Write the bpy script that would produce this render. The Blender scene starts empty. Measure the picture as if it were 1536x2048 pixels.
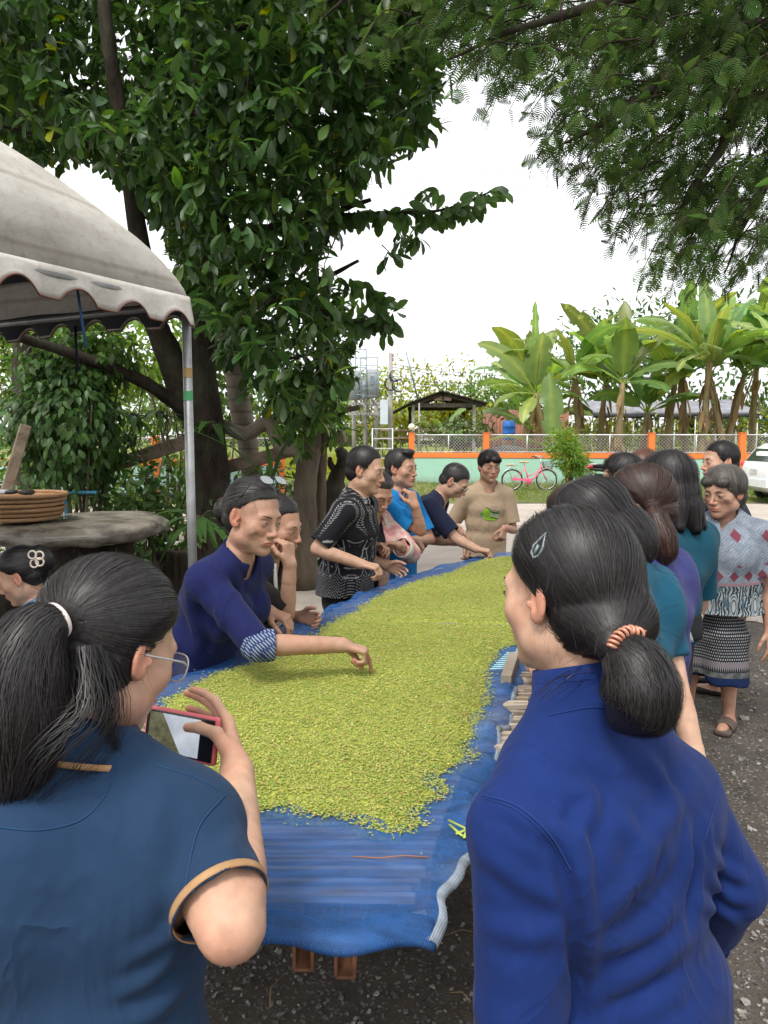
import bpy, math, random
import numpy as np
from mathutils import Vector, Matrix

scene = bpy.context.scene
COL = scene.collection
rad = math.radians
rng = np.random.default_rng(7)
random.seed(7)

# ------------------------------------------------------------------ camera, sky, sun, exposure
CAMZ, FPX, PITCH = 1.65, 1500.0, 5.8
cam_d = bpy.data.cameras.new('camera')
cam = bpy.data.objects.new('camera', cam_d)
COL.objects.link(cam)
cam.location = (0, 0, CAMZ)
cam.rotation_euler = (rad(90 - PITCH), 0, 0)
cam_d.sensor_fit = 'HORIZONTAL'
cam_d.sensor_width = 36.0
cam_d.lens = 36.0 * FPX / 1536.0
cam_d.clip_start = 0.05
cam_d.clip_end = 800
scene.camera = cam

SUN_EL, SUN_ROT = 58.0, 205.0        # behind the camera's left shoulder, veiled by cloud
world = bpy.data.worlds.new('World')
scene.world = world
world.use_nodes = True
wn, wl = world.node_tree.nodes, world.node_tree.links
wn.clear()
sky = wn.new('ShaderNodeTexSky')
sky.sky_type = 'NISHITA'
sky.sun_disc = False
sky.sun_elevation = rad(SUN_EL)
sky.sun_rotation = rad(SUN_ROT)
sky.air_density = 1.0
sky.dust_density = 4.0
sky.ozone_density = 1.0
hs = wn.new('ShaderNodeHueSaturation')          # a closed white cloud cover: the sky's own light without the blue
hs.inputs['Saturation'].default_value = 0.12
hs.inputs['Value'].default_value = 1.0
mxw = wn.new('ShaderNodeMix')
mxw.data_type = 'RGBA'
mxw.inputs[0].default_value = 0.45
mxw.inputs[7].default_value = (11.0, 11.2, 11.4, 1)
bg = wn.new('ShaderNodeBackground')
bg.inputs['Strength'].default_value = 0.12
wo = wn.new('ShaderNodeOutputWorld')
wl.new(sky.outputs[0], hs.inputs['Color'])
wl.new(hs.outputs[0], mxw.inputs[6])
wl.new(mxw.outputs[2], bg.inputs['Color'])
wl.new(bg.outputs[0], wo.inputs['Surface'])

sun_d = bpy.data.lights.new('sun', 'SUN')
sun_d.energy = 1.5
sun_d.angle = rad(14)
sun_d.color = (1.0, 0.96, 0.9)
sun = bpy.data.objects.new('sun', sun_d)
COL.objects.link(sun)
_a, _e = rad(SUN_ROT), rad(SUN_EL)
_dir = Vector((math.sin(_a) * math.cos(_e), math.cos(_a) * math.cos(_e), math.sin(_e)))
sun.rotation_euler = _dir.to_track_quat('Z', 'Y').to_euler()
sun.location = _dir * 40

scene.render.engine = 'CYCLES'
scene.view_settings.view_transform = 'Standard'
scene.view_settings.look = 'None'
scene.view_settings.gamma = 1.0
scene.view_settings.use_curve_mapping = False
scene.view_settings.exposure = 0.84
scene.cycles.max_bounces = 8
scene.cycles.diffuse_bounces = 4
scene.cycles.glossy_bounces = 3
scene.cycles.transparent_max_bounces = 16
scene.cycles.use_denoising = True

# ------------------------------------------------------------------ measuring: a pixel of the photograph at a known depth or height
_s, _c = math.sin(rad(PITCH)), math.cos(rad(PITCH))
def _ray(px, py):
 xc, yc = (px - 768) / FPX, (1024 - py) / FPX
 return np.array((xc, _c + yc * _s, -_s + yc * _c))
def P(px, py, Y):
 d = _ray(px, py)
 return np.array((0, 0, CAMZ)) + d * (Y / d[1])
def G(px, py, z=0.0):
 d = _ray(px, py)
 return np.array((0, 0, CAMZ)) + d * ((z - CAMZ) / d[2])
def nrm(v):
 v = np.asarray(v, float)
 return v / (np.linalg.norm(v) + 1e-12)
def A(*v):
 return np.array(v, float)

# ------------------------------------------------------------------ objects
def tag(o, label=None, cat=None, group=None, kind=None):
 if label: o['label'] = label
 if cat: o['category'] = cat
 if group: o['group'] = group
 if kind: o['kind'] = kind
 return o
def thing(name, label, cat, loc=(0, 0, 0), group=None):
 o = bpy.data.objects.new(name, None)
 o.empty_display_size = 0.1
 COL.objects.link(o)
 o.location = tuple(float(x) for x in loc)
 return tag(o, label, cat, group)
def wloc(o):
 v = np.zeros(3)
 while o is not None:
  v += np.array(o.location)
  o = o.parent
 return v
def mesh_data(name, V, F, smooth=True, mat=None, col=None, uv=None, mi=None):
 """F: list of arrays (n,3) or (n,4)"""
 V = np.asarray(V, np.float32).reshape(-1, 3)
 me = bpy.data.meshes.new(name)
 if isinstance(F, np.ndarray): F = [F]
 F = [np.asarray(f, np.int32) for f in F if len(f)]
 me.vertices.add(len(V))
 me.vertices.foreach_set('co', V.ravel())
 if F:
  li = np.concatenate([f.ravel() for f in F])
  tot = np.concatenate([np.full(len(f), f.shape[1], np.int32) for f in F])
  st = np.concatenate([[0], np.cumsum(tot)[:-1]]).astype(np.int32)
  me.loops.add(len(li))
  me.loops.foreach_set('vertex_index', li)
  me.polygons.add(len(tot))
  me.polygons.foreach_set('loop_start', st)
  me.polygons.foreach_set('use_smooth', np.full(len(tot), smooth, bool))
  if mi is not None:
   me.polygons.foreach_set('material_index', np.asarray(mi, np.int32))
 if col is not None:
  a = me.attributes.new('tint', 'FLOAT_COLOR', 'POINT')
  c = np.ones((len(V), 4), np.float32)
  c[:, :3] = col
  a.data.foreach_set('color', c.ravel())
 if uv is not None:
  a = me.attributes.new('pat', 'FLOAT_VECTOR', 'POINT')
  u = np.zeros((len(V), 3), np.float32)
  uv = np.asarray(uv, np.float32)
  u[:, :uv.shape[1]] = uv
  a.data.foreach_set('vector', u.ravel())
 me.update(calc_edges=True)
 for m in (mat if isinstance(mat, (list, tuple)) else [mat]):
  if m is not None: me.materials.append(m)
 return me
def link(name, me, parent=None, local=False, loc=None):
 """me holds world coordinates unless local; they are moved into the parent's frame"""
 o = bpy.data.objects.new(name, me)
 COL.objects.link(o)
 if parent is not None:
  o.parent = parent
  if not local:
   off = wloc(parent)
   me.transform(Matrix.Translation(Vector(tuple(-off))))
 if loc is not None:
  o.location = tuple(float(x) for x in loc)
 return o
def solidify(o, t, offset=-1):
 m = o.modifiers.new('thick', 'SOLIDIFY')
 m.thickness = t
 m.offset = offset
 return o
def bevel(o, w, seg=2):
 m = o.modifiers.new('bevel', 'BEVEL')
 m.width = w; m.segments = seg; m.limit_method = 'ANGLE'
 return o

def basis(d, up=(0, 0, 1)):
 d = nrm(d)
 up = np.asarray(up, float)
 if abs(np.dot(d, up)) > 0.98: up = A(0, 1, 0) if abs(d[1]) < .9 else A(1, 0, 0)
 x = nrm(np.cross(d, up))
 y = np.cross(x, d)
 return x, d, y          # side, along, up

class MB:
 def __init__(s):
  s.V, s.Q, s.T, s.n, s.C, s.U = [], [], [], 0, [], []
 def add(s, V, Q=None, T=None, c=None, u=None):
  V = np.asarray(V, float).reshape(-1, 3)
  s.V.append(V)
  if Q is not None and len(Q): s.Q.append(np.asarray(Q, int) + s.n)
  if T is not None and len(T): s.T.append(np.asarray(T, int) + s.n)
  s.C.append(np.broadcast_to(np.asarray((1, 1, 1) if c is None else c, float), (len(V), 3)))
  s.U.append(np.zeros((len(V), 3)) if u is None else np.asarray(u, float))
  s.n += len(V)
  return s
 BQ = [(0, 3, 2, 1), (4, 5, 6, 7), (0, 1, 5, 4), (1, 2, 6, 5), (2, 3, 7, 6), (3, 0, 4, 7)]
 def box(s, c, size, R=None, col=None):
  h = np.asarray(size, float) / 2
  v = np.array([(-1, -1, -1), (1, -1, -1), (1, 1, -1), (-1, 1, -1), (-1, -1, 1), (1, -1, 1), (1, 1, 1), (-1, 1, 1)]) * h
  if R is not None: v = v @ np.asarray(R, float).T
  return s.add(v + np.asarray(c, float), s.BQ, c=col)
 def beam(s, a, b, w, h, up=(0, 0, 1), col=None):
  a, b = np.asarray(a, float), np.asarray(b, float)
  x, d, y = basis(b - a, up)
  R = np.stack([x, d, y], 1)
  return s.box((a + b) / 2, (w, np.linalg.norm(b - a), h), R, col)
 def tube(s, pts, r, n=8, caps=True, col=None, sq=None):
  pts = np.asarray(pts, float)
  m = len(pts)
  r = np.broadcast_to(np.asarray(r, float), (m,))
  t = np.gradient(pts, axis=0)
  t /= np.linalg.norm(t, axis=1)[:, None] + 1e-12
  x, d, y = basis(t[0])
  ang = np.arange(n) * 2 * math.pi / n
  V = []
  for i in range(m):
   x = nrm(x - t[i] * np.dot(x, t[i]))
   y = np.cross(t[i], x)
   ring = pts[i] + r[i] * (np.cos(ang)[:, None] * x + np.sin(ang)[:, None] * y * (1 if sq is None else sq))
   V.append(ring)
  V = np.concatenate(V)
  i = np.arange(m - 1)[:, None] * n
  j = np.arange(n)[None]
  k = (j + 1) % n
  Q = np.stack([i + j, i + k, i + n + k, i + n + j], -1).reshape(-1, 4)
  T = []
  if caps:
   V = np.concatenate([V, pts[:1], pts[-1:]])
   a = m * n
   jj = np.arange(n); kk = (jj + 1) % n
   T = np.concatenate([np.stack([kk, jj, np.full(n, a)], 1), np.stack([jj + (m - 1) * n, kk + (m - 1) * n, np.full(n, a + 1)], 1)])
  return s.add(V, Q, T, c=col)
 def lathe(s, c, prof, n=24, axis=(0, 0, 1), col=None, closed=False):
  x, d, y = basis(axis, (0, 1, 0))
  prof = np.asarray(prof, float)
  ang = np.arange(n) * 2 * math.pi / n
  V = np.concatenate([np.asarray(c, float) + z * d + r * (np.cos(ang)[:, None] * x + np.sin(ang)[:, None] * y) for r, z in prof])
  m = len(prof)
  i = np.arange(m - (0 if closed else 1))[:, None] * n
  j = np.arange(n)[None]; k = (j + 1) % n
  i2 = (i + n) % (m * n)
  Q = np.stack([i + j, i2 + j, i2 + k, i + k], -1).reshape(-1, 4)
  return s.add(V, Q, c=col)
 def torus(s, c, R, r, axis=(0, 0, 1), n=32, m=8, col=None):
  a = np.arange(m) * 2 * math.pi / m
  return s.lathe(c, np.stack([R + r * np.cos(a), r * np.sin(a)], 1), n, axis, col, closed=True)
 def ball(s, c, r, n=12, m=8, col=None, R=None):
  th = np.linspace(0.001, math.pi - .001, m)
  ang = np.arange(n) * 2 * math.pi / n
  V = np.concatenate([np.stack([np.sin(t) * np.cos(ang), np.sin(t) * np.sin(ang), np.full(n, np.cos(t))], 1) for t in th])
  V = V * np.asarray(r, float)
  if R is not None: V = V @ np.asarray(R).T
  i = np.arange(m - 1)[:, None] * n
  j = np.arange(n)[None]; k = (j + 1) % n
  Q = np.stack([i + j, i + n + j, i + n + k, i + k], -1).reshape(-1, 4)
  return s.add(V + np.asarray(c, float), Q, c=col)
 def grid(s, V, col=None, wrap=False, u=None):
  V = np.asarray(V, float)
  m, n = V.shape[:2]
  i = np.arange(m - 1)[:, None] * n
  j = np.arange(n if wrap else n - 1)[None]
  k = (j + 1) % n
  Q = np.stack([i + j, i + k, i + n + k, i + n + j], -1).reshape(-1, 4)
  return s.add(V.reshape(-1, 3), Q, c=col, u=None if u is None else np.asarray(u).reshape(-1, 3))
 def mesh(s, name, mat, smooth=True, tint=False, uv=False):
  F = []
  if s.Q: F.append(np.concatenate(s.Q))
  if s.T: F.append(np.concatenate(s.T))
  return mesh_data(name, np.concatenate(s.V), F, smooth, mat, np.concatenate(s.C) if tint else None, np.concatenate(s.U) if uv else None)
 def build(s, name, mat, parent=None, smooth=True, tint=False, uv=False):
  return link(name, s.mesh(name, mat, smooth, tint, uv), parent)

# ------------------------------------------------------------------ noise for shapes
def wav(p, f, seed=0, octv=3):
 r = np.random.default_rng(seed)
 p = np.asarray(p, float)
 out = np.zeros(p.shape[:-1])
 a = 1.0
 for o in range(octv):
  for q in range(3):
   d = r.normal(size=3); d /= np.linalg.norm(d)
   e = r.normal(size=3); e /= np.linalg.norm(e)
   out += a * np.sin((p @ d) * f + r.uniform(0, 6.28) + 1.3 * np.sin((p @ e) * f * .63 + r.uniform(0, 6.28)))
  a *= .5; f *= 2.03
 return out / 3.5

# ------------------------------------------------------------------ materials
class NT:
 def __init__(s, name):
  s.m = bpy.data.materials.new(name)
  s.m.use_nodes = True
  s.t = s.m.node_tree
  s.t.nodes.clear()
  s.out = s.n('ShaderNodeOutputMaterial')
 def n(s, typ, **kw):
  nd = s.t.nodes.new(typ)
  for k, v in kw.items(): setattr(nd, k, v)
  return nd
 def l(s, a, b):
  s.t.links.new(a, b)
 def inp(s, sock, v):
  if isinstance(v, bpy.types.NodeSocket): s.l(v, sock)
  elif isinstance(v, (tuple, list)) and len(v) == 3 and sock.type == 'RGBA': sock.default_value = (*v, 1)
  else: sock.default_value = v
 def math(s, op, a, b=0.0, c=0.0):
  nd = s.n('ShaderNodeMath', operation=op)
  s.inp(nd.inputs[0], a); s.inp(nd.inputs[1], b)
  if op in ('MULTIPLY_ADD', 'SMOOTH_MIN', 'SMOOTH_MAX', 'COMPARE', 'WRAP', 'PINGPONG') and len(nd.inputs) > 2: s.inp(nd.inputs[2], c)
  return nd.outputs[0]
 def mr(s, v, a, b, c=0.0, d=1.0):
  nd = s.n('ShaderNodeMapRange')
  s.inp(nd.inputs[0], v)
  for i, x in enumerate((a, b, c, d)): s.inp(nd.inputs[i + 1], x)
  return nd.outputs[0]
 def mix(s, f, a, b, blend='MIX'):
  nd = s.n('ShaderNodeMix', data_type='RGBA', blend_type=blend)
  s.inp(nd.inputs[0], f); s.inp(nd.inputs[6], a); s.inp(nd.inputs[7], b)
  return nd.outputs[2]
 def coord(s, kind='Object'):
  return s.n('ShaderNodeTexCoord').outputs[kind]
 def attr(s, name, out='Color'):
  return s.n('ShaderNodeAttribute', attribute_name=name).outputs[out]
 def map(s, v, scale=(1, 1, 1), loc=(0, 0, 0), rot=(0, 0, 0)):
  nd = s.n('ShaderNodeMapping')
  s.l(v, nd.inputs[0])
  nd.inputs['Scale'].default_value = scale
  nd.inputs['Location'].default_value = loc
  nd.inputs['Rotation'].default_value = rot
  return nd.outputs[0]
 def noise(s, v, scale, detail=4, rough=.55, out=0, dist=0):
  nd = s.n('ShaderNodeTexNoise')
  s.l(v, nd.inputs['Vector'])
  nd.inputs['Scale'].default_value = scale
  nd.inputs['Detail'].default_value = detail
  nd.inputs['Roughness'].default_value = rough
  nd.inputs['Distortion'].default_value = dist
  return nd.outputs[out]
 def voro(s, v, scale, feature='F1', out=0, rand=1.0):
  nd = s.n('ShaderNodeTexVoronoi', feature=feature)
  s.l(v, nd.inputs['Vector'])
  nd.inputs['Scale'].default_value = scale
  nd.inputs['Randomness'].default_value = rand
  return nd.outputs[out]
 def wave(s, v, scale, dist=2, detail=2, dirn='X', prof='SIN'):
  nd = s.n('ShaderNodeTexWave', bands_direction=dirn, wave_profile=prof)
  s.l(v, nd.inputs['Vector'])
  nd.inputs['Scale'].default_value = scale
  nd.inputs['Distortion'].default_value = dist
  nd.inputs['Detail'].default_value = detail
  return nd.outputs[1]
 def ramp(s, f, stops):
  nd = s.n('ShaderNodeValToRGB')
  s.l(f, nd.inputs[0])
  e = nd.color_ramp.elements
  while len(e) < len(stops): e.new(.5)
  for i, (p, c) in enumerate(stops):
   e[i].position = p
   e[i].color = (*c, 1) if len(c) == 3 else c
  return nd.outputs[0]
 def sep(s, v):
  nd = s.n('ShaderNodeSeparateXYZ')
  s.l(v, nd.inputs[0])
  return nd.outputs
 def comb(s, x, y, z=0.0):
  nd = s.n('ShaderNodeCombineXYZ')
  for i, q in enumerate((x, y, z)): s.inp(nd.inputs[i], q)
  return nd.outputs[0]
 def bump(s, h, strength=.3, dist=.01, normal=None):
  nd = s.n('ShaderNodeBump')
  s.l(h, nd.inputs['Height'])
  nd.inputs['Strength'].default_value = strength
  nd.inputs['Distance'].default_value = dist
  if normal is not None: s.l(normal, nd.inputs['Normal'])
  return nd.outputs[0]
 def pbsdf(s, col, rough=.7, spec=.3, metal=0, normal=None, sss=0, sssr=(.01, .004, .002), alpha=None, trans=0, sheen=0, coat=0):
  b = s.n('ShaderNodeBsdfPrincipled')
  s.inp(b.inputs['Base Color'], col)
  s.inp(b.inputs['Roughness'], rough)
  s.inp(b.inputs['Specular IOR Level'], spec)
  s.inp(b.inputs['Metallic'], metal)
  if normal is not None: s.l(normal, b.inputs['Normal'])
  if sss:
   b.inputs['Subsurface Weight'].default_value = sss
   b.inputs['Subsurface Radius'].default_value = sssr
   b.inputs['Subsurface Scale'].default_value = 1.0
  if alpha is not None: s.inp(b.inputs['Alpha'], alpha)
  if trans: b.inputs['Transmission Weight'].default_value = trans
  if sheen:
   b.inputs['Sheen Weight'].default_value = sheen
   b.inputs['Sheen Roughness'].default_value = .5
  if coat: b.inputs['Coat Weight'].default_value = coat
  return b
 def done(s, b):
  s.l(b.outputs[0] if hasattr(b, 'outputs') else b, s.out.inputs[0])
  return s.m

def vary(c, k): return tuple(min(1, x * k) for x in c)
def simple(name, col, rough=.7, spec=.3, nscale=6, var=.25, bscale=0, bstr=.2, bdist=.005, metal=0, coat=0, stretch=(1, 1, 1)):
 t = NT(name)
 v = t.map(t.coord(), stretch)
 f = t.noise(v, nscale, 5)
 c = t.mix(t.mr(f, .3, .7), vary(col, 1 - var), vary(col, 1 + var))
 nor = t.bump(t.noise(v, bscale, 4), bstr, bdist) if bscale else None
 return t.done(t.pbsdf(c, rough, spec, metal, nor, coat=coat))
def leafmat(name, col, trans=.35, rough=.42, yellow=.0, spec=.4, var=.35):
 """leaf: gloss above, light let through"""
 t = NT(name)
 oi = t.n('ShaderNodeObjectInfo').outputs['Random']
 f = t.noise(t.coord(), 2.5, 3)
 f2 = t.math('FRACT', t.math('ADD', f, oi))
 tint = t.attr('tint')
 base = t.mix(t.mr(f2, 0, 1), vary(col, 1 - var), vary(col, 1 + var))
 base = t.mix(1.0, base, tint, 'MULTIPLY')
 p = t.pbsdf(base, rough, spec)
 tr = t.n('ShaderNodeBsdfTranslucent')
 hsv = t.n('ShaderNodeHueSaturation')
 hsv.inputs['Hue'].default_value = .485
 hsv.inputs['Saturation'].default_value = 1.12
 hsv.inputs['Value'].default_value = 1.5
 t.l(base, hsv.inputs['Color'])
 t.l(hsv.outputs[0], tr.inputs[0])
 mx = t.n('ShaderNodeMixShader')
 mx.inputs[0].default_value = trans
 t.l(p.outputs[0], mx.inputs[1]); t.l(tr.outputs[0], mx.inputs[2])
 return t.done(mx)
# ------------------------------------------------------------------ shapes grown from distance fields
class Pr:
 """one solid: f(x,y,z)->distance, with a bounding box"""
 __slots__ = ('f', 'lo', 'hi', 'k', 'op')
 def __init__(s, f, lo, hi, k=.01, op='u'):
  s.f, s.lo, s.hi, s.k, s.op = f, np.asarray(lo, float), np.asarray(hi, float), k, op
def rc(a, b, ra, rb, k=.01, op='u', cut=None):
 a, b = np.asarray(a, float), np.asarray(b, float)
 ba = b - a
 L2 = float(ba @ ba) + 1e-12
 if cut is not None: cp, cn = np.asarray(cut[0], float), nrm(cut[1])
 def f(x, y, z):
  X, Y, Z = x - a[0], y - a[1], z - a[2]
  h = np.clip((X * ba[0] + Y * ba[1] + Z * ba[2]) / L2, 0, 1)
  d = np.sqrt((X - h * ba[0]) ** 2 + (Y - h * ba[1]) ** 2 + (Z - h * ba[2]) ** 2) - (ra + (rb - ra) * h)
  if cut is not None:
   d = np.maximum(d, (x - cp[0]) * cn[0] + (y - cp[1]) * cn[1] + (z - cp[2]) * cn[2])
  return d
 r = max(ra, rb)
 return Pr(f, np.minimum(a, b) - r, np.maximum(a, b) + r, k, op)
def el(c, r, R=None, k=.01, op='u'):
 c, r = np.asarray(c, float), np.asarray(r, float)
 M = np.eye(3) if R is None else np.asarray(R, float)
 def f(x, y, z):
  X, Y, Z = x - c[0], y - c[1], z - c[2]
  u = X * M[0, 0] + Y * M[1, 0] + Z * M[2, 0]
  v = X * M[0, 1] + Y * M[1, 1] + Z * M[2, 1]
  w = X * M[0, 2] + Y * M[1, 2] + Z * M[2, 2]
  k0 = np.sqrt((u / r[0]) ** 2 + (v / r[1]) ** 2 + (w / r[2]) ** 2) + 1e-9
  k1 = np.sqrt((u / r[0] ** 2) ** 2 + (v / r[1] ** 2) ** 2 + (w / r[2] ** 2) ** 2) + 1e-9
  return k0 * (k0 - 1) / k1
 e = np.abs(M) @ r
 return Pr(f, c - e, c + e, k, op)
def ec(a, b, ra, rb, side, k=.03, op='u', capf=.6, cutb=None):
 """limb of elliptical section: ra, rb = (half width along side, half depth)"""
 a, b = np.asarray(a, float), np.asarray(b, float)
 d = nrm(b - a); L = np.linalg.norm(b - a)
 s = nrm(np.asarray(side, float) - d * np.dot(side, d))
 g = np.cross(s, d)
 if cutb is not None: cp, cn = np.asarray(cutb[0], float), nrm(cutb[1])
 def f(x, y, z):
  X, Y, Z = x - a[0], y - a[1], z - a[2]
  w = X * d[0] + Y * d[1] + Z * d[2]
  u = X * s[0] + Y * s[1] + Z * s[2]
  v = X * g[0] + Y * g[1] + Z * g[2]
  h = np.clip(w / L, 0, 1)
  rx = ra[0] + (rb[0] - ra[0]) * h
  ry = ra[1] + (rb[1] - ra[1]) * h
  rm = np.minimum(rx, ry)
  o = (w - h * L) / (rm * capf)
  k0 = np.sqrt((u / rx) ** 2 + (v / ry) ** 2 + o * o) + 1e-9
  k1 = np.sqrt((u / rx ** 2) ** 2 + (v / ry ** 2) ** 2 + (o / (rm * capf)) ** 2) + 1e-9
  q = k0 * (k0 - 1) / k1
  if cutb is not None:
   q = np.maximum(q, (x - cp[0]) * cn[0] + (y - cp[1]) * cn[1] + (z - cp[2]) * cn[2])
  return q
 r = max(*ra, *rb)
 return Pr(f, np.minimum(a, b) - r, np.maximum(a, b) + r, k, op)
def half(p, n, lo, hi, k=.003, op='i'):
 p, n = np.asarray(p, float), nrm(n)
 return Pr(lambda x, y, z: (x - p[0]) * n[0] + (y - p[1]) * n[1] + (z - p[2]) * n[2], lo, hi, k, op)
def fn(f, lo, hi, k=.003, op='i'):
 return Pr(f, lo, hi, k, op)
def _comb(D, d, k, op):
 if op == 'u':
  h = np.maximum(k - np.abs(D - d), 0) / k
  return np.minimum(D, d) - h * h * k * .25
 if op == 's': d = -d
 h = np.maximum(k - np.abs(D - d), 0) / k
 return np.maximum(D, d) + h * h * k * .25
def feval(prims, p):
 D = np.full(len(p), 1.0)
 x, y, z = p[:, 0], p[:, 1], p[:, 2]
 for q in prims: D = _comb(D, q.f(x, y, z), q.k, q.op)
 return D
def fgrad(prims, p, e=.002):
 g = np.zeros_like(p)
 for i in range(3):
  o = np.zeros(3); o[i] = e
  g[:, i] = feval(prims, p + o) - feval(prims, p - o)
 return g / (np.linalg.norm(g, axis=1)[:, None] + 1e-12)
def project(prims, p, it=4, lift=0.0):
 for _ in range(it):
  d = feval(prims, p) - lift
  p = p - fgrad(prims, p) * (d * .9)[:, None]
 return p
def grow(prims, res, lo=None, hi=None, noise=None):
 """-> verts, quads of the zero surface (surface nets)"""
 add = [q for q in prims if q.op == 'u']
 if lo is None: lo = np.min([q.lo for q in add], 0) - 3 * res
 if hi is None: hi = np.max([q.hi for q in add], 0) + 3 * res
 lo, hi = np.asarray(lo, float), np.asarray(hi, float)
 n = np.maximum(np.ceil((hi - lo) / res).astype(int) + 1, 3)
 ax = [lo[i] + np.arange(n[i]) * res for i in range(3)]
 D = np.full(n, .2, np.float32)
 for q in prims:
  if q.op == 'i' and q.lo is None:
   i0, i1 = np.zeros(3, int), n
  else:
   mg = q.k + 3 * res
   i0 = np.clip(np.floor((q.lo - mg - lo) / res).astype(int), 0, n)
   i1 = np.clip(np.ceil((q.hi + mg - lo) / res).astype(int) + 1, 0, n)
  if np.any(i1 <= i0): continue
  sl = tuple(slice(i0[i], i1[i]) for i in range(3))
  x = ax[0][sl[0]][:, None, None]; y = ax[1][sl[1]][None, :, None]; z = ax[2][sl[2]][None, None, :]
  D[sl] = _comb(D[sl], q.f(x, y, z), q.k, q.op)
 if noise is not None:
  I = np.argwhere(np.abs(D) < max(.03, 3 * res))
  pts = lo + I * res
  D[I[:, 0], I[:, 1], I[:, 2]] += noise(pts)
 return surfnet(D, lo, res)
def surfnet(D, lo, res):
 S = D < 0
 a = [slice(None, -1), slice(1, None)]
 c = np.zeros(np.array(D.shape) - 1, np.int8)
 for i in (0, 1):
  for j in (0, 1):
   for k in (0, 1): c += S[a[i], a[j], a[k]]
 act = (c > 0) & (c < 8)
 I = np.argwhere(act)
 if not len(I): return np.zeros((0, 3)), np.zeros((0, 4), int)
 idx = np.full(c.shape, -1, np.int32)
 idx[act] = np.arange(len(I))
 acc = np.zeros((len(I), 3)); cnt = np.zeros(len(I))
 for ax in range(3):
  o = [q for q in range(3) if q != ax]
  for u in (0, 1):
   for v in (0, 1):
    A0 = I.copy(); A0[:, o[0]] += u; A0[:, o[1]] += v
    B0 = A0.copy(); B0[:, ax] += 1
    va = D[A0[:, 0], A0[:, 1], A0[:, 2]]; vb = D[B0[:, 0], B0[:, 1], B0[:, 2]]
    m = (va < 0) != (vb < 0)
    t = np.where(m, va / np.where(m, va - vb, 1), 0)
    p = (A0 - I).astype(float)
    p[:, ax] += t
    acc += p * m[:, None]; cnt += m
 V = lo + res * (I + acc / cnt[:, None])
 Q = []
 for ax in range(3):
  o = [(ax + 1) % 3, (ax + 2) % 3]
  sa = [slice(None)] * 3; sb = [slice(None)] * 3
  sa[ax] = slice(None, -1); sb[ax] = slice(1, None)
  ch = S[tuple(sa)] != S[tuple(sb)]
  E = np.argwhere(ch)
  ok = (E[:, o[0]] > 0) & (E[:, o[1]] > 0) & (E[:, o[0]] < c.shape[o[0]]) & (E[:, o[1]] < c.shape[o[1]])
  E = E[ok]
  if not len(E): continue
  def cell(du, dv):
   q = E.copy(); q[:, o[0]] -= du; q[:, o[1]] -= dv
   return idx[q[:, 0], q[:, 1], q[:, 2]]
  q = np.stack([cell(1, 1), cell(0, 1), cell(0, 0), cell(1, 0)], 1)
  ins = S[E[:, 0], E[:, 1], E[:, 2]]
  q[~ins] = q[~ins][:, ::-1]
  Q.append(q)
 Q = np.concatenate(Q)
 Q = Q[(Q >= 0).all(1)]
 return V, Q
# ------------------------------------------------------------------ people
def skinmat(name, col, rough=.52, blotch=.17):
 t = NT(name)
 v = t.coord()
 f = t.noise(v, 38, 4)
 g = t.noise(v, 9, 3)
 c = t.mix(t.mr(f, .3, .7), vary(col, 1 - blotch), vary(col, 1 + blotch * .6))
 red = t.mix(t.mr(g, .35, .75), (1, 1, 1), (1.05, .9, .86))
 c = t.mix(1.0, c, red, 'MULTIPLY')
 c = t.mix(1.0, c, t.attr('tint'), 'MULTIPLY')
 b = t.bump(t.noise(v, 260, 3), .12, .002)
 return t.done(t.pbsdf(c, rough, .38, normal=b, sss=.12, sssr=(.012, .005, .003)))
SKIN = {
 'fair': skinmat('skin_fair', (.50, .31, .215)),
 'mid': skinmat('skin_tan', (.44, .27, .185)),
 'dark': skinmat('skin_brown', (.34, .175, .105)),
 'red': skinmat('skin_weathered', (.40, .235, .16), blotch=.13),
}
def hairmat(name, col, rough=.46, spec=.42):
 t = NT(name)
 v = t.coord()
 f = t.noise(v, 140, 3)
 c = t.mix(t.mr(f, .3, .7), vary(col, .65), vary(col, 1.5))
 c = t.mix(1.0, c, t.attr('tint'), 'MULTIPLY')
 return t.done(t.pbsdf(c, rough, spec))
HAIR = {
 'black': hairmat('hair_black', (.013, .011, .011)),
 'brown': hairmat('hair_dark_brown', (.035, .017, .012)),
 'ltbrown': hairmat('hair_brown', (.09, .04, .025)),
 'grey': hairmat('hair_greying', (.075, .066, .058), .5),
 'salt': hairmat('hair_black_with_grey', (.024, .021, .02), .45),
}
def eyemat():
 t = NT('eye')
 return t.done(t.pbsdf(t.attr('tint'), .12, .6))
EYE = eyemat()
BROW = simple('eyebrow_hair', (.014, .010, .009), .7, .2)
LASH = simple('lash_line', (.012, .008, .007), .6, .2)

def frame(yaw, pitch=0, roll=0):
 """columns: right, forward, up; yaw 0 looks away from the camera (+Y), 90 to the right of the picture; pitch down"""
 y, p, r = rad(yaw), rad(pitch), rad(roll)
 f = A(math.sin(y) * math.cos(p), math.cos(y) * math.cos(p), -math.sin(p))
 x = A(math.cos(y), -math.sin(y), 0)
 u = np.cross(x, f)
 x2 = x * math.cos(r) + u * math.sin(r)
 u2 = np.cross(x2, f)
 return np.stack([x2, f, u2], 1)

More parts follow.
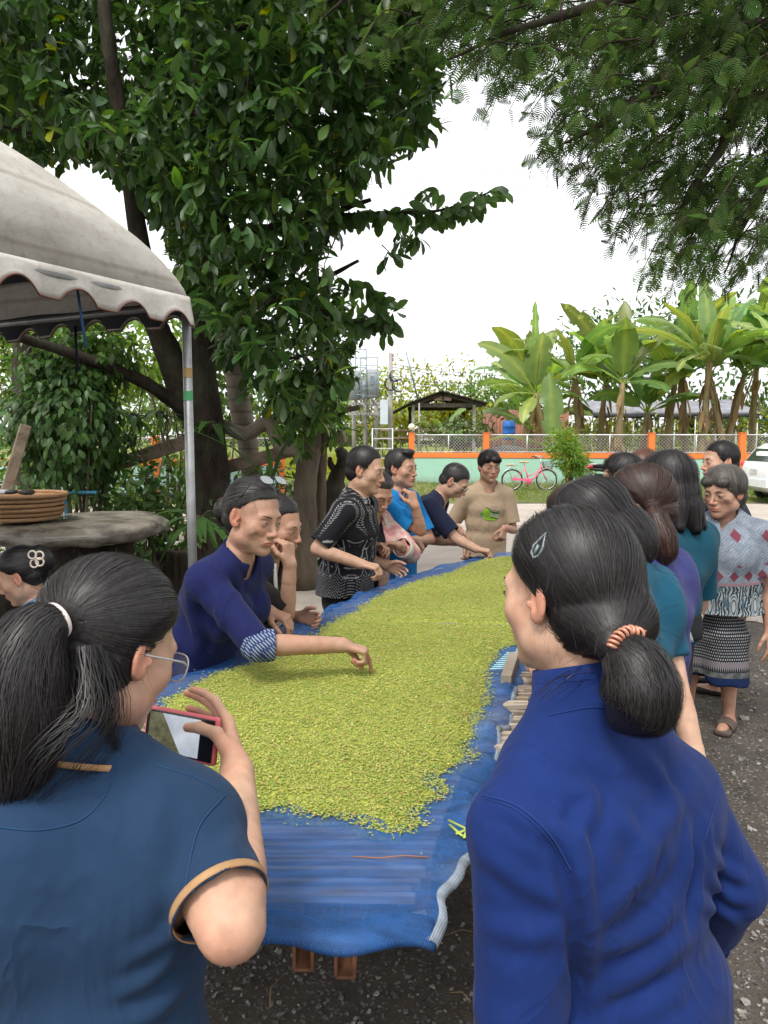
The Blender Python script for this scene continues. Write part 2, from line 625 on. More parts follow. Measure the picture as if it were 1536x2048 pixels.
def head_prims(hc, R, s, male=False, age=0, wide=1.0, nose=1.0, jaw=1.0, neck=None, neck_r=.055, far=False):
 L = lambda *v: hc + R @ (np.array(v) * s * A(wide, 1, 1))
 E = lambda c, r, k, op='u', Q=None: el(L(*c), np.array(r) * s, R if Q is None else R @ Q, k * s, op)
 p = [E((0, -.012, .035), (.073 * wide, .092, .084), .02)]
 p += [E((0, .026, -.030), (.058 * wide, .062, .080), .03),
          E((0, .050, -.088), (.030 * jaw * wide, .032, .026), .03),
          E((0, .073, -.101), (.017 * jaw, .015, .013), .02)]
 for q in (-1, 1):
  p += [E((q * .047 * jaw, .006, -.066), (.018, .034, .022), .035),
              E((q * .041, .053, -.022), (.024, .020, .021), .03)]
  if not far:
   p += [E((q * .024, .0745, .020), (.022, .0095, .0085), .024)]
 if not far:
  for q in (-1, 1):
   p += [E((q * .031, .0955, .001), (.019, .0110, .0100), .018, 's'),
                  E((q * .031, .0725, .000), (.0155, .0145, .0125), .006)]
 p += [rc(L(0, .083, .010), L(0, .1045 + .004 * (nose - 1), -.030), .0065 * s, .0085 * nose * s, .014 * s),
          E((0, .1045, -.034), (.0105 * nose, .009, .008), .006)]
 for q in (-1, 1):
  p += [E((q * .0125 * nose, .094, -.037), (.0080, .0095, .0072), .007)]
  if not far: p += [E((q * .0065, .1000, -.0435), (.0035, .006, .003), .003, 's')]
 p += [E((0, .080, -.062), (.026, .013, .020), .014)]
 if not far:
  p += [E((0, .0915, -.0605), (.023, .0075, .0046), .004), E((0, .0895, -.0705), (.019, .0078, .0056), .004),
              rc(L(-.026, .084, -.0660), L(0, .0990, -.0652), .0016 * s, .0018 * s, .003 * s, 's'),
              rc(L(.026, .084, -.0660), L(0, .0990, -.0652), .0016 * s, .0018 * s, .003 * s, 's'),
              E((0, .0975, -.051), (.003, .004, .007), .004, 's'),
              E((0, .090, -.081), (.018, .006, .0045), .01, 's')]
  if age > 0:
   for q in (-1, 1):
    p += [rc(L(q * .019, .0935, -.039), L(q * .033, .079, -.066), .0010 * s, .0010 * s, .005 * s * age, 's'),
                      rc(L(q * .017, .088, -.013), L(q * .038, .078, -.016), .0010 * s, .0010 * s, .005 * s * age, 's'),
                      E((q * .048, .070, -.050), (.006, .005, .012), .025 * age, 's')]
 for q in (-1, 1):                                   # ears
  t = rad(14) * q
  Q = np.array([[math.cos(t * 1.6), -math.sin(t * 1.6), 0], [math.sin(t * 1.6), math.cos(t * 1.6), 0], [0, 0, 1]])
  p += [E((q * .0765, -.010, -.002), (.0062, .0185, .032), .005, 'u', Q), E((q * .072, -.004, -.024), (.007, .012, .013), .008)]
  if not far:
   p += [E((q * .0840, -.006, .003), (.0075, .0120, .0225), .0035, 's', Q), E((q * .0800, -.0135, .002), (.0035, .0042, .017), .003, 'u', Q),
                  E((q * .0795, .004, -.008), (.0045, .004, .0065), .003), E((q * .082, -.003, -.008), (.006, .0055, .008), .003, 's')]
 if neck is not None:
  p += [rc(neck, L(0, -.022, -.045), neck_r, neck_r * .96, .025 * s)]
 return p, L

def head_tint(V, hc, R, s, wide=1.0, lips=(1.08, .66, .62), brow=None):
 q = ((V - hc) @ R) / s / A(wide, 1, 1)
 c = np.ones((len(V), 3))
 x, y, z = q.T
 lip = np.exp(-((x / .0245) ** 4 + ((z + .0655) / .0095) ** 4)) * (y > .075)
 c *= 1 + lip[:, None] * (A(*lips) - 1)
 chk = np.exp(-(((np.abs(x) - .042) / .02) ** 2 + ((z + .028) / .02) ** 2)) * (y > .02)
 c *= 1 + chk[:, None] * (A(1.03, .93, .91) - 1)
 ns = np.exp(-((x / .016) ** 2 + ((z + .036) / .012) ** 2)) * (y > .09)
 c *= 1 + ns[:, None] * (A(1.06, .86, .84) - 1)
 er = (np.abs(x) > .074) & (np.abs(z) < .045)
 c[er] *= A(1.08, .84, .8)
 return c

def face_parts(root, L, R, s, hp=None, gaze=(0, 1, 0), open_=.5, brow=1.0, browcol=None, far=False):
 """eyes, lash lines and eyebrows, set on the face"""
 for q in (-1, 1):
  n, m = 13, 7
  u = np.linspace(-1, 1, n)
  V = []; C = []
  hgt = .0062 * open_
  for i, a in enumerate(u):
   up = hgt * (1 - abs(a) ** 2.2) * 1.0 + .0006 * q * a
   dn = -hgt * .75 * (1 - abs(a) ** 2.2)
   for b in np.linspace(0, 1, m):
    xx = .0140 * a; zz = dn + (up - dn) * b
    yy = .0725 + .0158 * math.sqrt(max(0, 1 - (xx / .0175) ** 2 - (zz / .0158) ** 2))
    V.append(L(q * .031 + xx, yy, zz))
    gx = gaze[0] * .006
    gz = gaze[2] * .004
    d = math.hypot(xx - gx, zz - gz)
    C.append((.012, .007, .005) if d < .0056 else (.62, .56, .52) if abs(a) < .85 else (.45, .27, .23))
  mb = MB()
  mb.grid(np.array(V).reshape(n, m, 3))
  mb.C = [np.array(C)]
  mb.build('eye', EYE, root, tint=True)
  lb = MB()
  pts = [L(q * .031 + .0152 * a, .0735 + .0150 * math.sqrt(max(0, 1 - (.0145 * a / .0175) ** 2)), hgt * (1 - abs(a) ** 2.2) + .0007) for a in np.linspace(-1, 1, 9)]
  lb.tube(pts, np.array([.0003, .0006, .0008, .0009, .0009, .0009, .0008, .0007, .0004]) * s, 5)
  lb.build('eyelash', LASH, root)
  bb = MB()
  pts = [L(q * (.014 + .034 * a), .0885 - .013 * a ** 2, .0195 + .0055 * math.sin(a * 2.2)) for a in np.linspace(0, 1, 8)]
  if hp is not None: pts = project(hp, np.array(pts), 4, .0006)
  bb.tube(pts, np.array([.0018, .0028, .0030, .0028, .0024, .002, .0014, .0006]) * s * brow, 6, sq=.55)
  bb.build('eyebrow', browcol or BROW, root)

def hand_prims(w, d, nrmal, side, s=1.0, curls=(.3, .35, .4, .45), thumb=.4, spread=.12, point=None, thumb_out=.7):
 """w wrist, d direction of the fingers, nrmal the way the palm faces; side +1 right hand; curls in radians per joint"""
 d = nrm(d)
 n = nrm(np.asarray(nrmal, float) - d * np.dot(nrmal, d))
 t = np.cross(d, n) * side                 # towards the thumb
 out = []
 offs = [.030, .011, -.009, -.027]
 lens = [(.042, .026, .021), (.046, .030, .022), (.042, .028, .021), (.034, .021, .018)]
 rad_ = [.0086, .0088, .0083, .0074]
 ends = []
 for i in range(4):
  b0 = w + (t * offs[i] * .55 - d * .002) * s
  kn = w + (t * offs[i] + d * (.088 - abs(i - 1) * .004) + n * (-.004)) * s
  out.append(rc(b0, kn, .0135 * s, .0108 * s, .014 * s))
  c = curls[i] if not isinstance(curls[i], (tuple, list)) else curls[i][0]
  cc = curls[i] if isinstance(curls[i], (tuple, list)) else (c, c * 1.15, c * .7)
  a = 0; p = kn
  dd = nrm(d + t * spread * (1.2 - i) * .8)
  for j in range(3):
   a += cc[j]
   v = dd * math.cos(a) + n * math.sin(a)
   e = p + v * lens[i][j] * s
   r0 = rad_[i] * (1 - .10 * j) * s; r1 = rad_[i] * (1 - .10 * (j + 1)) * s
   out.append(rc(p, e, r0, r1, .0035 * s))
   p = e
  ends.append((p, v))
 tb = w + (t * .022 + d * .018 + n * .006) * s
 v1 = nrm(t * thumb_out + d * .75 + n * .35 * (thumb + .3))
 m1 = tb + v1 * .046 * s
 v2 = nrm(t * (thumb_out - thumb * .9) + d * .95 + n * thumb * .8)
 m2 = m1 + v2 * .034 * s
 v3 = nrm(t * (thumb_out - thumb * 1.5) + d * 1.0 + n * thumb * 1.0)
 m3 = m2 + v3 * .026 * s
 out += [rc(tb, m1, .0155 * s, .0115 * s, .016 * s), rc(m1, m2, .0108 * s, .0098 * s, .005 * s), rc(m2, m3, .0098 * s, .0078 * s, .004 * s)]
 ends.append((m3, v3))
 return out, ends

def ik(sh, wr, la, lb, hint):
 d = wr - sh
 D = np.linalg.norm(d)
 if D > (la + lb) * .995:
  k = D / ((la + lb) * .995); la *= k; lb *= k
 e = d / D
 x = (la * la - lb * lb + D * D) / (2 * D)
 h = math.sqrt(max(0, la * la - x * x))
 hv = np.asarray(hint, float)
 hv = nrm(hv - e * np.dot(hv, e))
 return sh + e * x + hv * h

def ring_collar(c, up, fwd, r, prof, n=40, gap=0.0, tilt=0.0, wide=1.0, gapw=1):
 """a collar round the neck: prof = [(out, height)], open at the front by gap (radians)"""
 up = nrm(up); f = nrm(np.asarray(fwd, float) - up * np.dot(fwd, up)); x = np.cross(f, up)
 V = []
 for i in range(n):
  a = gap + (2 * math.pi - 2 * gap) * i / (n - 1)
  o = math.cos(a) * f * 1.0 + math.sin(a) * x * wide
  front = max(0, math.cos(a)) ** 2
  V.append([c + o * (r + q) + up * (h - tilt * math.cos(a) - .012 * gapw * front * 0) for q, h in prof])
 return np.array(V)

class Person:
 def __init__(p, label, hc, H=1.58, yaw=0, head=(0, 0, 0), lean=4, side=0, male=False, bulk=1.0, skin='mid', hs=None,
                 wide=1.0, nose=1.0, jaw=1.0, age=0, sh=(0, 0), shw=None, far=False, group=None, seat=False, sdrop=.030, armw=1.0, twist=0, hipshift=(0, 0)):
  p.H, p.male, p.bulk, p.far = H, male, bulk, far
  p.hc = np.asarray(hc, float)
  p.s = hs or (H / 1.62 * .98)
  p.R = frame(*head)
  p.B = frame(yaw)
  p.skin, p.wide, p.nose, p.jaw, p.age = SKIN[skin], wide, nose, jaw, age
  up, fw, sd = A(0, 0, 1), p.B[:, 1], p.B[:, 0]
  ln = rad(lean)
  p.spine = nrm(up * math.cos(ln) + fw * math.sin(ln) + sd * math.sin(rad(side)))
  p.nb = p.hc - p.R[:, 2] * .095 * p.s - p.R[:, 1] * .025 * p.s - p.spine * .072 * p.s
  p.T = H * .305
  p.pel = p.nb - p.spine * p.T + A(hipshift[0], hipshift[1], 0)
  p.tf = nrm(fw - p.spine * np.dot(fw, p.spine))        # torso front
  p.sd = np.cross(p.tf, p.spine)
  if twist:
   t = rad(twist)
   p.ssd = p.sd * math.cos(t) - p.tf * math.sin(t)
  else: p.ssd = p.sd
  w = (shw or (.112 if male else .102)) * H
  c = p.nb - p.spine * sdrop * H
  p.S = [c - p.ssd * w + p.spine * sh[0], c + p.ssd * w + p.spine * sh[1]]
  p.c = c
  p.E = [None, None]; p.W = [None, None]; p.hand = [None, None]
  p.ar = (.0265 * H * bulk * armw, .0215 * H * bulk * armw, .0162 * H * (.6 + .4 * bulk))
  base = A(p.pel[0], p.pel[1], 0)
  p.root = thing('person', label, 'person', base, group)
  p.base = base
  p.legs()
 def legs(p, step=.0, spread=.062, fw=None):
  p.hip = [p.pel - p.sd * .055 * p.H, p.pel + p.sd * .055 * p.H]
  p.foot = [A(*(p.base + p.B[:, 0] * q * spread * p.H + p.B[:, 1] * step * -q)) + A(0, 0, .045 * p.H) for q in (-1, 1)]
  p.knee = [(p.hip[i] + p.foot[i]) / 2 + p.B[:, 1] * .015 + A(0, 0, .02) for i in (0, 1)]
 def arm(p, i, wrist, hint=(0, 0, -1), d=None, n=None, **kw):
  """i 0 left, 1 right"""
  wrist = np.asarray(wrist, float)
  p.W[i] = wrist
  p.E[i] = ik(p.S[i], wrist, .180 * p.H, .155 * p.H, hint)
  d = nrm(wrist - p.E[i]) if d is None else nrm(d)
  n = -p.sd * (1 if i else -1) if n is None else np.asarray(n, float)
  p.hand[i] = (d, n, kw)
  return p
 def elbow(p, i, e, wrist, d=None, n=None, **kw):
  p.E[i], p.W[i] = np.asarray(e, float), np.asarray(wrist, float)
  d = nrm(p.W[i] - p.E[i]) if d is None else nrm(d)
  n = -p.sd * (1 if i else -1) if n is None else np.asarray(n, float)
  p.hand[i] = (d, n, kw)
  return p
 def relax(p, i, fwd=.06, out=.05):
  q = 1 if i else -1
  w = p.S[i] + A(0, 0, -.325 * p.H) + p.B[:, 0] * q * out + p.B[:, 1] * fwd
  return p.arm(i, w, -p.B[:, 1] + .4 * q * p.B[:, 0], d=A(0, 0, -1) + p.B[:, 1] * .15, n=-p.B[:, 0] * q + p.B[:, 1] * -.3)
 # ---------------------------------------------------------------- solids
 def torso(p, o=0.0, k=.04, bust=True, waist=1.0, belly=0.0, hipf=1.0, drop=.04):
  H, b = p.H, p.bulk
  lv = [(-drop, .093 * hipf, .066 * hipf), (.14, .092 * hipf, .067 * hipf), (.40, .082 * waist, .061 * waist), (.66, .086, .066), (.86, .078, .050)]
  if p.male: lv = [(-drop, .090, .066), (.14, .091, .066), (.40, .087 * waist, .064 * waist), (.66, .096, .070), (.88, .086, .052)]
  if belly: lv = [(t, rx + (belly * .5 if .1 < t < .5 else 0), ry + (belly if .1 < t < .5 else 0)) for t, rx, ry in lv]
  pts = [p.pel + (p.nb - p.pel) * t for t, _, _ in lv]
  out = []
  for i in range(len(lv) - 1):
   ss = p.sd if i < 2 else p.ssd
   out.append(ec(pts[i], pts[i + 1], (lv[i][1] * H * b + o, lv[i][2] * H * b + o), (lv[i + 1][1] * H * b + o, lv[i + 1][2] * H * b + o), ss, k))
  fr = np.cross(p.spine, p.ssd); fr = -fr if np.dot(fr, p.tf) < 0 else fr
  out.append(rc(p.S[0], p.S[1], .026 * H * b + o, .026 * H * b + o, k))
  nk = p.nb + p.spine * .012 * H
  for q in (0, 1):
   out.append(rc(nk, p.S[q], .026 * H + o, .024 * H * b + o, k))
   out.append(el(p.c + (p.S[q] - p.c) * .62 - p.spine * .035 * H - fr * .022 * H, A(.042, .032, .055) * H + o, np.stack([p.ssd, fr, p.spine], 1), k))
  if bust and not p.male and not getattr(p, 'nobust', 0):
   for q in (-1, 1):
    out.append(el(p.pel + (p.nb - p.pel) * .66 + p.ssd * q * .046 * H * b + fr * .050 * H * b, A(.042, .040, .044) * H * b + o, None, k))
  return out
 def arms(p, o=0.0, which=(0, 1), k=.0025, f0=1, f1=1):
  out = []
  for i in which:
   if p.E[i] is None: continue
   a, e, w = p.ar
   fa = p.E[i] + (p.W[i] - p.E[i]) * .3
   up = p.S[i] + (p.E[i] - p.S[i]) * .45
   out += [rc(p.S[i], up, a + o, a * .95 + o, k), rc(up, p.E[i], a * .95 + o, e + o, k), rc(p.E[i], fa, e + o, e * 1.04 + o, k), rc(fa, p.W[i], e * 1.04 + o, w + o, k)]
  return out
 def legsol(p, o=0.0, k=.04, feet=True):
  H = p.H; out = []
  for i in (0, 1):
   kn, an = p.knee[i], p.foot[i]
   ca = kn + (an - kn) * .3 - p.B[:, 1] * .012
   out += [rc(p.hip[i], kn, .046 * H * p.bulk + o, .034 * H + o, k), rc(kn, ca, .033 * H + o, .032 * H + o, k), rc(ca, an, .032 * H + o, .021 * H + o, k)]
   if feet:
    toe = an + p.B[:, 1] * .085 * H - A(0, 0, .030 * H)
    out += [rc(an - A(0, 0, .02 * H), toe, .023 * H, .015 * H, .02), rc(an - A(0, 0, .022 * H) - p.B[:, 1] * .02 * H, toe + p.B[:, 0] * .01 * H, .022 * H, .013 * H, .02)]
  return out
 # ---------------------------------------------------------------- skin
 def body(p, res=.014, hres=.0036, dres=.0036, tint=None, lips=(1.08, .66, .62), hands=(0, 1), fold=True, wrinkle=0):
  vs, fs, cs, n = [], [], [], 0
  nr = (.036 if p.male else .0315) * p.H
  hp, p.L = head_prims(p.hc, p.R, p.s, p.male, p.age, p.wide, p.nose, p.jaw, None, nr, p.far)
  p.hp = hp
  p.neck = rc(p.nb - p.spine * .02, p.hc + p.R @ (A(0, -.020, -.05) * p.s), nr * 1.06, nr * .98, .03)
  p.nr = nr
  b = p.torso(0, bust=True) + p.arms(0) + p.legsol(0) + [p.neck]
  hands_p = []
  for i in hands:
   if p.hand[i] is None: continue
   d, nn, kw = p.hand[i]
   kw = dict(kw); kw.setdefault('s', p.H / 1.66)
   q, ends = hand_prims(p.W[i], d, nn, 1 if i else -1, **kw)
   q.append(rc(p.W[i] + (p.E[i] - p.W[i]) * .35, p.W[i], (p.ar[1] * 1.04 + p.ar[2]) * .5 + .0004, p.ar[2] + .0004, .016))
   hands_p.append((i, q, ends))
  V, Q = grow(b, res)
  c = np.ones((len(V), 3))
  for i in (0, 1):
   if p.E[i] is not None: c *= 1 + np.exp(-(np.linalg.norm(V - p.E[i] - nrm(p.E[i] - (p.S[i] + p.W[i]) / 2) * .03, axis=1) / .032) ** 2)[:, None] * (A(.90, .80, .78) - 1)
  parts = [(V, Q, c)]
  # head with the upper neck
  lo = p.hc + np.min([-A(.12, .12, .13) * p.s], 0); hi = p.hc + A(.12, .12, .14) * p.s
  lo = np.minimum(lo, (p.nb + p.hc) / 2 - .10)
  nk2 = rc(p.nb - p.spine * .02, p.hc + p.R @ (A(0, -.020, -.05) * p.s), nr * 1.06 + .0006, nr * .98 + .0006, .03)
  lo[2] = p.nb[2] + .015
  # strands of the neck
  noise = None
  if wrinkle:
   def noise(q, w=wrinkle):
    return w * .0011 * wav(q, 160, 5, 2) + w * .0012 * wav(q, 70, 9, 2)
  V, Q = grow(hp + [nk2], hres, lo, hi, noise)
  parts.append((V, Q, head_tint(V, p.hc, p.R, p.s, p.wide, lips)))
  p.ends = {}
  for i, q, ends in hands_p:
   lo = np.min([x.lo for x in q], 0) - .01; hi = np.max([x.hi for x in q], 0) + .01
   V, Q = grow(q, dres, lo, hi)
   c = np.ones((len(V), 3))
   for e, v in ends:
    c[np.linalg.norm(V - e, axis=1) < .014] *= A(1.08, .9, .86)
   parts.append((V, Q, c))
   p.ends[i] = ends
  mb = MB()
  for V, Q, c in parts: mb.add(V, Q, c=c)
  p.skin_o = mb.build('body', p.skin, p.root, tint=True)
  return p
 def face(p, **kw):
  face_parts(p.root, p.L, p.R, p.s, p.hp, **kw)
  return p
 # ---------------------------------------------------------------- clothes
 def top(p, name, mat, off=.014, sleeve=.8, hem=-.22, res=.009, folds=.004, ff=22, seed=1, neckhole=.010, flare=0.0, shoff=None, parts=None, ridges=(),
   hemoff=0, uvf=None, cuts=None, aoff=None, neckdrop=0.0, vneck=0, extra=(), thick=.004, capped=False, waist=1.0, belly=0, tintf=None, sleeves=(None, None), hipf=1.0, foldfn=None, creases=(), tk=.04):
  """hem: height of the hem along the spine from the pelvis (in H); sleeve: 0..1 upper arm, 1..2 forearm"""
  H = p.H
  pr = p.torso(off, tk, True, waist=waist * 1.07, belly=belly, hipf=hipf, drop=.02)
  hp = p.pel + p.spine * hem * H * .305
  low = p.pel - A(0, 0, 1) * max(0, -hem) * H * .305 * 1.2
  if hem < 0:
   r1 = (.097 * H * p.bulk * hipf + off, .071 * H * p.bulk * hipf + off)
   r2 = (r1[0] + flare, r1[1] + flare)
   pr.append(ec(p.pel + p.spine * .14 * p.T, low, r1, r2, p.sd, .05))
   hp = p.pel + A(0, 0, 1) * hem * H * .305
   hn = -A(0, 0, 1)
  else: hn = -p.spine
  h3 = hp + np.asarray(hn) * .03
  pr.append(fn(lambda x, y, z, hp=h3, hn=hn: (x - hp[0]) * hn[0] + (y - hp[1]) * hn[1] + (z - hp[2]) * hn[2], p.base - 3, p.base + 3, .004))
  nt = len(pr)
  caps = [(hp, hn, None, None)]
  p.slv = [None, None]
  ao = off if aoff is None else aoff
  for i in (0, 1):
   if p.E[i] is None: continue
   sl = sleeves[i] if sleeves[i] is not None else sleeve
   a, e, w = p.ar
   if sl <= 1:
    cp = p.S[i] + (p.E[i] - p.S[i]) * sl; cn = nrm(p.E[i] - p.S[i])
    rr = a + (e - a) * max(0, sl - .45) / .55
    sp_ = [rc(p.S[i], cp + cn * .06, a + ao, rr + ao * 1.12, .014, cut=(cp + cn * .03, cn))]
   else:
    cp = p.E[i] + (p.W[i] - p.E[i]) * (sl - 1); cn = nrm(p.W[i] - p.E[i])
    sp_ = [rc(p.S[i], p.E[i], a + ao, e + ao * 1.15, .014),
                       rc(p.E[i], cp + cn * .06, e + ao * 1.15, w + ao * 1.1 + (e - w) * .35 * (2 - sl + .3), .012, cut=(cp + cn * .03, cn))]
   tor = list(pr[:nt])
   pr += sp_
   caps.append((cp, cn, sp_[-1], tor))
   p.slv[i] = sp_
  for q in ridges: pr.append(q)
  # neck opening
  up = nrm(p.hc - p.nb)
  fr = p.tf
  n0 = p.nb - p.spine * .02 + fr * .012
  nrr = getattr(p, 'nr', .05)
  pr.append(rc(n0 - fr * neckdrop * .3 - p.spine * neckdrop, n0 + up * .14, nrr + neckhole, nrr + neckhole + .004, .014, 's'))
  if neckdrop: pr.append(el(n0 + fr * .03 - p.spine * (neckdrop * .5), A(nrr * .9, .07, .02 + neckdrop), np.stack([p.sd, fr, p.spine], 1), .008, 's'))
  if vneck:
   a0 = p.nb + fr * .02
   pr.append(ec(a0 + p.spine * .03, a0 - p.spine * vneck + fr * .05, (nrr + .012, .06), (.004, .06), p.sd, .006, 's'))
  pr += list(extra)
  lines = []
  for (pix, amp, wd) in creases:
   pts = [q for q in (p.trace(*c, pr) for c in spline([A(a, b, 0) for a, b in pix], 9)[:, :2]) if q is not None]
   if len(pts) > 2: lines.append((np.array(pts), amp, wd))
  def noise(q):
   qq = q.copy()
   w = wav(qq * A(1, 1, .55), ff, seed, 2)
   r_ = 1 - np.abs(wav(qq * A(1, 1, .6) + 3.1, ff * .8, seed + 7, 2)) * 1.3
   o = folds * (.55 * w - .75 * np.maximum(r_, 0) ** 3)
   for pts, amp, wd in lines:
    dm = np.full(len(q), 9.)
    tt = np.zeros(len(q))
    for i in range(len(pts) - 1):
     a_, ab = pts[i], pts[i + 1] - pts[i]
     t_ = np.clip(((q - a_) @ ab) / (ab @ ab + 1e-12), 0, 1)
     dd = np.linalg.norm(q - a_ - t_[:, None] * ab, axis=1)
     m_ = dd < dm
     dm[m_] = dd[m_]; tt[m_] = (i + t_[m_]) / (len(pts) - 1)
    o = o - amp * np.sin(np.clip(tt, 0.02, .98) * math.pi) ** .6 * (np.exp(-(dm / wd) ** 2) - .45 * np.exp(-((dm - wd * 1.9) / wd) ** 2))
   if foldfn is not None: o = o + foldfn(q)
   return o
  V, Q = grow(pr, res, noise=noise if folds or foldfn or lines else None)
  # open the ends
  if not capped:
   for cp, cn, sl_, tor in caps:
    sdv = (V - cp) @ np.asarray(cn, float)
    near = np.ones(len(V), bool)
    if sl_ is not None:
     near = (np.abs(feval([sl_], V)) < .02) & (sdv < .045)
     near[near] &= feval(tor, V[near]) > .002
    by = (sdv > 0) & near
    Q = Q[~by[Q].all(1)]
    V = np.where(by[:, None], V - sdv[:, None] * np.asarray(cn, float), V)
   use = np.unique(Q); mp = np.full(len(V), -1); mp[use] = np.arange(len(use))
   V = V[use]; Q = mp[Q]
  p.cloth = pr
  uv = None
  if uvf is not None: uv = uvf(V)
  else:
   d = V - p.pel
   uv = np.stack([d @ p.sd, d @ p.tf, d @ p.spine], 1)
  if lines:
   from mathutils.bvhtree import BVHTree
   p.bvh = BVHTree.FromPolygons(V.tolist(), Q.tolist())
  me = mesh_data(name, V, [Q], True, mat, tintf(V) if tintf else None, uv)
  o = link(name, me, p.root)
  if thick: solidify(o, thick)
  return o
 def trousers(p, name, mat, off=.018, res=.016, hem=.08, folds=.004, wide=0.0):
  H = p.H
  pr = [ec(p.pel + p.spine * .16 * p.T, p.pel - A(0, 0, .06 * H), (.092 * H * p.bulk + .008, .067 * H * p.bulk + .008), (.093 * H * p.bulk + .008, .070 * H * p.bulk + .008), p.sd, .04)]
  for i in (0, 1):
   e = p.foot[i] + A(0, 0, hem - p.foot[i][2])
   pr += [rc(p.hip[i], p.knee[i], .047 * H * p.bulk + off * .6, .036 * H + off + wide * .5, .03), rc(p.knee[i], e, .036 * H + off + wide * .5, .030 * H + off + wide, .03, cut=(e, (0, 0, -1)))]
  V, Q = grow(pr, res, noise=lambda q: folds * wav(q * A(1, 1, .5), 24, 3, 2))
  d = V - p.base
  return link(name, mesh_data(name, V, [Q], True, mat, None, np.stack([np.arctan2(d @ p.sd, d @ p.tf), d @ p.tf, d[:, 2]], 1)), p.root)
 def shoes(p, mat, name='shoe'):
  H = p.H
  for i in (0, 1):
   an = p.foot[i]
   f0 = A(an[0], an[1], .030)
   pr = [ec(f0 - p.B[:, 1] * .05, f0 + p.B[:, 1] * .13 + A(0, 0, -.004), (.036, .030), (.040, .024), p.B[:, 0], .02), rc(f0, an + A(0, 0, .01), .036, .032, .02)]
   pr.append(half(A(an[0], an[1], .004), (0, 0, -1), f0 - 1, f0 + 1))
   V, Q = grow(pr, .012)
   link(name, mesh_data(name, V, [Q], True, mat), p.root)
 def collar(p, mat, prof, gap=.25, tilt=.02, extra=0.0, name='collar', n=44, shift=(0, 0, 0), wide=1.05, thick=.003, axis=None):
  up = nrm(p.hc - p.nb) if axis is None else nrm(axis)
  c = p.nb + p.spine * .012 + p.tf * .006 + A(*shift)
  V = ring_collar(c, nrm(up * .5 + p.spine * .5), p.tf, p.nr + extra, prof, n, gap, tilt, wide)
  mb = MB().grid(V)
  o = mb.build(name, mat, p.root)
  solidify(o, thick, 0)
  return o
 def ring(p, cp, cn, n=44, rmax=.30, prims=None, wob=None):
  cp = np.asarray(cp, float); x, d, y = basis(cn)
  a = np.arange(n) * 2 * math.pi / n
  o = np.cos(a)[:, None] * x + np.sin(a)[:, None] * y
  rr = np.linspace(.005, rmax, 90)
  pts = cp + o[:, None] * rr[None, :, None]
  d_ = feval(prims or p.cloth, pts.reshape(-1, 3)).reshape(n, -1)
  pos = d_ > 0
  i = np.where(pos.any(1), pos.argmax(1), len(rr) - 1)
  i = np.maximum(i, 1)
  d0, d1 = d_[np.arange(n), i - 1], d_[np.arange(n), i]
  t = np.clip(d0 / np.where(np.abs(d0 - d1) < 1e-9, 1e-9, d0 - d1), 0, 1)
  r = rr[i - 1] + (rr[i] - rr[i - 1]) * t
  r = np.median(np.stack([np.roll(r, k) for k in (-2, -1, 0, 1, 2)]), 0)
  return cp, o, r
 def band(p, name, cp, cn, w, mat, lift=.0025, rmax=.15, n=44, thick=.002, prims=None):
  """a strip of cloth round a sleeve end (cp on the axis, cn outwards)"""
  cn = nrm(cn)
  rows = []
  for k in np.linspace(-1, 0.02, 4):
   c, o, r = p.ring(cp + cn * min(w * k, -.001), cn, n, rmax, prims)
   rows.append(c + cn * (w * k - min(w * k, -.001)) + o * (r + lift)[:, None])
  ob = MB().grid(np.array(rows), wrap=True).build(name, mat, p.root)
  return solidify(ob, thick, 0)
 def trace(p, px, py, prims=None):
  """the point of the clothing met from the camera along a pixel"""
  d = nrm(_ray(px, py)); o = A(0, 0, CAMZ)
  if prims is None and getattr(p, 'bvh', None) is not None:
   h = p.bvh.ray_cast(Vector(o), Vector(d))
   return None if h[0] is None else np.array(h[0])
  t = max(.2, np.linalg.norm(p.c - o) - .6)
  for _ in range(70):
   q = o + d * t
   v = feval(prims or p.cloth, q[None])[0]
   if v < .0008: return q
   t += max(v * .7, .001)
   if t > 20: break
  return None
 def seam(p, name, pix, mat, r=.0014, lift=.001, n=26):
  pts = [q for q in (p.trace(*c) for c in spline([A(a, b, 0) for a, b in pix], n)[:, :2]) if q is not None]
  if len(pts) > 3:
   pts = np.array(pts)
   MB().tube(pts - nrm(pts.mean(0) - A(0, 0, CAMZ)) * lift, r, 5, caps=False).build(name, mat, p.root)
 # ---------------------------------------------------------------- hair
 def hair(p, name='hair', mat='black', cap=.012, front=.080, top=.060, ear=(.004, .022), nape=(-.045, -.082), extra=(), res=.006, tie=None, strands=0, slen=26, width=.0009,
             flow=None, lift=.002, chain=None, crown=None, bumps=.0014, seed=3, mask=None, tone=1.0, steps=None, sback=0.0, chain_n=0, chain_r=.03, sidelow=None, fuzz=0):
  """cap of hair behind a hairline that runs forehead (front,top) -> ear -> nape, in head units; extra: solids (bun, tail, fringe)"""
  L, s, R, hc = p.L, p.s, p.R, p.hc
  E = lambda c, r: el(L(*c), np.array(r) * s * A(p.wide, 1, 1), R, .012 * s)
  pr = [E((0, -.014, .036), (.073 + cap, .092 + cap, .084 + cap)), E((0, -.030, -.020), (.064 + cap * .8, .070 + cap, .075))]
  f0, z0 = front, top
  f1, z1 = ear
  f2, z2 = nape
